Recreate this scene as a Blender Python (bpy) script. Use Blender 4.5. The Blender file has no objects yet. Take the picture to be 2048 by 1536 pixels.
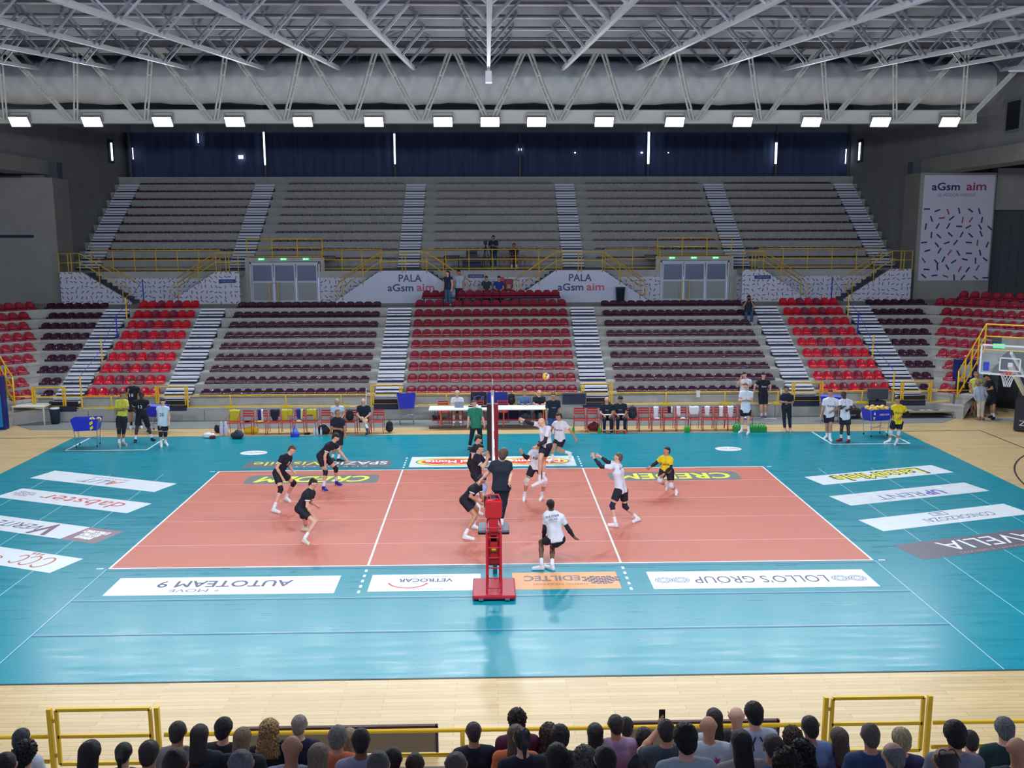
import bpy, math, random
import numpy as np
from mathutils import Vector, Matrix
from mathutils.bvhtree import BVHTree
SC = bpy.context.scene
COL = SC.collection
rnd = random.Random(7)
rad = math.radians

# ------------------------------------------------------------------ camera
CX, CY, CZ = -0.108, -25.333, 7.695
RX, ROLL, RZ, FPX = 1.409837, -0.0026565, -0.0250370, 1853.73
cam = bpy.data.cameras.new('camera'); cam.sensor_width = 36; cam.sensor_fit = 'HORIZONTAL'
cam.lens = FPX * 36 / 2048; cam.clip_end = 300
co = bpy.data.objects.new('camera', cam); COL.objects.link(co)
RM = (Matrix.Rotation(RZ, 4, 'Z') @ Matrix.Rotation(RX, 4, 'X') @ Matrix.Rotation(ROLL, 4, 'Z'))
co.matrix_world = Matrix.Translation((CX, CY, CZ)) @ RM
SC.camera = co
R3 = np.array(RM.to_3x3()); CP = np.array([CX, CY, CZ])
def at(px, py, y=None, z=None, x=None):
    """point of the hall seen at photo position px,py on the plane y=, z= or x="""
    d = R3 @ np.array([(px - 1024) / FPX, -(py - 768) / FPX, -1.0])
    if y is not None: t = (y - CP[1]) / d[1]
    elif z is not None: t = (z - CP[2]) / d[2]
    else: t = (x - CP[0]) / d[0]
    return CP + t * d
# ------------------------------------------------------------------ world, view
w = bpy.data.worlds.new('world'); SC.world = w; w.use_nodes = True
bg = w.node_tree.nodes['Background']; bg.inputs[0].default_value = (0.39, 0.49, 0.84, 1); bg.inputs[1].default_value = 0.92
SC.view_settings.view_transform = 'Standard'; SC.view_settings.look = 'None'
SC.view_settings.exposure = 0.0; SC.view_settings.gamma = 1
SC.view_settings.use_curve_mapping = False
SC.cycles.use_denoising = True
SC.cycles.max_bounces = 6; SC.cycles.diffuse_bounces = 3; SC.cycles.glossy_bounces = 3
SC.cycles.transmission_bounces = 4; SC.cycles.transparent_max_bounces = 8
SC.cycles.sample_clamp_indirect = 4
# ------------------------------------------------------------------ materials
def lin(c):
    c = c / 255.0
    return c / 12.92 if c <= .04045 else ((c + .055) / 1.055) ** 2.4
MATS = {}
def M(name, rgb=(128, 128, 128), rough=.6, metal=0, emit=0, noise=0, nscale=6, spec=.5, bump=0, coat=0, alpha=1, stretch=(1, 1, 1)):
    if name in MATS: return MATS[name]
    m = bpy.data.materials.new(name); m.use_nodes = True; nt = m.node_tree
    b = nt.nodes['Principled BSDF']; c = tuple(lin(v) for v in rgb) + (1,)
    b.inputs['Base Color'].default_value = c; b.inputs['Roughness'].default_value = rough
    b.inputs['Metallic'].default_value = metal; b.inputs['Specular IOR Level'].default_value = spec
    b.inputs['Coat Weight'].default_value = coat
    if alpha < 1: b.inputs['Alpha'].default_value = alpha
    if emit:
        b.inputs['Emission Color'].default_value = c; b.inputs['Emission Strength'].default_value = emit
    if noise or bump:
        tc = nt.nodes.new('ShaderNodeTexCoord'); mp = nt.nodes.new('ShaderNodeMapping'); mp.inputs['Scale'].default_value = stretch
        n = nt.nodes.new('ShaderNodeTexNoise'); n.inputs['Scale'].default_value = nscale; n.inputs['Detail'].default_value = 6
        n.inputs['Roughness'].default_value = .65
        nt.links.new(tc.outputs['Object'], mp.inputs[0]); nt.links.new(mp.outputs[0], n.inputs['Vector'])
        if noise:
            r = nt.nodes.new('ShaderNodeMapRange'); r.inputs[1].default_value = .3; r.inputs[2].default_value = .7
            r.inputs[3].default_value = 1 - noise; r.inputs[4].default_value = 1 + noise * .6
            mx = nt.nodes.new('ShaderNodeVectorMath'); mx.operation = 'SCALE'; mx.inputs[0].default_value = c[:3]
            nt.links.new(n.outputs[0], r.inputs[0]); nt.links.new(r.outputs[0], mx.inputs['Scale'])
            nt.links.new(mx.outputs[0], b.inputs['Base Color'])
        if bump:
            bp = nt.nodes.new('ShaderNodeBump'); bp.inputs['Strength'].default_value = bump; bp.inputs['Distance'].default_value = .02
            nt.links.new(n.outputs[0], bp.inputs['Height']); nt.links.new(bp.outputs[0], b.inputs['Normal'])
    MATS[name] = m; return m
def rgbm(rgb, rough=.75, **k):
    return M('c_%d_%d_%d_%d' % (rgb[0], rgb[1], rgb[2], int(rough * 100)), rgb, rough, **k)
def floor_mat(name, rgb, rough, seam, seam_rgb, px, py, streak, grain):
    """sports floor: base colour with boards or strips, fine wear"""
    m = bpy.data.materials.new(name); m.use_nodes = True; nt = m.node_tree; b = nt.nodes['Principled BSDF']; b.inputs['Specular IOR Level'].default_value = .32
    tc = nt.nodes.new('ShaderNodeTexCoord')
    br = nt.nodes.new('ShaderNodeTexBrick'); br.inputs['Scale'].default_value = 1; br.offset = .37; br.offset_frequency = 2
    br.inputs['Brick Width'].default_value = px; br.inputs['Row Height'].default_value = py
    br.inputs['Mortar Size'].default_value = seam; br.inputs['Mortar Smooth'].default_value = .1
    c = [lin(v) for v in rgb]
    br.inputs['Color1'].default_value = (c[0] * (1 + grain), c[1] * (1 + grain), c[2] * (1 + grain), 1)
    br.inputs['Color2'].default_value = (c[0] * (1 - grain), c[1] * (1 - grain), c[2] * (1 - grain * 1.2), 1)
    br.inputs['Mortar'].default_value = tuple(lin(v) for v in seam_rgb) + (1,)
    nt.links.new(tc.outputs['Object'], br.inputs['Vector'])
    mp = nt.nodes.new('ShaderNodeMapping'); mp.inputs['Scale'].default_value = streak
    n = nt.nodes.new('ShaderNodeTexNoise'); n.inputs['Scale'].default_value = 1; n.inputs['Detail'].default_value = 8; n.inputs['Roughness'].default_value = .7
    nt.links.new(tc.outputs['Object'], mp.inputs[0]); nt.links.new(mp.outputs[0], n.inputs['Vector'])
    r = nt.nodes.new('ShaderNodeMapRange'); r.inputs[1].default_value = .3; r.inputs[2].default_value = .75; r.inputs[3].default_value = .90; r.inputs[4].default_value = 1.12
    nt.links.new(n.outputs[0], r.inputs[0])
    mx = nt.nodes.new('ShaderNodeVectorMath'); mx.operation = 'SCALE'
    nt.links.new(br.outputs[0], mx.inputs[0]); nt.links.new(r.outputs[0], mx.inputs['Scale']); nt.links.new(mx.outputs[0], b.inputs['Base Color'])
    r2 = nt.nodes.new('ShaderNodeMapRange'); r2.inputs[1].default_value = .3; r2.inputs[2].default_value = .7; r2.inputs[3].default_value = rough - .07; r2.inputs[4].default_value = rough + .1
    nt.links.new(n.outputs[0], r2.inputs[0]); nt.links.new(r2.outputs[0], b.inputs['Roughness'])
    bp = nt.nodes.new('ShaderNodeBump'); bp.inputs['Strength'].default_value = .25; bp.inputs['Distance'].default_value = .004
    nt.links.new(n.outputs[0], bp.inputs['Height']); nt.links.new(bp.outputs[0], b.inputs['Normal'])
    MATS[name] = m; return m
CONC = M('concrete', (124, 124, 120), .85, noise=.18, nscale=1.3, bump=.2)
CONCD = M('concrete_dark', (92, 96, 104), .9, noise=.2, nscale=.8, bump=.2)
CONCF = M('concrete_floor', (132, 138, 138), .6, noise=.1, nscale=2)
YEL = M('yellow_paint', (246, 198, 30), .4)
YELD = M('yellow_paint_worn', (222, 182, 60), .5)
RED = M('red_paint', (196, 32, 42), .35)
REDD = M('dark_red_paint', (160, 26, 40), .4)
CHR = M('red_chair_paint', (188, 52, 52), .4)
WHI = M('white', (236, 238, 242), .5)
WHL = M('white_line', (240, 244, 246), .45)
BLK = M('black', (20, 22, 28), .6)
NAVY = M('navy', (26, 36, 72), .7)
BLUE = M('blue_cloth', (34, 44, 190), .55)
STEEL = M('steel', (170, 174, 180), .35, metal=.8)
GREY = M('grey', (110, 116, 122), .6)
ROOFM = M('roof_steel', (176, 176, 178), .55)
# ------------------------------------------------------------------ mesh builder
class MB:
    def __init__(s): s.v = []; s.f = []; s.m = []; s.mats = []
    def mi(s, m):
        if m not in s.mats: s.mats.append(m)
        return s.mats.index(m)
    def add(s, vs, fs, m):
        o = len(s.v); k = s.mi(m)
        s.v += [tuple(map(float, v)) for v in vs]
        for f in fs: s.f.append([i + o for i in f]); s.m.append(k)
        return s
    def box(s, x0, x1, y0, y1, z0, z1, m):
        return s.add([(x0,y0,z0),(x1,y0,z0),(x1,y1,z0),(x0,y1,z0),(x0,y0,z1),(x1,y0,z1),(x1,y1,z1),(x0,y1,z1)],
            [(0,3,2,1),(4,5,6,7),(0,1,5,4),(1,2,6,5),(2,3,7,6),(3,0,4,7)], m)
    def bar(s, a, b, w, h, m, up=(0, 0, 1)):
        a = Vector(a); b = Vector(b); d = (b - a).normalized(); u = Vector(up)
        if abs(d.dot(u)) > .97: u = Vector((0, 1, 0))
        sx = d.cross(u).normalized(); u = sx.cross(d).normalized()
        vs = [p + sx * (i * w / 2) + u * (j * h / 2) for p in (a, b) for i, j in ((-1,-1),(1,-1),(1,1),(-1,1))]
        return s.add(vs, [(0,1,2,3),(7,6,5,4),(0,4,5,1),(1,5,6,2),(2,6,7,3),(3,7,4,0)], m)
    def tube(s, pts, r, m, n=8, cap=True):
        pts = [Vector(p) for p in pts]; rs = r if isinstance(r, (list, tuple)) else [r] * len(pts)
        vs = []; prev = None
        for i, p in enumerate(pts):
            d = (pts[min(i + 1, len(pts) - 1)] - pts[max(i - 1, 0)]).normalized()
            if prev is None:
                u = d.orthogonal().normalized()
            else:
                u = (prev - d * prev.dot(d)); u = u.normalized() if u.length > 1e-6 else d.orthogonal().normalized()
            prev = u; v = d.cross(u)
            for k in range(n):
                a = 2 * math.pi * k / n; vs.append(p + (u * math.cos(a) + v * math.sin(a)) * rs[i])
        fs = [(i*n+k, i*n+(k+1)%n, (i+1)*n+(k+1)%n, (i+1)*n+k) for i in range(len(pts)-1) for k in range(n)]
        if cap: fs += [tuple(range(n))[::-1], tuple((len(pts)-1)*n+k for k in range(n))]
        return s.add(vs, fs, m)
    def lathe(s, c, prof, m, n=16, ax='z'):
        vs = []
        for r, h in prof:
            for k in range(n):
                a = 2 * math.pi * k / n
                vs.append((c[0] + r * math.cos(a), c[1] + r * math.sin(a), c[2] + h))
        fs = [(i*n+k, i*n+(k+1)%n, (i+1)*n+(k+1)%n, (i+1)*n+k) for i in range(len(prof)-1) for k in range(n)]
        fs += [tuple(range(n))[::-1], tuple((len(prof)-1)*n+k for k in range(n))]
        return s.add(vs, fs, m)
    def prism(s, poly, ax, a, b, m):
        """poly of 2d points extruded along axis ax (0,1,2) from a to b"""
        def p3(p, t):
            q = list(p); q.insert(ax, t); return q
        n = len(poly); vs = [p3(p, a) for p in poly] + [p3(p, b) for p in poly]
        fs = [tuple(range(n)), tuple(range(2*n-1, n-1, -1))] + [(i, i+n, (i+1)%n+n, (i+1)%n) for i in range(n)]
        return s.add(vs, fs, m)
    def quad(s, p, m, z=None):
        return s.add(p, [tuple(range(len(p)))], m)
    def build(s, name, parent=None, smooth=False, loc=None, kind=None, label=None, cat=None, group=None, bevel=0):
        me = bpy.data.meshes.new(name); me.from_pydata(s.v, [], s.f)
        for m in s.mats: me.materials.append(m)
        me.polygons.foreach_set('material_index', s.m)
        if smooth: me.polygons.foreach_set('use_smooth', [True] * len(s.f))
        me.update()
        return mkobj(name, me, parent, loc, kind, label, cat, group, bevel)
def tag(o, label=None, cat=None, group=None, kind=None):
    if label: o['label'] = label
    if cat: o['category'] = cat
    if group: o['group'] = group
    if kind: o['kind'] = kind
    return o
def mkobj(name, me, parent=None, loc=None, kind=None, label=None, cat=None, group=None, bevel=0):
    o = bpy.data.objects.new(name, me); COL.objects.link(o)
    if parent: o.parent = parent
    if loc is not None: o.location = loc
    if bevel:
        b = o.modifiers.new('bevel', 'BEVEL'); b.width = bevel; b.segments = 2; b.limit_method = 'ANGLE'
    return tag(o, label, cat, group, kind)
def thing(name, label, cat, loc=(0, 0, 0), rz=0, group=None):
    o = bpy.data.objects.new(name, None); COL.objects.link(o); o.location = loc; o.rotation_euler = (0, 0, rz)
    o.empty_display_size = .1
    return tag(o, label, cat, group)
def dup(root, loc, rz=None, label=None, group=None):
    r = root.copy(); COL.objects.link(r); r.location = loc
    if rz is not None: r.rotation_euler = (0, 0, rz)
    tag(r, label, None, group)
    for ch in list(root.children):
        c = ch.copy(); COL.objects.link(c); c.parent = r
        for g in ch.children:
            d = g.copy(); COL.objects.link(d); d.parent = c
    return r
# text as mesh ------------------------------------------------------
def text_mesh(body, size=1, bold=0, shear=0, align='CENTER', res=3, spacing=1):
    cu = bpy.data.curves.new('lettering', 'FONT'); cu.body = body; cu.size = size; cu.align_x = align; cu.align_y = 'CENTER'
    cu.offset = bold; cu.shear = shear; cu.resolution_u = res; cu.space_character = spacing; cu.space_line = .85
    ob = bpy.data.objects.new('lettering', cu); COL.objects.link(ob)
    bpy.context.view_layer.update()
    me = bpy.data.meshes.new_from_object(ob.evaluated_get(bpy.context.evaluated_depsgraph_get()))
    vs = np.array([v.co[:] for v in me.vertices]); fs = [tuple(p.vertices) for p in me.polygons]
    bpy.data.objects.remove(ob); bpy.data.curves.remove(cu); bpy.data.meshes.remove(me)
    return vs, fs
def fit_text(body, width, height, **k):
    vs, fs = text_mesh(body, 1, **k)
    if len(vs) == 0: return vs, fs
    mn, mx = vs.min(0), vs.max(0); c = (mn + mx) / 2; d = np.maximum(mx - mn, 1e-6)
    vs = (vs - c); vs[:, 0] *= width / d[0]; vs[:, 1] *= height / d[1]; vs[:, 2] = 0
    return vs, fs
def put_text(mb, body, mat, o, ux, uy, width, height, bold=0, **k):
    """flat lettering centred at o, reading along ux, up along uy; bold adds offset copies"""
    vs, fs = fit_text(body, width, height, **k)
    if len(vs) == 0: return
    ux = np.array(ux, float); uy = np.array(uy, float); o = np.array(o, float); n = np.cross(ux, uy); b = max(bold, 0) * height * 1.1
    sh = [(0, 0)] if b < 1e-4 else [(-b, 0), (b, 0), (0, -b), (0, b), (b * .7, b * .7), (-b * .7, b * .7), (b * .7, -b * .7), (-b * .7, -b * .7), (0, 0)]
    for q, (du, dv) in enumerate(sh): mb.add([o + ux * (v[0] + du) + uy * (v[1] + dv) + n * (.00008 * q) for v in vs], fs, mat)
# ------------------------------------------------------------------ people: implicit surfaces
def nrm(v):
    v = np.asarray(v, float); return v / (np.linalg.norm(v) + 1e-9)
def surfnet(F, org, h):
    nx, ny, nz = F.shape; S = F < 0
    c = [F[i:nx-1+i, j:ny-1+j, k:nz-1+k] for i in (0,1) for j in (0,1) for k in (0,1)]
    sc = [q < 0 for q in c]; cnt = sum(q.astype(np.int8) for q in sc)
    act = (cnt > 0) & (cnt < 8); I = np.argwhere(act)
    if len(I) == 0: return np.zeros((0,3)), np.zeros((0,4), int)
    vals = np.stack([q[act] for q in c], 1); offs = np.array([(i,j,k) for i in (0,1) for j in (0,1) for k in (0,1)], float)
    P = np.zeros((len(I), 3)); n = np.zeros(len(I))
    for a in range(8):
        for b in range(a + 1, 8):
            if abs(offs[a] - offs[b]).sum() != 1: continue
            va, vb = vals[:, a], vals[:, b]; m = (va < 0) != (vb < 0)
            t = np.where(m, va / np.where(m, va - vb, 1), 0)
            P += m[:, None] * (offs[a] + t[:, None] * (offs[b] - offs[a])); n += m
    V = org + h * (I + P / n[:, None])
    idx = -np.ones(act.shape, int); idx[act] = np.arange(len(I)); Q = []
    for ax in range(3):
        o1, o2 = [(1, 2), (2, 0), (0, 1)][ax]
        sl0 = [slice(1, None)] * 3; sl1 = [slice(1, None)] * 3; sl0[ax] = slice(0, -1)
        A = S[tuple(sl0)]; B = S[tuple(sl1)]
        for flip in (0, 1):
            m = (A & ~B) if not flip else (~A & B)
            E = np.argwhere(m)
            if len(E) == 0: continue
            E = E + 1; E[:, ax] -= 1
            q = []
            for d1, d2 in ((-1,-1),(0,-1),(0,0),(-1,0)):
                G = E.copy(); G[:, o1] += d1; G[:, o2] += d2
                G = np.minimum(G, np.array(idx.shape) - 1); q.append(idx[G[:,0], G[:,1], G[:,2]])
            q = np.stack(q, 1); Q.append(q if not flip else q[:, ::-1])
    Q = np.concatenate(Q); Q = Q[(Q >= 0).all(1)]
    return V, Q
def prim(a, b=None, ra=.05, rb=None, clip=None, sq=None):
    a = np.asarray(a, float); b = a + 1e-5 if b is None else np.asarray(b, float)
    return dict(a=a, b=b, ra=ra, rb=ra if rb is None else rb, clip=clip or [], sq=sq)
def field(prims, h, k=.03, cuts=None):
    """smooth union of round cones on a grid; each prim may be clipped by planes (point, normal)"""
    lo = np.min([np.minimum(p['a'], p['b']) - max(p['ra'], p['rb']) for p in prims], 0) - 3 * h
    hi = np.max([np.maximum(p['a'], p['b']) + max(p['ra'], p['rb']) for p in prims], 0) + 3 * h
    n = np.ceil((hi - lo) / h).astype(int) + 1; F = np.full(n, .2, np.float32)
    ax = [lo[i] + h * np.arange(n[i]) for i in range(3)]
    for p in prims:
        R = max(p['ra'], p['rb']) + k + 2 * h
        l = np.minimum(p['a'], p['b']) - R; u = np.maximum(p['a'], p['b']) + R
        i0 = np.clip(np.floor((l - lo) / h).astype(int), 0, n - 1); i1 = np.clip(np.ceil((u - lo) / h).astype(int) + 1, 1, n)
        X, Y, Z = np.meshgrid(*[ax[i][i0[i]:i1[i]] for i in range(3)], indexing='ij')
        P = np.stack([X, Y, Z], -1); a, b = p['a'], p['b']; d = b - a
        Q = P - a
        if p['sq'] is not None:
            sd, sf = p['sq']; Q = Q + (1 / sf - 1) * (Q @ sd)[..., None] * sd
        t = np.clip(Q @ d / (d @ d + 1e-12), 0, 1)
        D = np.linalg.norm(Q - t[..., None] * d, axis=-1) - (p['ra'] + (p['rb'] - p['ra']) * t)
        if p['sq'] is not None: D = D * max(.6, sf)
        for c, nn in p['clip']: D = np.maximum(D, (P - c) @ nn)
        sl = tuple(slice(i0[i], i1[i]) for i in range(3)); G = F[sl]
        hh = np.maximum(k - np.abs(G - D), 0) / k
        F[sl] = np.minimum(G, D) - hh * hh * k * .25
    if cuts:
        X, Y, Z = np.meshgrid(*ax, indexing='ij'); P = np.stack([X, Y, Z], -1)
        for kind, c, q in cuts:
            if kind == 'plane': F = np.maximum(F, (P - c) @ q)
            else: F = np.maximum(F, q - np.linalg.norm(P - c, axis=-1))
    return F, lo
def sdf_obj(name, prims, mat, parent, h, k=.03, cuts=None, extra=None, jitter=0, label=None, under=None):
    F, lo = field(prims, h, k, cuts); V, Q = surfnet(F, lo, h)
    if jitter and len(V):
        g = np.random.RandomState(len(V)).randn(len(V), 3) * jitter; V = V + g
    mb = MB(); mb.add(V, [tuple(q) for q in Q], mat)
    if extra: extra(mb)
    pl = np.array(parent.location); mb.v = [(x - pl[0], y - pl[1], z - pl[2]) for x, y, z in mb.v]
    return mb.build(name, under or parent, smooth=True, label=label)
SKIN = {'light': (222, 172, 146), 'tan': (196, 142, 112), 'olive': (176, 126, 98), 'brown': (118, 80, 60), 'dark': (70, 50, 44)}
def hand(mb, w, d, sidev, s, mat, curl=.5):
    """five tapered fingers rooted in the palm; w wrist, d hand direction, sidev across the palm"""
    d = nrm(d); sv = nrm(sidev - d * (sidev @ d)); pn = np.cross(d, sv)
    base = w + d * .085 * s
    for i, (o, L) in enumerate(((-.030, .062), (-.010, .074), (.010, .070), (.029, .055))):
        p0 = base + sv * o * s - d * .02 * s; p1 = base + sv * o * 1.25 * s + d * L * .5 * s + pn * curl * .012 * s
        p2 = base + sv * o * 1.35 * s + d * L * (1 - .25 * curl) * s + pn * curl * .045 * s
        mb.tube([p0, p1, p2], [.0105 * s, .0095 * s, .007 * s], mat, 6)
    t0 = w + d * .03 * s - sv * .025 * s; t1 = t0 + d * .035 * s - sv * .032 * s + pn * .008 * s; t2 = t1 + d * .032 * s - sv * .008 * s + pn * .012 * s
    mb.tube([t0, t1, t2], [.013 * s, .011 * s, .008 * s], mat, 6)
def person(label, J, look, name='person', h=.014, group=None):
    """J: joints H N S E W P K A HL TO (pairs as lists), f face direction"""
    s = look.get('s', 1.0); g = {k: ([np.asarray(q, float) for q in v] if isinstance(v, list) else np.asarray(v, float)) for k, v in J.items()}
    S, E, W, P = g['S'], g['E'], g['W'], g['P']; H, N = g['H'], g['N']
    full = 'A' in g
    root = thing(name, label, 'person', loc=tuple(g['base']), group=group)
    sk = look.get('skin', 'light'); skm = M('skin_' + sk, SKIN[sk], .55, noise=.05, nscale=20)
    up = nrm(H - N); f = nrm(g['f'] - up * (g['f'] @ up)); sd = np.cross(up, f)
    Pm = (P[0] + P[1]) / 2; spine = nrm(N - Pm); wid = nrm(S[1] - S[0]); pw = nrm(P[1] - P[0])
    bulk = look.get('bulk', 1.0) * s
    c1 = N + (Pm - N) * .30; c2 = N + (Pm - N) * .66
    def torso(o, clip=None, low=0):
        r = []
        for sg in (-1, 1):
            wd = wid * sg
            a = N + (Pm - N) * .13 + wd * .085 * s; b = c1 + wd * .075 * s; c = c2 + wd * .058 * s; d = Pm + pw * sg * .07 * s
            r += [prim(a, b, .082 * bulk + o, .108 * bulk + o, clip), prim(b, c, .108 * bulk + o, .092 * bulk + o, clip), prim(c, d, .092 * bulk + o + low * .5, .105 * bulk + o + low, clip)]
            r += [prim(N + (Pm - N) * .04, S[0 if sg < 0 else 1], .06 * s + o, .060 * s + o, clip)]
        return r
    # body
    cr = H + up * .018 * s - f * .012 * s
    bp = [prim(cr, None, .094 * s, sq=(sd, .84)), prim(cr - f * .008 * s, H - up * .055 * s - f * .022 * s, .086 * s, .064 * s, sq=(sd, .86)), prim(H + f * .022 * s + up * .01 * s, H - up * .078 * s + f * .045 * s, .074 * s, .036 * s, sq=(sd, .9)),
          prim(H + f * .088 * s + up * .012 * s, H + f * .106 * s - up * .022 * s, .011 * s, .017 * s),
          prim(H + sd * .080 * s - up * .005 * s, H + sd * .084 * s + up * .02 * s, .016 * s, .020 * s), prim(H - sd * .080 * s - up * .005 * s, H - sd * .084 * s + up * .02 * s, .016 * s, .020 * s),
          prim(N - spine * .03 * s, H - up * .06 * s - f * .01 * s, .062 * s, .056 * s)] + torso(0)
    for i in (0, 1):
        bp += [prim(S[i], E[i], .055 * s, .040 * s), prim(E[i], E[i] + (W[i] - E[i]) * .3, .040 * s, .041 * s), prim(E[i] + (W[i] - E[i]) * .3, W[i], .041 * s, .027 * s)]
        dr = nrm(W[i] - E[i]); hd = nrm(g['hd'][i]) if 'hd' in g else nrm(dr + f * .15 - up * .05)
        bp += [prim(W[i], W[i] + hd * .075 * s, .027 * s, .034 * s)]
    if full:
        K, A, HL, TO = g['K'], g['A'], g['HL'], g['TO']
        for i in (0, 1):
            bp += [prim(P[i], K[i], .098 * bulk, .058 * s), prim(K[i], K[i] + (A[i] - K[i]) * .35, .057 * s, .058 * s), prim(K[i] + (A[i] - K[i]) * .35, A[i], .058 * s, .036 * s),
                   prim(A[i], HL[i], .036 * s, .034 * s), prim(HL[i], TO[i], .036 * s, .03 * s)]
    def hands(mb):
        for i in (0, 1):
            if look.get('nohands'): continue
            dr = nrm(W[i] - E[i]); hd = nrm(g['hd'][i]) if 'hd' in g else nrm(dr + f * .15 - up * .05)
            hand(mb, W[i], hd, np.cross(hd, sd) if abs(hd @ sd) < .8 else f, s, skm, look.get('curl', .7))
    sdf_obj('body', bp, skm, root, h, extra=hands)
    # eyes and brows
    if not look.get('back'):
        eb = MB(); em = rgbm((40, 30, 28), .4)
        for sg in (-1, 1):
            e = H + f * .0965 * s + sd * sg * .030 * s + up * .012 * s
            eb.tube([e - sd * .007 * s, e + sd * .007 * s], [.0042 * s, .0042 * s], em, 6)
            e2 = e + up * .017 * s + f * .001; eb.tube([e2 - sd * .015 * s, e2 + sd * .015 * s], [.0025 * s, .0025 * s], em, 5)
        mo = H + f * .0905 * s - up * .046 * s; eb.tube([mo - sd * .018 * s, mo + f * .006 * s, mo + sd * .018 * s], [.004 * s, .005 * s, .004 * s], rgbm((150, 84, 76), .5), 5)
        pl = np.array(root.location); eb.v = [(x - pl[0], y - pl[1], z - pl[2]) for x, y, z in eb.v]
        eb.build('face_features', root)
    # hair
    ht, hc = look.get('hair', ('short', (40, 30, 26)))
    hm = M('hair_%d_%d_%d' % hc, hc, .42, noise=.6, nscale=70, bump=1.0, stretch=(1, 1, .10) if ht not in ('curly',) else (1, 1, 1))
    fr = cr + f * .035 * s + up * .046 * s
    cutn = nrm(f * .85 - up * .55)
    if ht != 'bald':
        rr = {'buzz': .103, 'short': .106, 'thick': .119, 'curly': .126, 'long': .113, 'longcurly': .126, 'pony': .109, 'cap': .110, 'fringe': .105}[ht] * s
        cl = [(fr, cutn)] if ht != 'fringe' else [(fr - f * .03 * s, cutn), (cr + up * .045 * s, nrm(up + f * .3))]
        hp = [prim(cr, cr - up * .040 * s - f * .018 * s, rr, rr * .88, clip=cl, sq=(sd, .9)), prim(cr - f * .012 * s, H - up * .058 * s - f * .028 * s, rr * .92, .072 * s, clip=cl, sq=(sd, .9))]
        if ht in ('thick', 'curly', 'short') and rr > .1: hp.append(prim(cr + up * .04 * s + f * .03 * s, cr + up * .05 * s - f * .03 * s, rr * .62, rr * .66))
        if ht == 'long':
            hp += [prim(cr - f * .03 * s, N - f * .055 * s - up * .06 * s + sd * q * .03, rr * .85, .07 * s, clip=[(cr + f * .01, f)]) for q in (-1, 1)]
        if ht == 'longcurly':
            hp += [prim(cr - f * .02 * s, N - f * .04 * s - up * .05 * s + sd * q * .075 * s, rr * .9, .085 * s, clip=[(cr + f * .03, f)]) for q in (-1, 0, 1)]
        if ht == 'pony':
            q0 = cr - f * .095 * s; hp += [prim(q0, q0 - f * .03 * s - up * .05 * s, .03 * s, .036 * s), prim(q0 - f * .03 * s - up * .05 * s, q0 - f * .01 * s - up * .19 * s, .036 * s, .014 * s)]
        sdf_obj('hair' if ht != 'cap' else 'cap', hp, hm, root, .012 * s if h < .02 else h, k=.02,
                jitter={'curly': .006, 'longcurly': .0065, 'thick': .0022, 'long': .0012}.get(ht, .0006))
    # shirt
    sm = look.get('shirt', (240, 240, 244)); smat = M('cloth_%d_%d_%d' % tuple(sm), sm, .85, noise=.10, nscale=5, bump=.55)
    sl = look.get('sleeve', .55); hem = look.get('hem', 1.0); o = .016
    pr = torso(o, low=.014 if full else 0)
    for i in (0, 1):
        if sl <= 1:
            e = S[i] + (E[i] - S[i]) * sl; pr.append(prim(S[i], E[i], .066 * s + o * .5, .064 * s, clip=[(e, nrm(E[i] - S[i]))]))
        else:
            e = E[i] + (W[i] - E[i]) * (sl - 1)
            pr += [prim(S[i], E[i], .062 * s, .052 * s), prim(E[i], W[i], .052 * s, .038 * s, clip=[(e, nrm(W[i] - E[i]))])]
    hp_ = Pm - spine * (hem - 1) * .5
    shirt = sdf_obj('shirt', pr, smat, root, h, cuts=[('plane', hp_ - spine * .05, -spine), ('sphere', N + up * .065 * s, .078 * s)])
    if 'cuff' in look:
        cm = rgbm(look['cuff'], .8); cp = []
        for i in (0, 1):
            e = S[i] + (E[i] - S[i]) * (sl + .01); dd = nrm(E[i] - S[i])
            cp.append(prim(S[i], E[i], .069 * s + o * .5, .067 * s, clip=[(e, dd), (e - dd * .03, -dd)]))
        sdf_obj('cuff', cp, cm, root, .011, label='white sleeve cuffs')
    if 'asleeve' in look:
        for i in look.get('asides', (0, 1)):
            e = S[i] + (E[i] - S[i]) * (sl - .15); dd = nrm(E[i] - S[i]); w_ = W[i] - nrm(W[i] - E[i]) * .02
            sdf_obj('arm_sleeve', [prim(S[i], E[i], .062 * s, .050 * s, clip=[(e, -dd)]), prim(E[i], E[i] + (W[i] - E[i]) * .35, .050 * s, .051 * s), prim(E[i] + (W[i] - E[i]) * .35, W[i], .051 * s, .036 * s, clip=[(w_, nrm(W[i] - E[i]))])], rgbm(look['asleeve'], .7), root, .012)
    if full:
        bt, bc = look.get('bottom', ('shorts', (22, 26, 40))); bm = rgbm(bc, .8)
        pp = []; o2 = .010
        for i in (0, 1):
            d = Pm + pw * (-1 if i == 0 else 1) * .07 * s
            pp.append(prim(c2 + (Pm - c2) * .5 + wid * (-1 if i == 0 else 1) * .06 * s, d, .098 * bulk + o2, .11 * bulk + o2))
            if bt == 'shorts':
                L = look.get('short', .62); e = P[i] + (K[i] - P[i]) * L
                pp.append(prim(P[i], K[i], .112 * bulk + o2, .092 * bulk, clip=[(e, nrm(K[i] - P[i]))]))
            else:
                e = K[i] + (A[i] - K[i]) * .93
                pp += [prim(P[i], K[i], .108 * bulk, .074 * s), prim(K[i], A[i], .074 * s, .056 * s, clip=[(e, nrm(A[i] - K[i]))])]
        cutp = c2 + (Pm - c2) * .35
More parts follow.
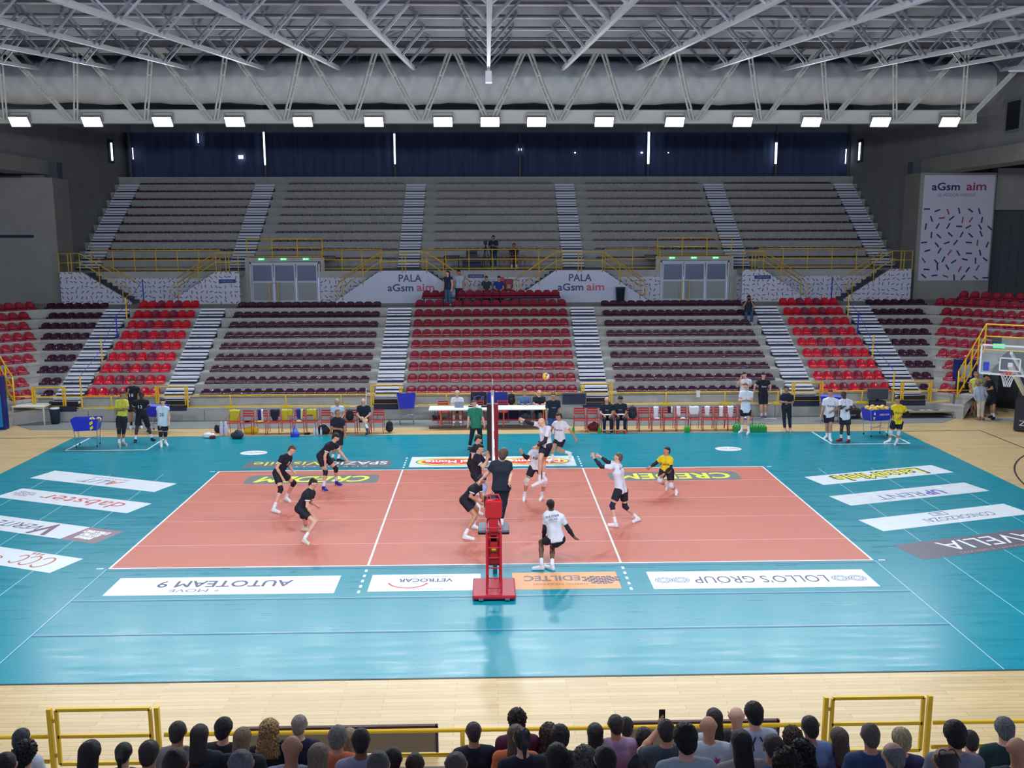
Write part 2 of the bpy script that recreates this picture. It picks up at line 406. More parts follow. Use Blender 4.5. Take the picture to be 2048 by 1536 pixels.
        sdf_obj('shorts' if bt == 'shorts' else 'trousers', pp, bm, root, h, cuts=[('plane', cutp, spine)])
        if 'kneepad' in look:
            km = rgbm(look['kneepad'], .8)
            for i in (0, 1):
                u = nrm(K[i] - P[i]); v = nrm(A[i] - K[i])
                sdf_obj('knee_pad', [prim(P[i], K[i], .105 * s, .068 * s, clip=[(K[i] - u * .10, -u)]), prim(K[i], A[i], .069 * s, .052 * s, clip=[(K[i] + v * .12, v)])], km, root, .012)
        kk = rgbm(look.get('sock', (238, 240, 244)), .85); shm = rgbm(look.get('shoe', (236, 238, 240)), .5); som = rgbm(look.get('sole', (246, 246, 246)), .6)
        for i in (0, 1):
            v = nrm(K[i] - A[i])
            if not look.get('nosock'):
                sdf_obj('sock', [prim(A[i], A[i] + v * .2, .043 * s, .05 * s, clip=[(A[i] + v * look.get('sockh', .14), v)]), prim(A[i], HL[i], .043 * s, .04 * s)], kk, root, .012)
            fd = nrm(TO[i] - HL[i]); dn = nrm(np.cross(np.cross(fd, A[i] - HL[i] + v * .1), fd))
            sh = sdf_obj('shoe', [prim(HL[i], HL[i] + (A[i] - HL[i]) * .55, .045 * s, .044 * s), prim(HL[i], TO[i], .046 * s, .043 * s, clip=[(HL[i] - dn * .034 * s, -dn)]),
                             prim(HL[i] + (A[i] - HL[i]) * .5, HL[i] + (TO[i] - HL[i]) * .7, .042 * s, .036 * s)], shm, root, .012)
            so = sdf_obj('sole', [prim(HL[i] - fd * .008, TO[i] + fd * .008, .049 * s, .046 * s, clip=[(HL[i] - dn * .022 * s, dn), (HL[i] - dn * .044 * s, -dn)])], som, root, .011, under=sh)
    # writing on the shirt, laid onto the cloth
    for (txt, rgb_, side, up_, wd, hgt) in look.get('print', []):
        sf = f if 'sf' not in g else nrm(g['sf'])
        fw = nrm(np.cross(wid, spine)); fw = fw if fw @ g.get('tf', g['f']) > 0 else -fw
        if side == 'back': fw = -fw
        rx = np.cross(spine, fw); 
        vs, fs = fit_text(txt, wd, hgt, bold=.01)
        if len(vs) == 0: continue
        pl = np.array(root.location)
        bvh = BVHTree.FromPolygons([tuple(v.co) for v in shirt.data.vertices], [tuple(p.vertices) for p in shirt.data.polygons])
        cc = N + (Pm - N) * up_; out = []; ok = True
        for v in vs:
            o_ = cc + rx * v[0] + spine * v[1] + fw * .4 - pl
            hit = bvh.ray_cast(Vector(o_), Vector(-fw), 1.0)
            if hit[0] is None: ok = False; break
            out.append(np.array(hit[0]) + fw * .006)
        if ok:
            mb = MB(); mb.add(out, fs, rgbm(rgb_, .6)); mb.build('lettering', shirt)
    return root
def stand_pose(x, y, z, yaw, hgt=1.82, arms='down', spread=.11, lean=0):
    f = np.array([math.cos(yaw), math.sin(yaw), 0]); l = np.array([-math.sin(yaw), math.cos(yaw), 0]); U = np.array([0, 0, 1.]); o = np.array([x, y, z], float)
    q = hgt / 1.85
    def p(a, b, c): return o + (f * a + l * b + U * c) * q
    J = dict(base=o, f=f, H=p(.04 + lean * 1.1, 0, 1.74), N=p(lean, 0, 1.55), S=[p(lean, .19, 1.49), p(lean, -.19, 1.49)], P=[p(0, .09, .96), p(0, -.09, .96)],
             K=[p(.03, spread, .52), p(.02, -spread, .52)], A=[p(-.02, spread, .09), p(-.02, -spread, .09)], HL=[p(-.05, spread, .045), p(-.05, -spread, .045)], TO=[p(.15, spread + .02, .04), p(.15, -spread - .02, .04)])
    if arms == 'down': J['E'] = [p(-.02 + lean, .26, 1.2), p(-.02 + lean, -.26, 1.2)]; J['W'] = [p(.08 + lean, .27, .95), p(.08 + lean, -.27, .95)]
    if arms == 'crossed': J['E'] = [p(.05, .27, 1.22), p(.05, -.27, 1.22)]; J['W'] = [p(.24, .02, 1.22), p(.23, -.04, 1.18)]
    if arms == 'front': J['E'] = [p(.06, .25, 1.22), p(.06, -.25, 1.22)]; J['W'] = [p(.27, .08, 1.3), p(.27, -.08, 1.3)]
    if arms == 'up': J['E'] = [p(.2, .26, 1.35), p(.2, -.26, 1.35)]; J['W'] = [p(.22, .1, 1.6), p(.22, -.1, 1.6)]
    return J
def sit_pose(x, y, z, yaw, hgt=1.78, arms='lap', feet=.45, headyaw=0, lean=0):
    """z = seat top, feet = drop from the seat top to the floor under the feet"""
    f = np.array([math.cos(yaw), math.sin(yaw), 0]); l = np.array([-math.sin(yaw), math.cos(yaw), 0]); U = np.array([0, 0, 1.]); o = np.array([x, y, z], float)
    q = hgt / 1.85
    def p(a, b, c): return o + (f * a + l * b + U * c) * q
    hf = f * math.cos(headyaw) + l * math.sin(headyaw)
    J = dict(base=o - U * feet, f=hf, tf=f, H=p(.06 + lean * 1.2, 0, .80), N=p(.0 + lean, 0, .61), S=[p(lean, .19, .55), p(lean, -.19, .55)], P=[p(0, .09, .10), p(0, -.09, .10)],
             K=[p(.44, .14, .08), p(.44, -.14, .08)])
    fz = -feet / q
    J['A'] = [p(.42, .14, fz + .09), p(.42, -.14, fz + .09)]; J['HL'] = [p(.39, .14, fz + .045), p(.39, -.14, fz + .045)]; J['TO'] = [p(.59, .16, fz + .04), p(.59, -.16, fz + .04)]
    if arms == 'lap': J['E'] = [p(.05 + lean, .25, .28), p(.05 + lean, -.25, .28)]; J['W'] = [p(.28, .12, .20), p(.28, -.12, .20)]
    if arms == 'table': J['E'] = [p(.12 + lean, .25, .33), p(.12 + lean, -.25, .33)]; J['W'] = [p(.36, .12, .36), p(.36, -.12, .36)]
    if arms == 'up': J['E'] = [p(.2, .24, .42), p(.2, -.24, .42)]; J['W'] = [p(.2, .09, .70), p(.2, -.09, .70)]
    return J
def px_pose(org, sc, sp):
    """joints read from the photo, each at its own depth"""
    def q(x, y): return org[0] + x / sc, org[1] + y / sc
    A, HL, TO = [], [], []
    zg = sp.get('zg', 0)
    if 'Y' not in sp:
        ys = [at(*q((ft[2] + ft[4]) / 2, (ft[3] + ft[5]) / 2), z=zg + .02)[1] for ft in sp['ft']]
        gy = [ys[0], ys[1]]
        if sp.get('air'): 
            for i in sp['air']: gy[i] = ys[1 - i] + sp.get('airdy', 0)
    else: gy = [sp['Y'] + sp.get('fdy', (0, 0))[0], sp['Y'] + sp.get('fdy', (0, 0))[1]]
    Y = sp.get('Y', (gy[0] + gy[1]) / 2)
    def P3(t): return at(*q(t[0], t[1]), y=Y + (t[2] if len(t) > 2 else 0))
    for i, ft in enumerate(sp['ft']):
        hl, to = at(*q(ft[2], ft[3]), y=gy[i]), at(*q(ft[4], ft[5]), y=gy[i])
        if not ('Y' in sp or (sp.get('air') and i in sp['air'])):
            hl = at(*q(ft[2], ft[3]), z=zg + .045); to = at(*q(ft[4], ft[5]), z=zg + .042)
        L = np.linalg.norm(to - hl); dd = nrm(to - hl); mid = (hl + to) / 2
        Lw = min(max(L, .19), .25); hl, to = mid - dd * Lw / 2, mid + dd * Lw / 2
        a = at(*q(ft[0], ft[1]), y=hl[1]); va = a - hl; a = hl + nrm(va + np.array([0, 0, .02])) * min(max(np.linalg.norm(va), .06), .11)
        HL.append(hl); TO.append(to); A.append(a)
    J = dict(H=P3(sp['h']), N=P3(sp['n']), S=[P3(t) for t in sp['s']], E=[P3(t) for t in sp['e']], W=[P3(t) for t in sp['w']], P=[P3(t) for t in sp['p']],
             K=[P3(t) if len(t) > 2 and 0 else at(*q(t[0], t[1]), y=(.5 * A[i][1] + .5 * Y) + (t[2] if len(t) > 2 else 0)) for i, t in enumerate(sp['k'])],
             A=A, HL=HL, TO=TO, f=np.array(sp['f'], float))
    if 'tf' in sp: J['tf'] = np.array(sp['tf'], float)
    if 'hd' in sp: J['hd'] = [np.array(v, float) for v in sp['hd']]
    dH = J['H'] - J['N']; J['H'] = J['N'] + nrm(dH) * min(max(np.linalg.norm(dH), .17), .22)
    J['base'] = np.array([(A[0][0] + A[1][0]) / 2, Y, min(A[0][2], A[1][2]) - .09])
    if 'ft_print' in sp or DEBUG:
        n = np.linalg.norm
        print('POSE', sp.get('id', ''), 'Y%.2f' % Y, 'head-foot %.2f' % (J['H'][2] - min(A[0][2], A[1][2]) + .2), 'sh %.2f' % n(J['S'][0] - J['S'][1]), 'ua %.2f %.2f' % tuple(n(J['E'][i] - J['S'][i]) for i in (0, 1)),
              'fa %.2f %.2f' % tuple(n(J['W'][i] - J['E'][i]) for i in (0, 1)), 'to %.2f' % n(J['N'] - (J['P'][0] + J['P'][1]) / 2), 'th %.2f %.2f' % tuple(n(J['K'][i] - J['P'][i]) for i in (0, 1)), 'sh %.2f %.2f' % tuple(n(J['A'][i] - J['K'][i]) for i in (0, 1)))
    return J
DEBUG = False
# ------------------------------------------------------------------ lights of the hall: two rows of floodlights on the roof girders
FLX = [float(at(q, 241, y=14.75)[0]) for q in (40, 185, 326, 470, 606, 748, 886, 980, 1073, 1208, 1349, 1485, 1622, 1760, 1898)]
HOUS = M('lamp_housing', (150, 152, 156), .5); LENS = M('lamp_lens', (255, 255, 255), .3, emit=26)
def flood(x, y, z, s, i, vis=True):
    t = thing('floodlight', i, 'floodlight', (x, y, z), group='floodlights under the girder')
    tilt = rad(50) * s
    def P(a, b, c): return (a, b * math.cos(tilt) - c * math.sin(tilt), b * math.sin(tilt) + c * math.cos(tilt))
    mb = MB(); mb.box(-.40, .40, -.24, .24, -.05, .07, HOUS)
    for k in range(9): mb.box(-.38 + k * .09, -.36 + k * .09, -.22, .22, .07, .14, HOUS)
    mb.v = [P(*v) for v in mb.v]; mb.build('housing', t)
    mb = MB(); mb.box(-.37, .37, -.21, .21, -.062, -.05, LENS); mb.v = [P(*v) for v in mb.v]; mb.build('lens', t)
    mb = MB(); mb.bar((-.42, 0, 0), (-.42, .02, .36), .03, .05, HOUS); mb.bar((.42, 0, 0), (.42, .02, .36), .03, .05, HOUS); mb.bar((-.42, .02, .36), (.42, .02, .36), .05, .03, HOUS); mb.build('bracket', t)
    l = bpy.data.lights.new('floodlight_lamp', 'AREA'); l.shape = 'RECTANGLE'; l.size = .74; l.size_y = .42; l.energy = LAMP_W; l.color = (.87, .93, 1.0); l.spread = rad(150)
    o = bpy.data.objects.new('lamp', l); COL.objects.link(o); o.parent = t; o.location = P(0, 0, -.08); o.rotation_euler = (tilt, 0, 0)
    return t
LAMP_W = 250
for i, x in enumerate(FLX):
    flood(x, 14.72, 12.33, -1, ['white LED floodlight under the roof girder, %s from the left' % n for n in ('outermost', 'second', 'third', 'fourth', 'fifth', 'sixth', 'seventh', 'eighth, at the centre', 'ninth', 'tenth', 'eleventh', 'twelfth', 'thirteenth', 'fourteenth', 'fifteenth and last')][i])
for i, x in enumerate([-17.25, -11.02, -4.99, .06, 5.02, 11.03, 17.02]):        # the matching row over the near side
    l = bpy.data.lights.new('floodlight_lamp_near', 'AREA'); l.shape = 'RECTANGLE'; l.size = .9; l.size_y = .5; l.energy = LAMP_W * 2.3; l.color = (.87, .93, 1.0); l.spread = rad(180)
    o = bpy.data.objects.new('lamp_near', l); COL.objects.link(o); o.location = (x, -12.6, 11.25); o.rotation_euler = (rad(52), 0, 0)
# ------------------------------------------------------------------ floors
WOOD = floor_mat('wood_floor', (208, 182, 134), .32, .003, (150, 120, 80), 1.9, .12, (1.2, 14, 1), .09)
b = MB(); b.box(-40, 40, -13.7, 30, -.2, 0, WOOD); b.build('floor', kind='structure')
b = MB(); b.prism([(-20.1, 12.95), (-18.4, 11.35), (18.4, 11.35), (20.1, 12.95)], 2, .001, .012, CONCF)
b.build('trim_1', kind='structure')
MATM = floor_mat('teal_mat', (0, 140, 158), .30, .0, (0, 100, 130), 40, 2.2, (.5, 5, 1), 0)
CRTM = floor_mat('court_surface', (202, 114, 96), .45, .0, (225, 150, 135), 30, 1.9, (.6, 6, 1), 0)
root = thing('sports_mat', 'teal roll-out sports mat covering the hall floor around the salmon court', 'sports mat')
b = MB(); b.box(-16.05, 16.05, -10.08, 9.85, .0, .008, MATM); b.build('teal_field', root)
b = MB(); b.box(-9, 9, -4.5, 4.5, .006, .012, CRTM); b.build('salmon_court', root)
LN = M('line_white', (238, 244, 246), .4); SEAM = M('mat_seam', (4, 104, 140), .4); SEAML = M('mat_seam_light', (150, 205, 220), .3); CS = M('court_seam', (240, 180, 168), .35)
b = MB(); z0, z1 = .012, .0145
for y in (-4.475, 4.475): b.box(-9, 9, y - .025, y + .025, z0, z1, LN)
for x in (-8.975, 8.975, -2.975, 2.975, 0): b.box(x - .025, x + .025, -4.5, 4.5, z0, z1 + .0005, LN)
for sx in (-1, 1):
    for sy in (-1, 1):
        for k in range(5): b.box(sx * 2.975 - .03, sx * 2.975 + .03, sy * (4.8 + k * .32) - .07, sy * (4.8 + k * .32) + .07, z0 - .004, z0, LN)
        b.box(sx * 9.2 - .08, sx * 9.2 + .08, sy * 4.47 - .025, sy * 4.47 + .025, z0 - .004, z0, LN)
    x0, x1 = (sx * 12.5, sx * 15.4)
    for xx in (x0, x1): b.box(xx - .03, xx + .03, 7.68, 9.84, z0 - .004, z0, LN)
    b.box(min(x0, x1), max(x0, x1), 7.65, 7.71, z0 - .004, z0, LN)
b.build('white_lines', root)
b = MB()
for y in (-2.9, -.92, .92, 2.83): b.box(-8.95, 8.95, y - .012, y + .012, z0, z1 - .001, CS)
for y, xa, xb in ((-6.42, -9.0, 9.0), (-8.15, -9.0, 9.0)): b.box(xa, xb, y - .03, y + .03, .008, .0125, SEAM); b.box(xa, xb, y + .03, y + .045, .008, .0125, SEAML)
for y in (4.62, 6.5, 8.2): b.box(-9, 9, y - .008, y + .008, .008, .009, SEAM)
for x in (-9.03, 9.03): b.box(x - .012, x + .012, -10.08, -4.5, .008, .0105, SEAML); b.box(x + .012, x + .03, -10.08, -4.5, .008, .0105, SEAM)
for x in (-14.2, -12.4, -10.7, 10.75, 12.5, 14.2): b.box(x - .012, x + .012, -10.08, 4.2, .008, .0095, SEAML)
b.box(-9, 9, -4.66, -4.6, .008, .011, SEAM); b.build('seams', root)
b = MB(); TRM = M('mat_edge', (20, 60, 70), .5); b.box(-16.08, 16.08, -10.12, -10.08, 0, .009, TRM); b.box(-16.08, 16.08, 9.85, 9.89, 0, .009, TRM); b.build('edge_strip', root)
# lines painted on the wood floor beyond the mat
b = MB(); BL = M('floor_black_line', (52, 42, 40), .5)
b.box(-24, -16.1, 9.84, 9.90, 0, .002, BL); b.box(16.1, 19.2, 9.84, 9.90, 0, .002, BL); b.box(19.16, 19.22, -5, 9.9, 0, .002, BL)
for s_, cx_, cy_, r_, a0, a1 in ((-1, -24.2, 0, 6.75 + 1.3, -75, 75), (1, 24.2, 0, 8.05, 105, 255)):
    for k in range(40):
        aa = rad(a0 + (a1 - a0) * k / 40); ab = rad(a0 + (a1 - a0) * (k + 1) / 40)
        b.bar((cx_ + r_ * math.cos(aa), cy_ + r_ * math.sin(aa), .001), (cx_ + r_ * math.cos(ab), cy_ + r_ * math.sin(ab), .001), .06, .002, BL)
b.build('trim_2', kind='structure')
# ------------------------------------------------------------------ floor adverts
def decal(name, label, c, L, W, ang, mat, lines, oval=None, extra=None):
    """sticker L x W centred at c, turned by ang; lines: text, colour, u, v, width, height, opts  (u to the reader's right)"""
    t = thing(name, label, 'floor sticker', (c[0], c[1], .0122 if abs(c[1]) > 4.6 or abs(c[0]) > 9 else .0125), group='adverts stuck on the court floor')
    t.location.z = .0085 if (abs(c[1]) > 4.55 or abs(c[0]) > 9.05) else .0125
    u = np.array([-math.cos(ang), -math.sin(ang), 0]); v = np.array([math.sin(ang), -math.cos(ang), 0])
    b = MB()
    if oval:
        n = 28; vs = [u * (L / 2 * math.cos(2 * math.pi * k / n)) + v * (W / 2 * math.sin(2 * math.pi * k / n)) for k in range(n)]
        b.add([p for p in vs] + [p + (0, 0, .002) for p in vs], [tuple(range(n, 2 * n))] + [(k, (k + 1) % n, (k + 1) % n + n, k + n) for k in range(n)], mat)
    else:
        q = oval or 0; pts = [u * a * L / 2 + v * c_ * W / 2 for a, c_ in ((-1, -1), (1, -1), (1, 1), (-1, 1))]
        if extra == 'round':
            pts = []
            for sx, sy, a0 in ((1, 1, 0), (-1, 1, 90), (-1, -1, 180), (1, -1, 270)):
                for k in range(5):
                    aa = rad(a0 + k * 22.5); pts.append(u * (sx * (L / 2 - .25) + .25 * math.cos(aa)) + v * (sy * (W / 2 - .25) + .25 * math.sin(aa)))
        n = len(pts); b.add(list(pts) + [p + (0, 0, .002) for p in pts], [tuple(range(n, 2 * n))] + [(k, (k + 1) % n, (k + 1) % n + n, k + n) for k in range(n)], mat)
    b.build('sheet', t)
    b = MB()
    for (txt, rgb, uu, vv, wd, hg, *op) in lines:
        put_text(b, txt, rgbm(rgb, .5), u * uu + v * vv + np.array([0, 0, .0035 + .0008 * (op[0].pop('lv', 0) if op else 0)]), u, v, wd, hg, **(op[0] if op else {}))
    if extra and extra != 'round': extra(b, u, v)
    if b.v: b.build('lettering', t)
    return t
def ring(b, u, v, cu, cv, ru, rv, w, m, a0=0, a1=360, n=32, z=.0035):
    for k in range(n):
        aa, ab = rad(a0 + (a1 - a0) * k / n), rad(a0 + (a1 - a0) * (k + 1) / n); Z = np.array([0, 0, z])
        P = [u * (cu + (ru + o) * math.cos(a)) + v * (cv + (rv + o) * math.sin(a)) + Z for a, o in ((aa, 0), (ab, 0), (ab, w), (aa, w))]
        b.add(P, [(0, 1, 2, 3)], m)
def disc(b, u, v, cu, cv, ru, rv, m, z=.003, n=32):
    b.add([u * (cu + ru * math.cos(2 * math.pi * k / n)) + v * (cv + rv * math.sin(2 * math.pi * k / n)) + np.array([0, 0, z]) for k in range(n)], [tuple(range(n))], m)
DW = M('decal_white', (232, 240, 246), .35, noise=.03, nscale=3); DG = M('decal_grey', (94, 104, 116), .45); DC = M('decal_graphite', (106, 116, 118), .45)
PUR = (84, 76, 112)
decal('floor_decal', 'white AUTOTEAM 9 banner sticker at the near left of the court', (-5.99, -5.61), 4.97, 1.04, 0, DW,
      [('AUTOTEAM 9', PUR, .02, -.10, 2.95, .36, dict(bold=.018)), ('MOVE', (96, 110, 140), .72, .28, .85, .17), ('e', (96, 110, 140), .1, .30, .08, .1)])
def vet(b, u, v):
    ring(b, u, v, .38, -.07, .42, .36, .05, rgbm((206, 60, 66), .5), 15, 165); 
decal('floor_decal', 'white VETROCAR banner sticker left of the red referee stand', (-1.56, -5.57), 2.46, 1.0, 0, DW,
      [('VETROCAR', (58, 60, 110), -.0, -.13, 1.2, .2, dict(bold=.02)), ('Riparti col sorriso!', (130, 120, 130), .0, .38, .8, .09), ('Lo specialista italiano dei cristalli', (120, 120, 140), 0, -.34, 1.2, .08)], extra=vet)
def edi(b, u, v):
    m = rgbm(PUR, .5)
    for r in range(5):
        n = 4 + (r % 2) + (2 if r in (1, 2, 3) else 0)
        for k in range(n):
            x = -.80 + (k - (n - 1) / 2) * .125; y = -.02 + (r - 2) * .095 + .06 * math.cos((k - (n - 1) / 2) * .6) - .04
            b.add([u * (x + a * .054) + v * (y + c_ * .036) + np.array([0, 0, .0035]) for a, c_ in ((-1, -1), (1, -1), (1, 1), (-1, 1))], [(0, 1, 2, 3)], m)
decal('floor_decal', 'orange EDILTEC banner sticker with brick emblem right of the referee stand', (1.58, -5.55), 2.38, 1.02, 0, M('decal_orange', (240, 168, 104), .45, noise=.05, nscale=2),
      [('EDILTEC', (128, 112, 122), .3, -.14, 1.25, .30, dict(bold=.03)), ('THERMAL INSULATION', (120, 92, 100), .12, .22, 1.22, .1)], extra=edi)
def lol(b, u, v):
    m = rgbm((110, 116, 134), .5)
    for s in (-1, 1):
        for cx_, t_ in ((-.19, .25), (.19, -.25)):
            for rr in (.19, .13, .07): ring(b, u, v, s * 2.0 + cx_, -.0 + (.02 if rr > .1 else 0), rr, rr * .9, .012, m, 0, 360, 18)
            for k in range(10):
                a = k * .628; ring(b, u, v, s * 2.0 + cx_ + .15 * math.cos(a), .13 * math.sin(a), .035, .03, .01, m, 0, 360, 7)
decal('floor_decal', "white LOLLO'S GROUP banner sticker with two leaf emblems", (5.97, -5.6), 5.0, 1.05, 0, DW,
      [("LOLLO'S GROUP", PUR, .0, .02, 3.0, .42, dict(bold=-.004))], extra=lol)
decal('floor_decal', 'dark grey SPAZIO VISIBILE banner behind the far left of the court', (-5.92, 5.35), 4.9, .98, 0, DG,
      [('SPAZIO', (236, 240, 244), -1.28, -.1, 2.1, .42, dict(bold=.02)), ('Visibile', (230, 228, 70), 1.05, -.1, 2.3, .5, dict()), ('P U B B L I C I T A', (220, 224, 230), -.3, .34, 2.8, .12)])
def delm(b, u, v):
    for c_ in (-1.42, 1.42):
        disc(b, u, v, c_, 0, 1.22, .56, rgbm((70, 150, 70), .5), .0022); disc(b, u, v, c_, 0, 1.16, .51, rgbm((246, 226, 90), .5), .0026); disc(b, u, v, c_, 0, 1.02, .41, rgbm((222, 58, 48), .5), .0030)
        put_text(b, 'Del Monte', rgbm((250, 250, 250), .5), u * c_ + v * -.05 + np.array([0, 0, .0038]), u, v, 1.75, .36, bold=.03)
        put_text(b, 'Quality', rgbm((250, 250, 250), .5), u * c_ + v * .27 + np.array([0, 0, .0038]), u, v, .6, .14)
decal('floor_decal', 'white banner with two red oval fruit logos behind the far sideline', (0, 5.52), 5.62, 1.42, 0, DW, [], extra=delm)
for i, (cx_, sh) in enumerate(((-5.74, .35), (5.8, 0))):
    decal('floor_decal', 'graphite CREDEM panel with yellow %s letters inside the far %s court' % (('slanted', 'left') if i == 0 else ('upright', 'right')), (cx_, 3.38), 4.2, 1.05, 0, DC,
          [('CREDEM', (240, 236, 60), 0, 0, 3.55, .66, dict(bold=.035, shear=sh))], extra='round')
LA, RA = -rad(21.3), rad(16.2)
decal('floor_decal', 'white ALIT strip at far left of the teal mat', (-12.35, 3.43), 4.9, 1.0, LA, DW,
      [('ALIT', (100, 104, 150), .0, .1, 1.6, .42, dict(shear=.4)), ('A', (226, 130, 70), -.62, .1, .4, .42, dict(shear=.4, lv=1)), ('TECHNOLOGIES', (140, 140, 160), -.1, -.28, 1.5, .12)])
decal('floor_decal', 'white DABSTER strip with red letters left of the court', (-12.35, 1.27), 4.9, 1.0, LA, DW,
      [('dabster', (206, 70, 72), -.3, 0, 3.0, .56, dict(shear=.1, spacing=1.05)), ('ENERGIA\nINNOVAZIONI\nSICUREZZA', (90, 90, 130), 1.9, -.05, .8, .42)])
def ver(b, u, v):
    for s in (-1, 1):
        b.add([u * (s * 2.45 + a * .55) + v * (c_ * .5) + np.array([0, 0, .0024]) for a, c_ in ((-1, -1), (1, -1), (1, 1), (-1, 1))], [(0, 1, 2, 3)], rgbm((146, 116, 128), .5))
    put_text(b, 'IMPIANTI\nELETTRICI\nE MECCANICI', rgbm((244, 244, 248), .5), u * -2.4 + v * 0 + np.array([0, 0, .0038]), u, v, .75, .62, bold=.02)
decal('floor_decal', 'white VERITEC strip with mauve ends left of the court', (-12.7, -1.1), 6.0, 1.0, LA, DW,
      [('VERITEC', (70, 70, 110), .3, -.02, 2.0, .4, dict(shear=.25)), ('V', (130, 90, 110), -.95, .0, .6, .8, dict(bold=.03, lv=1))], extra=ver)
def can(b, u, v):
    m = rgbm((196, 104, 76), .5)
    for k, cx_ in enumerate((-1.75, -1.35, -1.0)): ring(b, u, v, cx_, .02, .16 - .02 * k, .3 - .03 * k, .05, m, 40, 330, 14)
    for k in range(3): b.add([u * (-1.3 + k * .13 + a * .05) + v * (-.36 + c_ * .09) + np.array([0, 0, .0036]) for a, c_ in ((-1, -1), (1, -1), (0, 1))], [(0, 1, 2)], m)
decal('floor_decal', 'white CANTINE strip with copper scroll emblem at near left', (-12.35, -3.35), 4.9, 1.0, LA, DW, [('CANTINE', (150, 100, 96), .45, .12, 2.0, .26), ('SOLI', (60, 60, 100), 1.0, -.24, .9, .22, dict(bold=.03))], extra=can)
decal('floor_decal', 'white LatteMiele strip with yellow letters at far right', (12.43, 3.32), 4.95, 1.0, RA, DW,
      [('LatteMiele', (80, 80, 60), .0, 0, 3.35, .66, dict(bold=.07)), ('LatteMiele', (238, 236, 50), .0, 0, 3.2, .58, dict(bold=.02, lv=1))])
decal('floor_decal', 'white UPRENT strip right of the court', (12.42, 1.12), 4.95, 1.0, RA, M('decal_white_scuffed', (222, 230, 236), .4, noise=.16, nscale=2),
      [('UP', (104, 92, 190), -.78, .1, .62, .42, dict(bold=.05)), ('RENT', (110, 112, 176), .45, .1, 1.6, .42)])
def con(b, u, v):
    m = rgbm((70, 80, 120), .5)
    for a0, b0, a1, b1 in ((-.24, .42, .24, .42), (-.24, .18, .24, .18), (-.24, .18, -.24, .42), (.24, .18, .24, .42)):
        b.bar(u * (a0 - .0) + v * -b0 + np.array([0, 0, .003]), u * a1 + v * -b1 + np.array([0, 0, .003]), .03, .002, m)
    put_text(b, 'IE', m, u * 0 + v * -.3 + np.array([0, 0, .0038]), u, v, .2, .12)
decal('floor_decal', 'white CONSORZIOZAI strip with small boxed emblem right of the court', (12.38, -1.18), 4.95, 1.0, RA, DW, [('CONSORZIOZAI', (92, 104, 150), -.35, .12, 2.3, .3)], extra=con)
decal('floor_decal', 'dark AVELIA strip with white letters at near right', (12.45, -3.28), 5.0, 1.1, RA, M('decal_dark', (98, 96, 112), .45), [('AVELIA', (240, 242, 246), -.1, -.08, 3.0, .6, dict(bold=.0)), ('IMPIANTI E SERVIZI', (190, 150, 140), .2, .42, 2.2, .1)])
for i, x in enumerate((-8.5, 8.5)):
    decal('floor_decal', 'small white oval Pasta sticker on the far %s of the teal mat' % ('left', 'right')[i], (x, 7.08), .95, .75 * .9, 0, DW, [('Pasta', (200, 70, 90), -.2, 0, .32, .16), ('Zara', (90, 120, 150), .16, .0, .26, .13)], oval=True)
# ------------------------------------------------------------------ the far stand, lower tier
Y0, DY, ZT0, DZ = 13.4, .74, .955, .405
SB = M('stand_concrete', (176, 176, 172), .85, noise=.14, nscale=2.2, bump=.15)
def stand_profile(Y0, DY, ZT0, DZ, n, zl, yl, yback, sgn=1, lip=.03):
    """closed side outline (y,z) of a stepped stand with small lips"""
    p = [(sgn * yl, 0)] if 1 else []
    p += [(sgn * yl, zl - .06), (sgn * (yl - lip), zl - .06), (sgn * (yl - lip), zl)]
    for k in range(n):
        y = Y0 + DY * k; z = ZT0 + DZ * k; zb = (zl if k == 0 else z - DZ)
        p += [(sgn * (y + lip), zb), (sgn * (y + lip), z - .13), (sgn * y, z - .13), (sgn * y, z)]
    p += [(sgn * yback, ZT0 + DZ * (n - 1)), (sgn * yback, 0)]
    return p
t = thing('floor_terrace_far', None, None); t['kind'] = 'structure'
mb = MB()
mit = math.tan(rad(22.5))
prof = stand_profile(Y0, DY, ZT0, DZ, 9, .54, 12.98, 23.6)
def mx(y): return 18.98 + mit * (y - 13.4)
vs = [(-mx(y), y, z) for y, z in prof] + [(mx(y), y, z) for y, z in prof]; n = len(prof)
mb.add(vs, [tuple(range(n)), tuple(range(2*n-1, n-1, -1))] + [(i, i+n, (i+1)%n+n, (i+1)%n) for i in range(n)], SB); mb.build('terrace', t)
for s in (-1, 1):       # the corner wings turn 45 degrees towards the viewer; the low rows stop at a passage
    ux = np.array([s * .7071, -.7071]); pl_ = prof[:4 + 4 * 5]; pl_ = pl_ + [(prof[4 + 4 * 5][0], prof[4 + 4 * 5 - 1][1]), (prof[4 + 4 * 5][0], 0)]
    for pp_, L in ((pl_, 1.2), ([(prof[24][0], 0)] + prof[24:], 14)):
        mb = MB(); k_ = len(pp_); va = [(s * mx(y), y, z) for y, z in pp_]; vb = [(v[0] + ux[0] * L, v[1] + ux[1] * L, v[2]) for v in va]
        if L < 5: vb = [(v[0] + ux[0] * max(0, (v[2] - .5) * .95), v[1] + ux[1] * max(0, (v[2] - .5) * .95), v[2]) for v in vb]
        mb.add(va + vb, [tuple(range(k_)), tuple(range(2*k_-1, k_-1, -1))] + [(i, i+k_, (i+1)%k_+k_, (i+1)%k_) for i in range(k_)], SB); mb.build('corner_terrace', t)
# plinth joints
mb = MB(); 
for k in range(-8, 9): mb.box(k * 2.4 - .006, k * 2.4 + .006, 12.965, 12.985, .02, .46, M('joint_dark', (70, 72, 74), .9))
mb.build('joints', t)
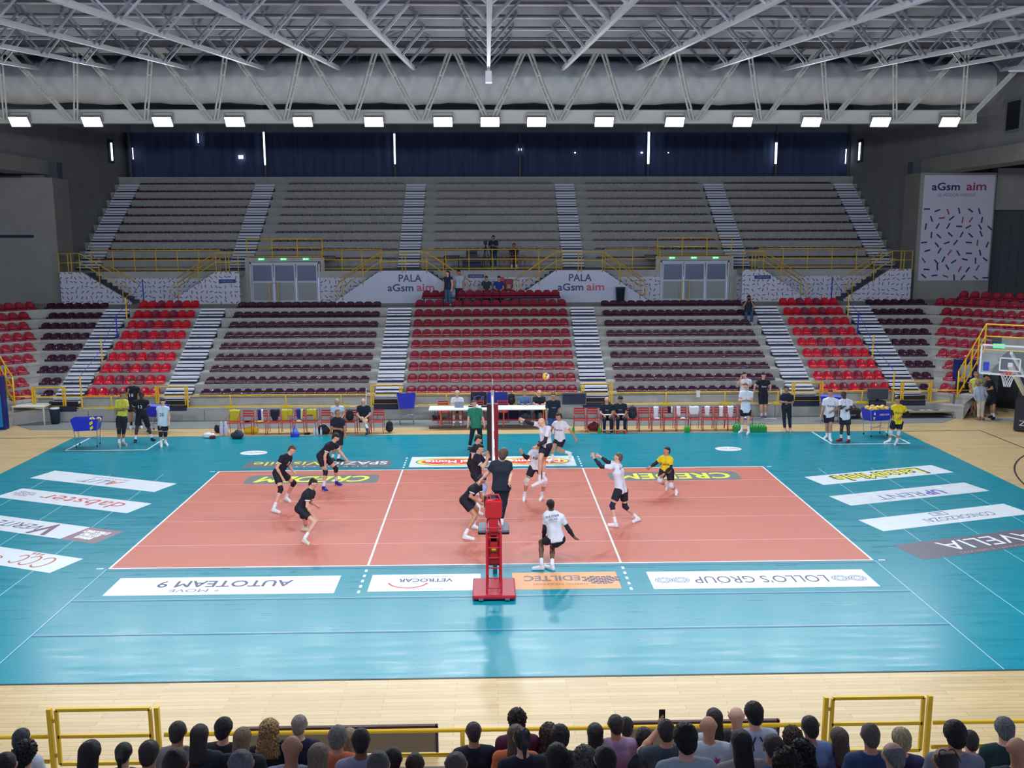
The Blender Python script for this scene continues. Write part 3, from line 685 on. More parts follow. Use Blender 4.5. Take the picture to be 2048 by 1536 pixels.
# ------------------------------------------------------------------ seats
RW = M('seat_red', (188, 14, 38), .24, coat=.3); RF = M('seat_red_faded', (124, 26, 52), .3, coat=.2); RC = M('seat_crimson', (124, 20, 42), .24, coat=.4); PU = M('seat_plum', (58, 26, 48), .26, coat=.4); MAR = M('seat_maroon', (70, 26, 46), .4)
def seat_mesh(w, hb, m, name, round_=1):
    """one-piece bucket shell on a step: grid (across, along the profile) with thickness"""
    prof = [(-.20, .025), (-.19, .055), (-.12, .065), (0, .05), (.10, .055), (.155, .09), (.19, .16), (.215, .16 + (hb - .16) * .5), (.235, hb - .03), (.25, hb)]
    nx = 9; V = []; F = []
    def pt(i, j, off):
        u = -1 + 2 * i / (nx - 1); y, z = prof[j]; ty = j / (len(prof) - 1)
        ww = w / 2 * (1 if j < 5 else 1 - .22 * round_ * ((j - 5) / 4) ** 2)
        if j == 0: ww *= .93
        x = u * ww; e = u * u
        zz = z + (.03 * e if 1 < j < 6 else 0) - (.07 * round_ * e ** 2 if j >= 8 else 0); yy = y - (.05 * e if j >= 5 else 0) + (.02 * e if j < 2 else 0)
        if off: yy += .022 if j >= 5 else 0; zz -= .03 if j < 6 else .012
        return (x, yy, zz)
    np_ = len(prof)
    for off in (0, 1):
        for j in range(np_):
            for i in range(nx): V.append(pt(i, j, off))
    def I(o, i, j): return o * nx * np_ + j * nx + i
    for j in range(np_ - 1):
        for i in range(nx - 1):
            F.append((I(0,i,j), I(0,i+1,j), I(0,i+1,j+1), I(0,i,j+1))); F.append((I(1,i,j), I(1,i,j+1), I(1,i+1,j+1), I(1,i+1,j)))
    for i in range(nx - 1): F.append((I(0,i,0), I(1,i,0), I(1,i+1,0), I(0,i+1,0))); F.append((I(0,i,np_-1), I(0,i+1,np_-1), I(1,i+1,np_-1), I(1,i,np_-1)))
    for j in range(np_ - 1): F.append((I(0,0,j), I(0,0,j+1), I(1,0,j+1), I(1,0,j))); F.append((I(0,nx-1,j), I(1,nx-1,j), I(1,nx-1,j+1), I(0,nx-1,j+1)))
    mb = MB(); mb.add(V, F, m); 
    me = bpy.data.meshes.new(name); me.from_pydata(mb.v, [], mb.f); me.materials.append(m); me.polygons.foreach_set('use_smooth', [True] * len(F)); me.update(); return me
SM = {'r': seat_mesh(.41, .36, RW, 'bucket_seat'), 'f': seat_mesh(.41, .36, RF, 'bucket_seat_faded'), 'c': seat_mesh(.43, .35, RC, 'bucket_seat_crimson'), 'p': seat_mesh(.42, .27, PU, 'low_seat', .7)}
ORD = ['first', 'second', 'third', 'fourth', 'fifth', 'sixth', 'seventh', 'eighth', 'ninth', 'tenth', 'eleventh', 'twelfth', 'thirteenth', 'fourteenth', 'fifteenth', 'sixteenth']
SEATS = []   # (kind, x, y, z, rz, label, group)
def row_seats(k, x0, x1, n, kinds, blk, group):
    for i in range(n):
        x = x0 + (x1 - x0) * (i + .5) / n; kd = kinds(i)
        nm = {'r': 'bright red seat', 'f': 'faded red seat', 'c': 'crimson seat', 'p': 'low plum seat'}[kd]
        SEATS.append((kd, x, Y0 + DY * k + .22, ZT0 + DZ * k, 0, '%s, %s, %s row up, %s from the left' % (nm, blk, ORD[k], ORD[i]), group))
for k in range(9):
    row_seats(k, -3.65, 3.67, 16, lambda i: 'c', 'centre block', 'crimson seats of the centre block')
    row_seats(k, -12.33 + .02 * k, -5.28, 16, lambda i: 'p', 'wide block left of centre', 'plum seats left of centre')
    row_seats(k, 5.34, 12.36 - .02 * k, 16, lambda i: 'p', 'wide block right of centre', 'plum seats right of centre')
    row_seats(k, -17.1 + .03 * k, -14.02, 7, lambda i: 'f' if i in (2, 4) else 'r', 'left bright block', 'red seats of the left block')
    row_seats(k, 14.08, 17.2 - .03 * k, 7, lambda i: 'f' if i in (2, 4) else 'r', 'right bright block', 'red seats of the right block')
    nn = [1, 2, 3, 3, 4, 5, 6, 6, 7][k]; xa = 18.5 - .02 * k
    row_seats(k, -xa - nn * .42, -xa, nn, lambda i: 'p', 'narrow block at far left', 'plum seats at the far left')
    row_seats(k, xa, xa + nn * .42, nn, lambda i: 'p', 'narrow block at far right', 'plum seats at the far right')
    for s in (-1, 1):
        nn = ([2, 2, 3, 4, 5, 8, 9, 9, 9] if s > 0 else [2, 2, 3, 4, 4, 4, 4, 4, 4])[k]
        for i in range(nn):
            d = .42 + i * .47 + (.25 if k in (1, 2, 6, 7) else 0); m0 = mx(Y0 + DY * k + .22)
            SEATS.append(('f' if (i * 3 + k) % 5 == 7 else 'r' if 0 else 'x', s * (m0 + .7071 * d), Y0 + DY * k + .22 - .7071 * d, ZT0 + DZ * k, -s * rad(45), 'rose-red seat, %s corner wing, %s row up, %s from the bend' % ('left' if s < 0 else 'right', ORD[k], ORD[i]), 'red seats of the %s corner wing' % ('left' if s < 0 else 'right')))
SM['x'] = seat_mesh(.44, .36, M('seat_rose_red', (150, 16, 46), .28, coat=.3), 'bucket_seat_rose')
for i in range(16):   # a last row of chairs on the walkway
    if i == 3: continue
    x = -3.35 + 6.75 * (i + .5) / 16
    SEATS.append(('c', x, 20.35, 4.195 + .40, 0, 'crimson bucket seat on legs, centre block, topmost row, %s from the left' % ORD[i], 'crimson seats of the topmost row'))
for i in range(6):
    d = 1.55 + i * .5; m0 = mx(20.4)
    SEATS.append(('x', (m0 + .7071 * d), 20.4 - .7071 * d, 4.195 + .32, -rad(45), 'rose-red bucket seat, right corner wing, raised top row, %s from the left' % ORD[i], 'red seats of the right corner wing'))
SEATS.append(('x', -(mx(20.4) + .7071 * 2.6), 20.4 - .7071 * 2.6, 4.195 + .32, rad(45), 'rose-red bucket seat, left corner wing, raised top row at the frame edge', 'red seats of the left corner wing'))
def lay_seats(seats, kinds, name, limit, grp):
    own = [q for q in seats if q[0] in kinds]
    own.sort(key=lambda q: (q[1] - CX) ** 2 + (q[2] - CY) ** 2 + (q[3] - CZ) ** 2)
    for q in own[:limit]:
        o = bpy.data.objects.new(name, SM[q[0]]); COL.objects.link(o); o.location = q[1:4]; o.rotation_euler = (0, 0, q[4]); tag(o, q[5], 'seat', q[6])
    rest = own[limit:]
    if rest:
        mb = MB()
        for q in rest:
            me = SM[q[0]]; c, s = math.cos(q[4]), math.sin(q[4])
            mb.add([(q[1] + v.co.x * c - v.co.y * s, q[2] + v.co.x * s + v.co.y * c, q[3] + v.co.z) for v in me.vertices], [tuple(p.vertices) for p in me.polygons], me.materials[0])
        mb.build(name + '_rows', smooth=True, kind='stuff', label=grp, cat='seats')
lay_seats(SEATS, 'rfcx', 'bucket_seat', 330, 'red bucket seats of the upper rows further back in the blocks')
lay_seats(SEATS, 'p', 'low_seat', 330, 'plum seats of the upper rows further back')
# a metal rail carries the topmost chairs
mb = MB(); mb.box(-3.4, 3.45, 20.25, 20.45, 4.55, 4.60, NAVY)
for i in range(8): mb.box(-3.3 + i * .94, -3.24 + i * .94, 20.3, 20.36, 4.19, 4.56, NAVY)
mb.build('seat_support_rail', label='dark steel rail under the topmost crimson seats of the centre block', cat='rail')
mb = MB(); u2 = .7071
for s, n in ((1, 6), (-1, 1)):
    a = 1.2 if s > 0 else 2.3; bb = a + .5 * n + .1; m0 = mx(20.4)
    mb = MB(); mb.bar((s * (m0 + u2 * a), 20.4 - u2 * a, 4.48), (s * (m0 + u2 * bb), 20.4 - u2 * bb, 4.48), .2, .05, NAVY)
    for d in (a + .1, bb - .1): mb.bar((s * (m0 + u2 * d), 20.4 - u2 * d, 4.19), (s * (m0 + u2 * d), 20.4 - u2 * d, 4.47), .05, .05, NAVY)
    mb.build('seat_support_rail', label='dark steel rail under the raised red seats of the %s corner wing' % ('right' if s > 0 else 'left'), cat='rail')
# ------------------------------------------------------------------ aisle stairs (three steps to a row)
STW = M('step_white', (224, 228, 238), .6); STD = M('step_dark', (34, 42, 74), .7)
def aisle(x, wdt, y0, dy, z0, dz, rows, label, writing=False, first=0):
    t = thing('aisle_stairs', label, 'stairs', (x, y0 - dy / 3 * 2, z0 - dz), group='white-edged aisle stairs')
    oy = y0 - dy / 3 * 2; oz = z0 - dz
    mb = MB(); mw = MB()
    n = rows * 3
    prof = [(0, 0)]
    for i in range(n): prof += [(i * dy / 3, (i + 1) * dz / 3 - .015), ((i + 1) * dy / 3, (i + 1) * dz / 3 - .015)]
    prof += [(n * dy / 3, n * dz / 3 - .30), (0, -.10)]
    mb.prism(prof, 0, -wdt / 2 + .01, wdt / 2 - .01, STD); mb.build('stringer', t)
    tm = MB(); tm.box(-wdt / 2, wdt / 2, -.02, dy / 3 - .035, -dz / 3 + .032, 0, STW)
    tread = {}
    for i in range(n):
        if i < first: continue
        low = i % 3 == 0
        if low not in tread:
            tm = MB(); tm.box(-wdt / 2, wdt / 2, -.02, dy / 3 - (.09 if low else .05), -(dz * (.12 if dz < .45 else .15) if low else dz * (.22 if dz < .45 else .25)), 0, STW)
            tread[low] = o = tm.build('tread', t)
        else: o = tread[low].copy(); COL.objects.link(o); o.parent = t
        o.location = (0, i * dy / 3, (i + 1) * dz / 3)
        if writing and low:
            put_text(mw, 'agsm', rgbm((40, 50, 110), .6), (-.12, i * dy / 3 - .024, (i + 1) * dz / 3 - .024), (1, 0, 0), (0, 0, 1), .2, .03)
            put_text(mw, 'aim', rgbm((200, 60, 80), .6), (.12, i * dy / 3 - .024, (i + 1) * dz / 3 - .024), (1, 0, 0), (0, 0, 1), .15, .03)
    if mw.v: mw.build('lettering', t)
    return t
for x, nm in ((-17.8, 'at the far left'), (-13.27, 'left of the wide plum block'), (-4.37, 'left of the crimson centre block'), (4.4, 'right of the crimson centre block'), (13.3, 'right of the wide plum block'), (17.84, 'at the far right')):
    aisle(x, 1.14, Y0, DY, ZT0, DZ, 9, 'white-edged steps in the lower tier %s' % nm, True, 1)
# black slabs put in for the shade of the recess at each aisle foot
for x, nm in ((-17.8, 'far left'), (-13.27, 'left'), (-4.37, 'centre left'), (4.4, 'centre right'), (13.3, 'right'), (17.84, 'far right')):
    mb = MB(); mb.box(x - .58, x + .58, 13.0, 13.12, .54, .85, BLK); mb.box(x - .58, x + .58, 13.1, 13.36, .54, .58, BLK); mb.build('recess_shade_block', label='black stand-in for recess shade at foot of the %s aisle behind the yellow gate' % nm, cat='sheet')
# ------------------------------------------------------------------ yellow railings
def rail_run(label, x0, x1, y, z, posts, feet=True, hs=(.05, .52), name='yellow_railing', r=.025):
    t = thing(name, label, 'railing', ((x0 + x1) / 2, y, z)); cx_ = (x0 + x1) / 2
    mb = MB()
    for h in hs:
        m = MB(); m.tube([(x0 - cx_, 0, h), (x1 - cx_, 0, h)], r, YEL, 8); m.build('rail', t, smooth=True)
    for p in posts:
        m = MB(); m.tube([(p - cx_, 0, 0), (p - cx_, 0, hs[-1])], r, YEL, 8); m.build('post', t, smooth=True)
        if feet:
            m = MB(); m.prism([(-.20, 0), (.20, 0), (.22, .04), (.15, .09), (-.15, .09), (-.22, .04)], 1, -.06, .05, M('bright_yellow', (244, 214, 22), .4)); o = m.build('foot_block', t); o.location = (p - cx_, -.02, -.01)
    return t
def gate(label, x0, x1, y, z, h=.92):
    t = thing('yellow_gate', label, 'gate', ((x0 + x1) / 2, y, z)); c = (x0 + x1) / 2; w_ = (x1 - x0) / 2
    for s in (-1, 1):
        m = MB(); m.box(s * w_ - .03, s * w_ + .03, -.03, .03, -.02, h, YEL); m.build('post', t)
    a = w_ - .09; m = MB()
    for zz in (.10, .50, h - .02): m.box(-a, a, -.022, .022, zz - .022, zz + .022, YEL)
    for s in (-1, 1): m.box(s * a - .022, s * a + .022, -.022, .022, .10, h - .02, YEL)
    m.build('gate_leaf', t)
    m = MB()
    for zz in (.2, .7): m.box(-w_, -a, -.012, .012, zz, zz + .05, YELD)
    m.build('hinge', t)
    return t
RY = 12.99
for x, nm in ((-18.35, 'at the far left'), (-13.3, 'left'), (-4.4, 'left of centre'), (4.42, 'right of centre'), (13.35, 'right'), (18.0, 'at the far right')):
    w_ = 1.32 if abs(x) > 18 else .64 * 2 + .0
    gate('yellow tubular gate at the foot of the aisle %s' % nm, x - w_ / 2, x + w_ / 2, RY, .56)
rail_run('yellow railing along the stand foot, run behind the red chairs on the left', -12.6, -5.1, RY, .55, [-10.9, -8.6, -6.4 + .1])
rail_run('yellow railing along the stand foot behind the scorer tables', -3.7, 3.7, RY, .55, [-1.9, 1.9])
rail_run('yellow railing along the stand foot, run behind the red chairs on the right', 5.1, 12.65, RY, .55, [7.35, 9.85, 12.1])
rail_run('short yellow railing under the left bright red block', -17.6, -14.0, RY, .55, [-15.8])
rail_run('short yellow railing under the right bright red block', 14.05, 17.3, RY, .55, [15.7])
rail_run('yellow railing end piece beside the white table', -20.6, -19.05, RY - .0, .55, [-20.5], feet=False)
rail_run('yellow railing end piece at the far right corner', 18.7, 20.4, RY, .55, [20.3], feet=False)
# tall posts with a blue cord up the outer aisles
for s in (-1, 1):
    nm = 'left' if s < 0 else 'right'
    for i, (x, y, z, h, m, c) in enumerate(((17.05, 13.05, .55, 1.35, YEL, 'yellow'), (17.15, 15.62, 2.16, 1.0, YEL, 'yellow'), (16.1 + .95, 19.4 - 2.2, 2.98, 1.05, BLUE, 'blue'), (17.1, 18.6, 3.78, 1.0, YEL, 'yellow'), (17.0, 20.6, 4.2, 1.35, BLUE, 'blue'))):
        mb = MB(); mb.tube([(0, 0, 0), (0, 0, h)], .03, m, 8)
        mb.build('cord_post', loc=(s * x, y, z), label='%s post beside the outer %s aisle, %s from the bottom' % (c, nm, ORD[i]), cat='post')
    mb = MB(); P = [(s * 17.05, 13.05, 1.9), (s * 17.1, 15.2, 2.6), (s * 17.05, 17.2, 4.0), (s * 17.1, 19, 4.6), (s * 17.0, 20.6, 5.5)]
    mb.tube(P, .012, M('blue_cord', (50, 70, 180), .6), 5); mb.build('cord', label='thin blue cord strung up the outer %s aisle' % nm, cat='cord')
# ------------------------------------------------------------------ wall of the cross aisle, doors, front stairs
BACKW = 23.5; ZW = 4.195; ZP = 5.80
def confetti(name, rot=0, base=(206, 208, 222), col=(60, 62, 110), sc=4.0):
    """printed confetti dashes: voronoi cells each holding one short turned dash"""
    if name in MATS: return MATS[name]
    m = bpy.data.materials.new(name); m.use_nodes = True; nt = m.node_tree; b = nt.nodes['Principled BSDF']; b.inputs['Roughness'].default_value = .7
    L = nt.links; N_ = nt.nodes.new
    tc = N_('ShaderNodeTexCoord'); sp = N_('ShaderNodeSeparateXYZ'); L.new(tc.outputs['Object'], sp.inputs[0])
    cb = N_('ShaderNodeCombineXYZ'); L.new(sp.outputs[0], cb.inputs[0]); L.new(sp.outputs[2], cb.inputs[1])
    vo = N_('ShaderNodeTexVoronoi'); vo.voronoi_dimensions = '2D'; vo.inputs['Scale'].default_value = sc; vo.inputs['Randomness'].default_value = .45; L.new(cb.outputs[0], vo.inputs['Vector'])
    ml = N_('ShaderNodeVectorMath'); ml.operation = 'SCALE'; ml.inputs['Scale'].default_value = 1; L.new(cb.outputs[0], ml.inputs[0])
    sb = N_('ShaderNodeVectorMath'); sb.operation = 'SUBTRACT'; L.new(ml.outputs[0], sb.inputs[0]); L.new(vo.outputs['Position'], sb.inputs[1])
    sc_ = N_('ShaderNodeSeparateColor'); L.new(vo.outputs['Color'], sc_.inputs[0])
    an = N_('ShaderNodeMath'); an.operation = 'MULTIPLY'; an.inputs[1].default_value = 6.283; L.new(sc_.outputs[0], an.inputs[0])
    vr = N_('ShaderNodeVectorRotate'); vr.rotation_type = 'Z_AXIS'; L.new(sb.outputs[0], vr.inputs['Vector']); L.new(an.outputs[0], vr.inputs['Angle'])
    s2 = N_('ShaderNodeSeparateXYZ'); L.new(vr.outputs[0], s2.inputs[0])
    def lim(o, v):
        a = N_('ShaderNodeMath'); a.operation = 'ABSOLUTE'; L.new(o, a.inputs[0]); c = N_('ShaderNodeMath'); c.operation = 'LESS_THAN'; c.inputs[1].default_value = v; L.new(a.outputs[0], c.inputs[0]); return c
    a = lim(s2.outputs[0], .33 / sc); c = lim(s2.outputs[1], .075 / sc)
    mu = N_('ShaderNodeMath'); mu.operation = 'MULTIPLY'; L.new(a.outputs[0], mu.inputs[0]); L.new(c.outputs[0], mu.inputs[1])
    mx_ = N_('ShaderNodeMix'); mx_.data_type = 'RGBA'; L.new(mu.outputs[0], mx_.inputs['Factor'])
    mx_.inputs[6].default_value = tuple(lin(v) for v in base) + (1,)
    m2 = N_('ShaderNodeMix'); m2.data_type = 'RGBA'; gt = N_('ShaderNodeMath'); gt.operation = 'GREATER_THAN'; gt.inputs[1].default_value = .94 if rot == 0 else .6; L.new(sc_.outputs[1], gt.inputs[0]); L.new(gt.outputs[0], m2.inputs['Factor'])
    m2.inputs[6].default_value = tuple(lin(v) for v in col) + (1,); m2.inputs[7].default_value = (lin(180), lin(60), lin(80), 1)
    L.new(m2.outputs[2], mx_.inputs[7]); L.new(mx_.outputs[2], b.inputs['Base Color']); MATS[name] = m; return m
CONF = confetti('confetti_panel'); PALAM = M('panel_pale', (200, 206, 226), .6)
mb = MB()
for a_, b_ in ((-22.1, -12.74), (-8.62, 8.67), (12.79, 22.25)): mb.box(a_, b_, BACKW, BACKW + .2, ZW - .1, ZP - .04, SB)
mb.box(-12.74, -8.62, BACKW + .1, BACKW + .2, ZW - .1, ZW, SB); mb.box(8.67, 12.79, BACKW + .1, BACKW + .2, ZW - .1, ZW, SB)
mb.build('wall_back', kind='structure')
for x0, x1, nm in ((-22.0, -13.0, 'at far left'), (-8.9, 8.95, 'behind the centre block'), (13.0, 22.1, 'at far right')):
    mb = MB(); mb.box(0, x1 - x0, 0, .03, 0, ZP - .1 - ZW, CONF); mb.build('confetti_panel', loc=(x0, BACKW - .04, ZW), label='pale panel printed with navy dashes on the cross-aisle wall %s' % nm, cat='wall panel')
YS = 22.3
def front_stairs(label, x0, x1, legs, mat, writing=None):
    """landing x0..x1 with flights down to the sides in legs ((dir, foot x))"""
    t = thing('access_stairs', label, 'stairs', (0, 0, 0), group='stairs from the cross aisle up to the upper tier')
    H = 5.84 - ZW
    poly = []
    lft = [l for l in legs if l[0] < 0]; rgt = [l for l in legs if l[0] > 0]
    poly = [(lft[0][1], ZW), (lft[0][1], ZW + .12), (x0, 5.84)] if lft else [(x0, ZW), (x0, 5.84)]
    poly += [(x1, 5.84), (rgt[0][1], ZW + .12), (rgt[0][1], ZW)] if rgt else [(x1, 5.84), (x1, ZW)]
    m = MB(); m.prism(poly[::-1], 1, YS, YS + .1, mat); m.build('side_panel', t)
    m = MB(); m.box(x0, x1, YS + .1, BACKW - .03, 5.6, 5.84, SB); m.build('landing', t)
    for d, fx in legs:
        ex = x0 if d < 0 else x1; n = 9; m = MB()
        for i in range(n):
            xa = fx + (ex - fx) * i / n; xb = fx + (ex - fx) * (i + 1) / n; zt = ZW + H * (i + 1) / (n + .5)
            m.box(min(xa, xb), max(xa, xb), YS + .1, BACKW - .03, zt - .35 if i > 2 else ZW, zt, CONCD)
        m.build('flight', t)
    # railing in front
    R_ = MB(); r = .025; zz = 5.84
    pts = []
    if lft: pts += [(lft[0][1] + .35, YS - .02, ZW + .35 + .95)]
    pts += [(x0, YS - .02, zz + .92), (x1, YS - .02, zz + .92)]
    if rgt: pts += [(rgt[0][1] - .35, YS - .02, ZW + .35 + .95)]
    R_.tube(pts, r, YELD, 6); R_.tube([(p[0], p[1], p[2] - .46) for p in pts], r, YELD, 6)
    po = [x0 + .02, (x0 + x1) / 2 - .06, (x0 + x1) / 2 + .1, x1 - .02]
    for p in po: R_.tube([(p, YS - .02, zz - .1), (p, YS - .02, zz + .92)], r, YELD, 6)
    for d, fx in legs:
        ex = x0 if d < 0 else x1
        for q in (.38, .84):
            px_ = ex + (fx - ex) * q; pz = 5.84 + (ZW - 5.84) * q
            R_.tube([(px_, YS - .02, pz - .1), (px_, YS - .02, pz + .95)], r, YELD, 6)
        # the inner handrail along the wall
        R_.tube([(ex, BACKW - .1, 5.84 + .9), (fx, BACKW - .1, ZW + 1.0)], r, YELD, 6)
        px_ = ex + (fx - ex) * .9; R_.tube([(px_, YS, 5.84 + (ZW - 5.84) * .9 + .9), (px_ + d * .25, YS, 5.84 + (ZW - 5.84) * .95 + .55), (px_, YS, ZW + .35)], r, YELD, 6)
    R_.build('railing', t, smooth=True)
    if writing:
        m = MB(); cx_, w1, w2 = writing
        put_text(m, 'PALA', rgbm((62, 72, 130), .6), (cx_, YS - .006, 5.46), (1, 0, 0), (0, 0, 1), w1, .36, bold=.02)
        put_text(m, 'aGsm', rgbm((62, 72, 130), .6), (cx_ - .50, YS - .006, 4.98), (1, 0, 0), (0, 0, 1), w2 * .54, .36, bold=.03)
        put_text(m, 'aim', rgbm((196, 96, 116), .6), (cx_ + .78, YS - .006, 4.98), (1, 0, 0), (0, 0, 1), w2 * .37, .36, bold=.03)
        m.build('lettering', t)
    return t
front_stairs('pale two-way stairs lettered PALA aGsm aim, left of centre', -5.61, -3.23, [(-1, -7.92), (1, -1.0)], PALAM, (-4.1, 1.15, 2.4))
front_stairs('pale two-way stairs lettered PALA aGsm aim, right of centre', 3.34, 5.75, [(-1, 1.1), (1, 8.05)], PALAM, (4.6, 1.15, 2.4))
front_stairs('confetti-printed stairs at the far left end of the cross aisle', -21.75, -20.67, [(1, -18.25)], CONF)
front_stairs('confetti-printed stairs left of the left doors', -13.9, -12.74, [(-1, -16.25)], CONF)
front_stairs('confetti-printed stairs right of the right doors', 12.95, 14.03, [(1, 16.4)], CONF)
front_stairs('confetti-printed stairs at the far right end of the cross aisle', 20.66, 21.75, [(-1, 18.3)], CONF)
for x, z in ((-13.35, 5.35), (-.75, 5.5), (14.0, 5.45)):
    m = MB(); m.box(-.42, .42, -.02, .02, -.09, .09, M('sign_blue', (44, 58, 130), .5)); o = m.build('direction_sign', loc=(x, (YS if abs(x) > 5 else BACKW - .04) - .021, z), label='small dark blue direction sign %s' % ('on the left confetti wall' if x < -5 else 'behind the centre block' if x < 5 else 'on the right confetti wall'), cat='sign')
    m = MB(); put_text(m, 'ingresso', rgbm((180, 190, 230), .5), (0, -.025, 0), (1, 0, 0), (0, 0, 1), .6, .07); m.build('lettering', o)
# doors
GLD = M('door_glass_dark', (74, 90, 120), .25, spec=.8); GLP = M('door_panel_pale', (150, 156, 160), .5); FRM = M('door_frame', (190, 194, 206), .5)
for n_, (xc, sd_) in enumerate(((-10.68, -1), (10.73, 1))):
    t = thing('glazed_door', 'three-leaf metal and glass doors with dark upper panes, %s of the cross aisle' % ('left side' if sd_ < 0 else 'right side'), 'door', (xc, BACKW - .1, ZW))
    for i in range(3):
        x0 = -1.72 + i * 1.15; m = MB(); m.box(x0, x0 + 1.12, 0, .05, 0, 1.98, FRM); 
        lf = m.build('door_leaf', t)
        m = MB(); m.box(x0 + .08, x0 + 1.04, -.012, 0, 1.1, 1.9, GLD); m.build('upper_pane', lf)
        m = MB(); m.box(x0 + .08, x0 + 1.04, -.012, 0, .1, 1.0, GLP); m.build('lower_panel', lf)
        m = MB(); m.box(x0 + .03, x0 + .06, -.06, -.0, .95, 1.2, STEEL); m.build('handle', lf)
    m = MB(); m.box(-1.8, 1.8, -.01, .08, 1.98, 2.06, FRM); m.box(-1.82, -1.74, -.01, .08, 0, 2.06, FRM); m.box(1.74, 1.82, -.01, .08, 0, 2.06, FRM); m.build('door_frame', t)
    m = MB(); m.box(xc - 2.05, xc + 2.05, BACKW + .02, 27.1, ZW + 2.08, ZW + 2.3, SB); m.box(xc - 2.05, xc - 1.85, BACKW - .02, BACKW + .3, ZW - .05, ZW + 2.2, SB); m.box(xc + 1.85, xc + 2.05, BACKW - .02, BACKW + .3, ZW - .05, ZW + 2.2, SB)
    m.build('door_surround', label='concrete door housing with raised deck, %s' % ('left' if sd_ < 0 else 'right'), cat='door housing')
    rail_run('raised yellow railing on the deck over the %s doors' % ('left' if sd_ < 0 else 'right'), xc - 1.95, xc + 1.95, BACKW + .1, ZW + 2.3, [xc - 1.95, xc - .65, xc + .65, xc + 1.95], feet=False, hs=(.06, .5, .95), name='deck_railing')
    for i in range(3):
        e = thing('exit_sign', 'green exit sign above the %s doors, %s from the left' % ('left' if sd_ < 0 else 'right', ORD[i]), 'exit sign', (xc - 1.2 + i * 1.15, BACKW - .03, ZW + 2.22), group='exit signs above the doors')
        m = MB(); m.box(-.16, .16, -.02, .03, -.05, .05, M('exit_green', (40, 200, 120), .5, emit=1.2)); m.build('panel', e)
        m = MB(); W_ = M('exit_white', (220, 255, 235), .5, emit=2)
        m.box(-.12, -.04, -.024, -.02, -.03, .03, W_); m.box(.02, .12, -.024, -.02, -.012, .012, W_); m.prism([(.0, 0), (.04, .03), (.04, -.03)], 1, -.024, -.02, W_); m.build('pictogram', e)
    m = MB(); m.tube([(0, 0, 0), (0, 0, 1.0), (.42, .1, 1.05), (.42, .1, 0)], .03, YELD, 8); m.build('handrail_hoop', loc=(xc - .75, 23.0, ZW), label='small yellow handrail hoop in front of the %s doors' % ('left' if sd_ < 0 else 'right'), cat='handrail')
# ------------------------------------------------------------------ upper tier
UY, UDY, UZ, UDZ = 27.15, .70, 6.27, .495
t = thing('floor_terrace_upper', None, None); t['kind'] = 'structure'
p = [(BACKW + .2, ZP - .35), (BACKW - .06, ZP - .35), (BACKW - .06, ZP), (UY + .03, ZP), (UY + .03, UZ - .1)]
for k in range(11):
    y = UY + UDY * k; z = UZ + UDZ * k; p += [(y, z - .1), (y, z), (y + UDY + .03, z)]
    if k < 10: p += [(y + UDY + .03, z + UDZ - .1)]
p += [(36, UZ + UDZ * 10), (36, ZP - .35)]
m = MB(); m.prism(p, 0, -22.12, 22.28, SB)
for a_, b_ in ((-23.04, -22.12), (22.28, 23.04)): m.prism([(25.1, ZP - .35), (25.1, ZP)] + p[3:], 0, a_, b_, SB)
m.build('terrace', t)
pad = MB(); pad.box(-.195, .195, -.19, .16, .0, .085, MAR); pad.box(-.17, .17, .12, .16, .08, .12, MAR)
pm = bpy.data.meshes.new('flat_seat'); pm.from_pydata(pad.v, [], pad.f); pm.materials.append(MAR); pm.update()
US = []
for nm, xa, xb in (('far left', -21.5, -14.55), ('left', -12.4, -5.3), ('centre', -3.2, 3.86), ('right', 5.98, 13.05), ('far right', 14.7, 21.4)):
    for k in range(10):
        for i in range(16):
            if i < 0: continue
            US.append((xa + (xb - xa) * (i + .5) / 16, UY + UDY * k + .17, UZ + UDZ * k + .0, 'maroon flat seat, upper tier %s section, %s row up, %s from left' % (nm, ORD[k], ORD[i]), 'maroon bench seats, upper tier, %s section' % nm, k))
US.sort(key=lambda q: (q[1], abs(q[0])))
for q in US[:300]:
    o = bpy.data.objects.new('bench_seat', pm); COL.objects.link(o); o.location = q[:3]; tag(o, q[3], 'seat', q[4])
m = MB()
for q in US[300:]: m.add([(q[0] + v.co.x, q[1] + v.co.y, q[2] + v.co.z) for v in pm.vertices], [tuple(f.vertices) for f in pm.polygons], MAR)
m.build('bench_seat_rows', kind='stuff', label='maroon flat bench seats filling the upper rows of the upper tier', cat='seats')
for x, nm in ((-22.15, 'far left edge'), (-13.85, 'left of the doors'), (-4.55, 'left of centre'), (4.65, 'right of centre'), (13.95, 'right of the doors'), (22.15, 'far right edge')):
    aisle(x, 1.2, UY, UDY, UZ, UDZ, 10, 'white-edged steps in the upper tier, %s' % nm)
    m = MB(); m.box(x - .6, x + .6, UY - .75, UY + .02, ZP, ZP + .03, STD); m.build('dark_foot_mat', label='dark mat at the foot of the upper steps, %s' % nm, cat='mat')
for x0, x1, nm in ((-20.6, -14.0, 'far left'), (-8.75, -5.65, 'left of centre'), (-3.55, 3.75, 'centre'), (6.0, 8.9, 'right of centre'), (14.1, 20.6, 'far right')):
    n_ = max(2, round((x1 - x0) / 1.2)); rail_run('yellow railing on the upper deck edge, %s' % nm, x0, x1, BACKW, ZP, [x0 + (x1 - x0) * i / n_ for i in range(n_ + 1)], feet=False, hs=(.1, .58, 1.08), name='deck_railing', r=.022)
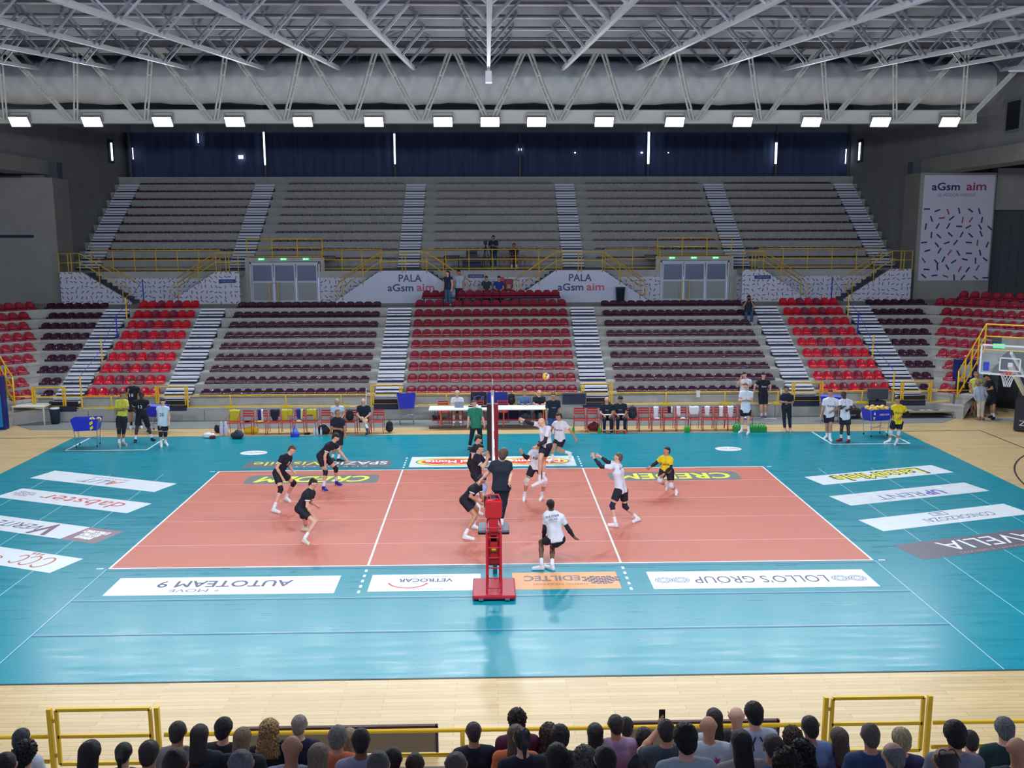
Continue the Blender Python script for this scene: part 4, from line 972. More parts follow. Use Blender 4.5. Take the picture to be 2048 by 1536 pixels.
# ------------------------------------------------------------------ back wall with curtains
CUR = M('curtain', (64, 76, 112), .9, noise=.3, nscale=.8, stretch=(4, 1, .3))
t = thing('curtain_wall', 'long dark blue curtains drawn over the windows above the upper tier', 'curtain', (0, 35.2, 11.15))
n_ = 240; m = MB(); V = []
for j, zz in enumerate((0, 4.9)):
    for i in range(n_ + 1): V.append((-22.8 + 45.8 * i / n_, .10 * math.sin(i * 1.9) + .05 * math.sin(i * .7), zz))
F = [(i, i + 1, n_ + 2 + i, n_ + 1 + i) for i in range(n_)]
m.add(V, F, CUR); m.build('cloth', t, smooth=True)
m = MB()
for x in (-22.5, -14.1, -5.95, 1.95, 10.1, 18.3, 22.95): m.box(x - .06, x + .06, -.35, -.2, 0, 4.9, CONCD)
m.build('mullions', t)
m = MB(); DAY = M('daylight_gap', (225, 240, 255), .5, emit=6)
for x, za, zb, w_ in ((-22.3, 1.2, 1.9, .04), (-18.2, 2.2, 2.75, .07), (-14.11, .85, 2.85, .09), (-5.96, .9, 2.75, .09), (10.1, .9, 2.85, .13), (18.25, .9, 2.2, .13), (22.75, .9, 1.8, .05)):
    m.box(x - w_ / 2, x + w_ / 2, -.38, -.37, za, zb, DAY)
for x, zz, r_ in ((-15.65, 1.35, .14), (1.95, 1.8, .09), (5.45, 1.6, .04), (9.7, 1.6, .06), (11.4, 1.6, .03)): m.box(x - r_, x + r_, -.18, -.17, zz - r_ * .7, zz + r_ * .7, DAY)
m.build('daylight_gaps', t, label='bright slits of daylight between the curtains')
m = MB(); m.box(-24, 24, 36, 36.2, 5, 17, CONCD); m.box(-23, 23, 35.0, 35.1, 14.0, 15.8, CONCD); m.build('wall_far', kind='structure')
# ------------------------------------------------------------------ side walls
WL = M('wall_concrete', (146, 146, 150), .85, noise=.16, nscale=.7, bump=.15); WLB = M('pier_concrete', (150, 149, 144), .85, noise=.14, nscale=.8, bump=.15)
BRK = floor_mat('block_wall', (84, 88, 92), .85, .012, (60, 64, 68), .5, .25, (2, 2, 2), .05)
for s, nm in ((-1, 'left'), (1, 'right')):
    m = MB(); xs = sorted((s * 23.05, s * 24.2)); m.box(xs[0], xs[1], 24.3, 36, 4.0, 11.0, WL); m.box(xs[0], xs[1], 9, 36, 11.0, 17.2, WL); m.build('wall_' + nm, kind='structure')
    m = MB(); xs = sorted((s * 22.85, s * 24.3)); m.box(xs[0], xs[1], 9, 24.6, 10.75, 11.5, WLB); m.build('trim_' + ('3' if s < 0 else '4'), kind='structure', )
m = MB(); m.box(-27.6, -22.14, 23.2, 25.0, 2.5, 10.55, WLB); m.build('wall_pier_left', kind='structure')
m = MB(); m.box(22.3, 26.3, 23.2, 25.0, 2.5, 10.75, WLB); m.build('wall_pier_right', kind='structure')
m = MB(); m.box(26.5, 33, 24.3, 25, 2.5, 11, CONCD); m.box(26.5, 33, 23.5, 24.3, 8.85, 11.0, WLB); m.box(26.55, 33, 24.15, 24.3, 4.2, 8.85, BRK); m.build('wall_recess_right', kind='structure')
m = MB(); m.box(-33, -27.4, 24.3, 25, 2.5, 11, CONCD); m.build('wall_recess_left', kind='structure')
# roof over the wings and behind
m = MB(); m.box(-33, -22.4, 24.4, 25, 10.3, 11.4, CONCD); m.box(22.4, 33, 24.4, 25, 10.3, 11.4, CONCD); m.box(-33, -23.6, 9, 25, 11.2, 11.4, CONCD); m.box(23.6, 33, 9, 25, 11.2, 11.4, CONCD); m.build('ceiling_wings', kind='structure')
m = MB(); m.box(-33.4, -33, -14, 30, 0, 17, WL); m.build('wall_end_left', kind='structure')
m = MB(); m.box(33, 33.4, -14, 30, 0, 17, WL); m.build('wall_end_right', kind='structure')
# outer walkway floor for the wings
m = MB(); m.prism([(-33, 12), (-33, 24.2), (-20.5, 24.2), (-20.9, 19.5), (-27, 13.6)][::-1], 2, 3.6, 4.19, SB); m.prism([(33, 12), (33, 24.2), (20.5, 24.2), (20.9, 19.5), (27, 13.6)], 2, 3.6, 4.19, SB); m.build('floor_walkway', kind='structure')
# banner on the right pier
t = thing('wall_banner', 'tall white banner lettered agsm aim with scattered red and navy dashes on the right pier', 'banner', (22.48, 23.14, 5.19))
m = MB(); m.box(0, 3.72, 0, .05, 0, 5.43, M('banner_white', (206, 204, 220), .6)); m.build('sheet', t)
m = MB(); put_text(m, 'aGsm', rgbm((34, 44, 104), .6), (1.15, -.012, 4.85), (1, 0, 0), (0, 0, 1), 1.45, .38, bold=.03); put_text(m, 'aim', rgbm((150, 56, 80), .6), (2.75, -.012, 4.85), (1, 0, 0), (0, 0, 1), 1.02, .38, bold=.03)
put_text(m, 'LE MIGLIORI ENERGIE', rgbm((130, 132, 150), .6), (1.75, -.012, 4.42), (1, 0, 0), (0, 0, 1), 1.95, .15); m.build('lettering', t)
m = MB(); r2 = random.Random(5)
for r_ in range(9):
    for c_ in range(7):
        x = .28 + c_ * .55 + r2.uniform(-.09, .09) + (.2 if r_ % 2 else 0); zz = .2 + r_ * .43 + r2.uniform(-.08, .08)
        if x > 3.65: continue
        a = r2.uniform(0, math.pi); dx, dz = .16 * math.cos(a), .16 * math.sin(a)
        m.bar((x - dx, -.008, zz - dz), (x + dx, -.008, zz + dz), .008, .05, rgbm((160, 70, 84), .6) if r2.random() < .32 else rgbm((40, 48, 104), .6), up=(0, 1, 0)) if 0 else m.add([(x - dx - dz * .24, -.008, zz - dz + dx * .24), (x - dx + dz * .24, -.008, zz - dz - dx * .24), (x + dx + dz * .24, -.008, zz + dz - dx * .24), (x + dx - dz * .24, -.008, zz + dz + dx * .24)], [(0, 1, 2, 3)], rgbm((160, 70, 84), .6) if r2.random() < .32 else rgbm((40, 48, 104), .6))
m.build('printed_dashes', t)
# bits on walls
m = MB(); m.box(-25.0, -23.3, 23.1, 23.2, 7.55, 7.68, NAVY); m.build('wall_slot', label='dark horizontal bracket on the left concrete pier', cat='bracket')
for s in (-1, 1):
    t = thing('small_window', 'narrow bright window in the %s side wall beside the curtains' % ('left' if s < 0 else 'right'), 'window', (s * 23.03, 33.2, 12.1))
    m = MB(); m.box(-.04, .04, -.4, .4, -.1, 1.3, BLK); m.build('frame', t); m = MB(); m.box(*( (-.06, -.04) if s > 0 else (.04, .06)), -.05, .15, .05, 1.1, DAY); m.build('pane', t)
t = thing('wall_window', 'dark framed window high in the right side wall', 'window', (23.0, 16.2, 12.05))
m = MB(); m.box(-.05, .02, -.7, .55, 0, 1.4, M('window_frame_grey', (120, 124, 130), .5)); m.build('frame', t); m = MB(); m.box(-.07, -.05, -.6, .4, .1, 1.3, BLK); m.build('pane', t)
# ------------------------------------------------------------------ roof
RD = M('roof_deck', (84, 82, 92), .75, noise=.05, nscale=2); RB = M('roof_beam', (150, 151, 158), .6); RDD = M('roof_deck_far', (92, 98, 118), .85, noise=.1)
def roof_z(t): return 14.81 - .07 * t - .0018 * t * t     # t metres towards the viewer from the girder
YG = 12.4
m = MB(); prev = None
for i in range(12):
    t0, t1 = i * 2.95 - .2, (i + 1) * 2.95 - .2
    m.box(-26, 26, YG - t1, YG - t0 - .0, (roof_z(t0) + roof_z(t1)) / 2 + .12, (roof_z(t0) + roof_z(t1)) / 2 + .3, RD)
m.build('ceiling', kind='structure')
m = MB(); m.box(-26, 26, YG - 1.0, 37, 15.75, 16.0, RDD)
for i in range(8): m.box(-24, 24, 15 + i * 2.6, 15.2 + i * 2.6, 15.5, 15.8, RB)
m.build('ceiling_back', kind='structure')
pb = MB(); pb.box(-25, 25, -.05, .05, -.06, .12, RB); pb.box(-25, 25, -.12, .12, .10, .13, RB)
po = None
for i in range(9):
    t0 = i * 2.95
    if po is None: po = pb.build('roof_purlin'); o = po
    else: o = po.copy(); COL.objects.link(o)
    o.location = (0, YG - t0, roof_z(t0)); tag(o, 'long grey roof purlin running across the hall, %s from the lamp girder' % ORD[i], 'roof beam', 'purlins under the roof deck')
BY0 = 11.9
def bz(t): return 13.98 - .094 * t
trs = None
for i in range(-8, 9):
    x = i * 2.88 - .05
    if trs is None:
        trs = thing('roof_truss', 'x', 'roof truss', (x, BY0, 0), group='roof trusses running towards the viewer')
        m = MB(); pts = [(0, -q, bz(q)) for q in (-.25, 3, 6, 9, 12, 15, 18, 21, 24)]
        for a, b_ in zip(pts, pts[1:]): m.bar(a, b_, .12, .13, RB)
        m.build('bottom_chord', trs)
        for k in range(9):
            q = k * 2.95 - .5
            for s in (-1, 1):
                for dq in (0, .42):
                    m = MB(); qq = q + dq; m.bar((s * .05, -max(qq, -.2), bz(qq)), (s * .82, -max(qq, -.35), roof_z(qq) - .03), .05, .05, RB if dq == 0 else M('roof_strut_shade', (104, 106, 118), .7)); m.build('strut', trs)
        tr = trs
    else: tr = dup(trs, (x, BY0, 0))
    side = 'left' if i < 0 else 'right'
    tr['label'] = 'roof truss with V struts on the hall centre line' if i == 0 else 'roof truss with V struts, %s %s of the hall centre line' % (ORD[abs(i) - 1], side)
# the lamp girder
t = thing('lamp_girder', 'long white steel girder across the hall carrying the floodlights', 'girder', (0, 15, 12.29))
GW = M('girder_white', (206, 206, 198), .55)
m = MB(); m.box(-20.75, 20.7, -.12, .12, .0, .50, GW); m.box(-20.75, 20.7, -.2, .2, .48, .52, GW); m.box(-20.75, 20.7, -.2, .2, -.02, .02, GW); m.build('lower_beam', t)
m = MB(); m.box(-22.5, 22.5, YG - 15 - .1, YG - 15 + .1, 2.34, 2.5, GW); m.build('upper_chord', t)
for i in range(-7, 8):
    for s in (-1, 1):
        xb = i * 2.88 + s * .10; xt = i * 2.88 + s * 1.44 - s * .12
        if abs(xb) > 20.7 or abs(xt) > 22.5: continue
        m = MB()
        for o_ in (-.07, .07): m.bar((xb + o_, -.16, .1), (xt + o_, YG - 15 + .0, 2.4), .06, .09, GW)
        for k in range(1, 6):
            a = k / 6; m.bar((xb - .07 + (xt - xb) * a, -.16 + (YG - 15 + .16) * a, .1 + 2.3 * a), (xb + .07 + (xt - xb) * a, -.16 + (YG - 15 + .16) * a, .1 + 2.3 * a), .04, .05, GW)
        m.build('diagonal', t)
# duct
t = thing('air_duct', 'fat pale fabric air duct hanging behind the lamp girder', 'air duct', (0, 18.7, 14.47)); m = MB(); DM = M('duct_cloth', (226, 226, 222), .85, noise=.06, nscale=1.5)
pts = []; rs = []
for i in range(95):
    x = -23.4 + i * .5; pts.append((x, 0, .05 * math.sin(i * .9) - .0)); rs.append(.90 + .012 * math.cos(i * math.pi) + (.0 if x < 22.9 else -.3 * (x - 22.9)))
m.tube(pts, rs, DM, 28); m.build('duct_cloth', t, smooth=True)
m = MB()
for i in range(12): m.tube([(-22 + i * 4, 0, .9), (-22 + i * 4, 0, 1.5)], .02, STEEL, 5)
m.build('hangers', t)
for x, nm in ((-23.0 + 1.5, 'left'), (20.7, 'right')):
    m = MB(); m.box(-.55, .55, -.08, .08, 0, .1, WHI); m.build('speaker_bar', loc=(x, 11.6, 13.85), label='white bar-shaped fitting under the roof truss at %s' % nm, cat='ceiling fitting')
m = MB(); m.box(-.12, .12, -.12, .12, 0, .42, WHI); m.box(-.05, .05, -.05, .05, .42, .8, STEEL); m.build('ceiling_box', loc=(-.05, 11.3, 13.35), label='white box hanging from the end of the centre roof truss', cat='ceiling fitting')
# ------------------------------------------------------------------ near stand
NZ0, NDZ = .75, .40
prof = stand_profile(14.15, DY, NZ0, NDZ, 12, .54, 13.72, 23.2, -1)
m = MB(); m.prism(prof, 0, -14, 14, SB); 
m.build('floor_terrace_near', kind='structure')
gate('near yellow gate in front of the spectators at left', -6.0, -4.58, -13.68, .56, .9); gate('near yellow gate in front of the spectators at right', 4.45, 5.88, -13.68, .56, .9)
rail_run('near yellow railing in front of the spectators, left end', -9.5, -6.05, -13.68, .56, [-8.6], feet=False, hs=(.14, .5), r=.03)
rail_run('near yellow railing in front of the spectators, middle', -4.5, 4.38, -13.68, .56, [-2.2, -.5, 1.9], feet=False, hs=(.14, .5), r=.03)
rail_run('near yellow railing in front of the spectators, right end', 5.95, 9.5, -13.68, .56, [8.2], feet=False, hs=(.14, .5), r=.03)
for x0, x1, nm in ((-3.75, -.92, 'left'), (1.95, 4.2, 'right')):
    t = thing('advert_barrier', 'low grey panel with dark frame behind the near railing, %s of the middle' % nm, 'barrier', ((x0 + x1) / 2, -12.5, .0))
    w_ = (x1 - x0) / 2; m = MB(); m.box(-w_, w_, -.02, .02, .05, .44, M('panel_grey', (132, 124, 118), .4)); m.build('panel', t)
    m = MB(); DKR = rgbm((60, 22, 30), .5)
    m.box(-w_, w_, -.03, .03, .44, .48, DKR)
    for x in (-w_, 0, w_): m.box(x - .02, x + .02, -.03, .03, 0, .48, rgbm((44, 34, 80), .5))
    m.build('frame', t)
# ------------------------------------------------------------------ net
t = thing('volleyball_net', 'volleyball net across the court seen edge-on with white top band', 'net', (0, 0, 0))
NT = M('net_cord', (60, 62, 70), .8); NW = M('net_tape', (240, 240, 244), .5); DR = M('post_pad_red', (130, 20, 34), .5)
m = MB()
for i in range(46): m.box(-.003, .003, -4.7 + i * .209, -4.694 + i * .209, 1.43, 2.40, NT)
for k in range(10): m.box(-.003, .003, -4.7, 4.7, 1.45 + k * .1, 1.456 + k * .1, NT)
m.build('mesh', t)
m = MB(); m.box(-.02, .02, -4.75, 4.75, 2.36, 2.43, NW); m.build('top_band', t)
m = MB(); m.box(-.012, .012, -4.75, 4.75, 1.42, 1.47, NW); m.build('bottom_band', t)
m = MB()
for y in (-5.35, 5.35): m.tube([(0, y, 2.38), (0, y * .88, 2.39)], .006, STEEL, 5)
m.build('cable', t)
for y in (-4.5, 4.5):
    m = MB(); m.box(-.014, .014, y - .025, y + .025, 1.42, 2.43, NW); m.build('side_band', t)
    m = MB()
    for k in range(9): m.tube([(.0, y, 1.43 + k * .2), (.0, y, 1.63 + k * .2)], .009, rgbm((236, 236, 240), .4) if k % 2 else RED, 6)
    m.build('antenna', t)
for y, nm in ((5.35, 'far'), (-5.05, 'near')):
    p = thing('net_post', 'net post in a dark red pad at the %s sideline' % nm, 'net post', (0, y, .0))
    m = MB(); m.tube([(0, 0, 0), (0, 0, 2.5)], .05, STEEL, 10); m.build('pole', p, smooth=True)
    if y > 0:
        m = MB(); m.box(-.19, -.03, -.13, .13, .1, 2.05, rgbm((40, 18, 28), .6)); m.box(.03, .19, -.13, .13, .1, 2.05, DR); m.box(-.03, .03, -.14, .14, .1, 2.05, NW); m.build('padding', p, bevel=.015)
    else:
        m = MB(); m.box(-.09, .09, -.09, .09, .3, 1.9, GREY); m.build('padding', p, bevel=.02)
        m = MB(); m.tube([(-.3, -.1, 1.75), (.25, -.1, 1.75)], .02, RED, 8); m.tube([(-.17, -.12, 1.62), (-.17, -.12, 1.88)], .07, BLK, 10); m.tube([(-.1, -.12, 1.5), (-.1, -.12, 1.72)], .02, BLK, 8); m.build('winch', p)
# ------------------------------------------------------------------ referee stand
t = thing('referee_stand', 'red steel referee stand with ladder on a red base slab at the near net post', 'referee stand', (-.03, -6.15, .0085))
m = MB(); m.box(-.46, .46, -.55, .52, .03, .12, M('stand_base_red', (176, 28, 52), .45)); m.build('base_slab', t, bevel=.03)
for x in (-.28, .28):
    m = MB(); m.tube([(x, -.54, .0), (x, -.54, .06)], .035, BLK, 10); m.box(x - .05, x + .05, -.6, -.5, .04, .07, STEEL); m.build('caster', t)
for s in (-1, 1):
    m = MB(); m.bar((s * .155, -.35, .1), (s * .15, -.2, 1.42), .045, .08, RED, up=(0, 1, 0)); m.tube([(s * .15, -.2, 1.42), (s * .145, -.1, 1.56), (s * .12, .0, 1.64), (s * .10, .1, 1.70)], .022, RED, 8); m.build('ladder_rail', t)
    m = MB(); m.bar((s * .14, .35, .1), (s * .13, .3, 1.3), .05, .05, REDD, up=(0, 1, 0)); m.build('rear_leg', t)
for k in range(7):
    zz = .22 + k * .215; yy = -.35 + .15 * (zz - .1) / 1.32 - .02
    m = MB(); m.tube([(-.15, yy, zz), (.15, yy, zz)], .014, RED, 8); m.build('rung', t, smooth=True)
m = MB(); m.box(-.115, .115, -.16, -.12, .65, 1.30, REDD); m.box(-.09, .09, -.18, -.15, .8, 1.2, RED); m.build('lift_column', t, bevel=.01)
m = MB(); m.box(-.045, .045, -.20, -.18, .98, 1.05, M('label_yellow', (240, 200, 20), .5)); m.build('warning_label', t)
m = MB(); m.box(-.10, .10, -.12, -.02, 1.30, 1.95, RED); m.build('front_pad', t, bevel=.02)
m = MB(); m.box(-.17, .17, -.14, -.02, 1.68, 2.08, RED); m.build('guard_plate', t, bevel=.03)
m = MB(); m.tube([(-.16, -.08, 1.70), (-.16, -.08, 2.05), (-.10, -.08, 2.2), (.10, -.08, 2.2), (.16, -.08, 2.05), (.16, -.08, 1.70)], .022, RED, 8); m.tube([(-.14, -.08, 2.1), (.14, -.08, 2.1)], .015, RED, 6); m.build('top_hoop', t, smooth=True)
m = MB(); m.prism([(-.33, .28), (-.30, .24), (.30, .24), (.33, .28), (.33, .78), (.28, .84), (-.28, .84), (-.33, .78)], 2, 1.255, 1.30, M('platform_grey', (112, 120, 136), .6)); m.prism([(-.34, .27), (.34, .27), (.34, .82), (-.34, .82)], 2, 1.20, 1.255, rgbm((40, 24, 30), .6)); m.build('platform', t)
m = MB(); m.box(-.12, .12, -.1, .26, 1.12, 1.22, RED); m.box(-.06, .06, -.16, -.1, 1.18, 1.3, BLK); m.build('carriage', t)
# ------------------------------------------------------------------ ball
def ball(x, y, z, r, label, group=None, parent=None):
    m = MB(); n, k = 16, 10; Yb = M('ball_yellow', (246, 196, 10), .4); Wb = rgbm((30, 50, 130), .4); Wh = rgbm((236, 236, 240), .4)
    V = []; F = []
    for j in range(k + 1):
        for i in range(n):
            th = math.pi * j / k; ph = 2 * math.pi * i / n; V.append((r * math.sin(th) * math.cos(ph), r * math.sin(th) * math.sin(ph), r * math.cos(th)))
    for j in range(k):
        for i in range(n):
            f = (j * n + i, (j + 1) * n + i, (j + 1) * n + (i + 1) % n, j * n + (i + 1) % n)
            a = (i + j * .8) % 8; m.add([V[q] for q in f], [(0, 1, 2, 3)], Yb if a < 5 else (Wb if a < 6 else Wh))
    o = m.build('volleyball', smooth=True, loc=(x, y, z), label=label, cat='ball', group=group); return o
c = at(1092, 753, y=1.2); b_ = ball(c[0], c[1], c[2], .105, 'yellow white and blue volleyball in the air above the bald spiker'); b_.rotation_euler = (.6, -.5, -2.2)
# ------------------------------------------------------------------ red chairs
def red_chair_proto():
    t = thing('metal_chair', 'x', 'chair', (0, 0, 0), group='red metal chairs along the far side of the court')
    m = MB(); m.box(-.20, .20, -.20, .20, .43, .455, CHR); m.build('seat', t)
    for k in range(3):
        m = MB(); m.box(-.205, .205, .235 + k * .008, .25 + k * .008, .62 + k * .095, .68 + k * .095, CHR); m.build('back_slat', t)
    for sx in (-1, 1):
        m = MB(); m.tube([(sx * .23, -.24, 0), (sx * .225, -.22, .62), (sx * .225, -.18, .66), (sx * .22, .1, .66)], .014, CHR, 6); m.build('leg', t, smooth=True)
        m = MB(); m.tube([(sx * .22, .30, 0), (sx * .21, .21, .44), (sx * .21, .255, .88)], .013, CHR, 6); m.build('leg', t, smooth=True)
    return t
pc = red_chair_proto(); used = False
LCX = [463, 490.5, 517.8, 544, 568, 594, 618, 648, 672, 697, 725, 753]; RCX = [1161, 1187.5, 1215.6, 1242.8, 1268, 1293, 1318, 1343, 1369, 1396, 1423, 1449, 1472, 1499]
CH = []
for i, px_ in enumerate(LCX): c = at(px_, 871, z=0); CH.append((c[0], 10.42, 'left', i))
for i, px_ in enumerate(RCX): c = at(px_, 866, z=0); CH.append((c[0], 10.42, 'right', i))
LDES = ['with a yellow-green bib over the back', 'bare, with dark clothes on the seat', 'with a navy and white top over the back', 'with a black shirt hanging over the back', 'with two yellow-green bibs over the back', 'with a blue and yellow top over the back', 'with crumpled yellow bibs over the back', 'bare, next to the man in light blue', 'under the man in the light blue shirt', 'with a black backpack on the seat', 'under the bald man in a black polo', 'bare, the last before the gate']
RDES = ['bare, the first after the gate', 'bare, with a red and black bag underneath', 'under the bald coach in a black polo', 'under the bearded coach in orange shoes', 'with a black backpack on the seat', 'bare, beside the black backpack', 'with a white shirt over the back and seat', 'with a black and white top over the back', 'with a white top and clothes on the seat', 'with a white and red shirt over the back', 'with a plain white shirt over the back', 'with white clothes in two pieces', 'with a white shirt, half hidden by the player', 'last of the row with white clothes']
for x, y, sd_, i in CH:
    lb = 'red metal chair, %s bench row, %s' % (sd_, (LDES if sd_ == 'left' else RDES)[i])
    if not used: pc.location = (x, y, .001); pc['label'] = lb; used = True
    else: dup(pc, (x, y, .001), rnd.uniform(-.04, .04), lb)
def drape(x, y, wd, front, back, rgb, label, seed, name='shirt_on_chair', rgb2=None, tail=0):
    """cloth folded over the chair's top slat"""
    r_ = random.Random(seed); nx, ny = 9, 16; V = []
    for j in range(ny + 1):
        s_ = -back + (front + back) * j / ny
        for i in range(nx + 1):
            u = -1 + 2 * i / nx; w_ = wd / 2 * (1 + .06 * math.sin(s_ * 17 + seed)) * (1 - tail * max(0, s_ / front) ** 2)
            fold = .010 * math.sin(u * 9 + seed) * min(1, abs(s_) * 6) + r_.uniform(-.004, .004)
            if s_ < -.02: yy, zz = .285 + fold, .885 + s_
            elif s_ > .02: yy, zz = .225 - fold - .02, .885 - s_
            else: yy, zz = .255 - s_ * 1.2, .895
            V.append((u * w_, yy, zz + .01 * math.sin(u * 5 + seed * 2)))
    F = [(j * (nx + 1) + i, j * (nx + 1) + i + 1, (j + 1) * (nx + 1) + i + 1, (j + 1) * (nx + 1) + i) for j in range(ny) for i in range(nx)]
    m = MB(); n_ = len(V); a = rgbm(rgb, .85); b2 = rgbm(rgb2, .85) if rgb2 else a
    F1 = [f for q, f in enumerate(F) if not (rgb2 and (q % nx) > nx * .62)]; F2 = [f for q, f in enumerate(F) if rgb2 and (q % nx) > nx * .62]
    m.add(V, F1, a)
    if F2: k0 = m.mi(b2); m.f += [list(f) for f in F2]; m.m += [k0] * len(F2)
    o = m.build(name, smooth=True, loc=(x, y, .001), label=label, cat='clothing')
    sm_ = o.modifiers.new('thickness', 'SOLIDIFY'); sm_.thickness = .012
    return o
def lump(name, x, y, z, sx, sy, sz, rgb, label, cat, seed=1, h=.02, rough=.8, rgb2=None):
    """soft bag or heap of cloth"""
    r_ = random.Random(seed); pr = []; sz *= .8
    for k in range(6):
        a = np.array([x + r_.uniform(-.6, .6) * sx, y + r_.uniform(-.5, .5) * sy, z + sz * r_.uniform(.35, .6)]); rr = sz * r_.uniform(.3, .45)
        pr.append(prim(a, a + np.array([r_.uniform(-.5, .5) * sx, 0, r_.uniform(-.1, .35) * sz]), rr, rr * .7))
    pr.append(prim((x - sx * .6, y, z + sz * .4), (x + sx * .6, y, z + sz * .4), sz * .42))
    F, lo = field(pr, h, .05, [('plane', np.array([x, y, z + .004]), np.array([0, 0, -1.]))]); V, Q = surfnet(F, lo, h)
    m = MB(); m.add([(v[0] - x, v[1] - y, v[2] - z) for v in V], [tuple(q) for q in Q], rgbm(rgb, rough)); return m.build(name, smooth=True, loc=(x, y, z), label=label, cat=cat)
L_ = [c for c in CH if c[2] == 'left']; R_ = [c for c in CH if c[2] == 'right']
YG_ = (196, 190, 50)
drape(L_[0][0], 10.42, .40, .44, .1, YG_, 'yellow-green training bib draped over the first red chair from the left', 1)
lump('dark_clothes', L_[1][0], 10.4, .457, .15, .12, .07, (26, 28, 44), 'dark folded clothes on the second red chair from the left', 'clothing', 2)
drape(L_[2][0] - .05, 10.42, .20, .42, .1, (36, 44, 120), 'navy top with white edge over the third red chair from the left', 3, rgb2=(230, 232, 238))
lump('yellow_bib', L_[2][0], 10.35, .457, .15, .14, .09, (236, 206, 60), 'yellow bib crumpled on the seat of the third red chair', 'clothing', 4)
drape(L_[3][0], 10.42, .36, .42, .1, (30, 36, 58), 'black shirt hanging to a point over the fourth red chair from the left', 5, tail=.45)
drape(L_[4][0] - .08, 10.42, .24, .42, .1, YG_, 'long yellow-green bib on the left half of the fifth red chair', 6)
drape(L_[4][0] + .13, 10.42, .17, .24, .1, YG_, 'short yellow-green bib on the right half of the fifth red chair', 7)
drape(L_[5][0], 10.42, .26, .36, .1, (40, 48, 140), 'blue and pale yellow top over the sixth red chair from the left', 8, rgb2=(220, 220, 110), tail=.3)
lump('pale_cloth', L_[5][0] + .03, 10.35, .457, .13, .12, .07, (220, 224, 150), 'pale yellow-green cloth on the seat of the sixth red chair', 'clothing', 9)
drape(L_[6][0] - .06, 10.42, .26, .2, .1, YG_, 'crumpled yellow-green bib over the left half of the seventh red chair', 10)
drape(L_[6][0] + .12, 10.42, .14, .40, .1, YG_, 'narrow yellow-green bib hanging long on the seventh red chair', 11)
def backpack(x, y, z, label, rgb=(26, 28, 38), sc_=1):
    t = thing('backpack', label, 'backpack', (x, y, z)); m = rgbm(rgb, .75)
    P = [prim((x, y, z + .17 * sc_), (x, y, z + .34 * sc_), .15 * sc_, .12 * sc_, sq=(np.array([0, 1., 0]), .7)), prim((x, y - .07 * sc_, z + .12 * sc_), (x, y - .07 * sc_, z + .2 * sc_), .09 * sc_, .08 * sc_)]
    sdf_obj('bag_body', P, m, t, .016, cuts=[('plane', np.array([x, y, z + .005]), np.array([0, 0, -1.]))])
    b = MB()
    for s in (-1, 1): b.tube([(s * .07 * sc_, .08, .42 * sc_), (s * .11 * sc_, .15, .3 * sc_), (s * .09 * sc_, .10, .1)], .013, m, 6)
    b.tube([(-.03, .02, .45 * sc_), (0, .02, .49 * sc_), (.03, .02, .45 * sc_)], .01, m, 6); b.build('straps', t, smooth=True)
    return t
backpack(L_[9][0], 10.40, .457, 'black backpack standing on the tenth red chair of the left row'); backpack(R_[4][0], 10.38, .457, 'black backpack standing on the fifth red chair of the right row', (34, 36, 46), 1.15)
backpack(L_[11][0] + .45, 10.35, .002, 'black backpack on the floor right of the left chair row')
c = at(419, 876, z=0); lump('sports_bag', c[0], c[1], .009, .24, .12, .24, (224, 230, 238), 'white and dark red sports bag on the mat edge left of the chairs', 'bag', 13)
lump('red_pouch', c[0] + .17, c[1] - .14, .009, .10, .06, .13, (120, 30, 44), 'small dark red pouch against the white sports bag', 'bag', 51)
c = at(424, 868, z=0); lump('dark_jacket', c[0] + .25, c[1] + .3, .002, .2, .14, .36, (28, 30, 48), 'dark jacket heaped behind the white sports bag', 'clothing', 14)
c = at(473, 878, z=0); lump('grey_bag', c[0], c[1] + .1, .01, .2, .15, .36, (52, 58, 72), 'dark grey rucksack on the mat before the first red chairs', 'bag', 15)
c = at(500, 868, z=0); lump('yellow_bibs', c[0], 10.5, .002, .32, .18, .30, (236, 196, 30), 'heap of yellow bibs on the floor under the second and third red chairs', 'clothing', 16)
c = at(645, 872, z=0); lump('black_holdall', c[0], 10.2, .002, .16, .13, .40, (30, 32, 42), 'black and white holdall on the floor before the eighth red chair', 'bag', 17)
c = at(620, 869, z=0); lump('black_pouch', c[0] - .1, 10.1, .002, .14, .06, .10, (24, 24, 30), 'flat black pouch on the floor before the seventh red chair', 'bag', 18)
lump('red_bag', R_[1][0] + .05, 10.45, .002, .17, .14, .40, (110, 24, 40), 'red and black bag on the floor under the second chair of the right row', 'bag', 19)
W_ = (232, 234, 240)
drape(R_[6][0], 10.42, .19, .42, .1, W_, 'white shirt over the seventh chair of the right row', 20, rgb2=(222, 226, 240)); lump('white_clothes', R_[6][0], 10.34, .457, .13, .12, .07, (222, 226, 240), 'white clothes on the seat of the seventh chair of the right row', 'clothing', 21)
drape(R_[7][0] + .08, 10.42, .20, .22, .1, (34, 30, 56), 'black and white top over the eighth chair of the right row', 22, rgb2=W_)
drape(R_[8][0] - .1, 10.42, .16, .36, .1, W_, 'white top over the left of the ninth chair of the right row', 23); lump('white_clothes', R_[8][0] + .02, 10.34, .457, .15, .1, .06, W_, 'white clothes on the seat of the ninth chair of the right row', 'clothing', 24)
drape(R_[9][0], 10.42, .38, .30, .1, W_, 'wide white shirt with red print over the tenth chair of the right row', 25)
drape(R_[10][0], 10.42, .20, .36, .1, W_, 'plain white shirt over the eleventh chair of the right row', 26, tail=.3)
drape(R_[11][0] + .05, 10.42, .15, .40, .1, W_, 'narrow white shirt over the twelfth chair of the right row', 27)
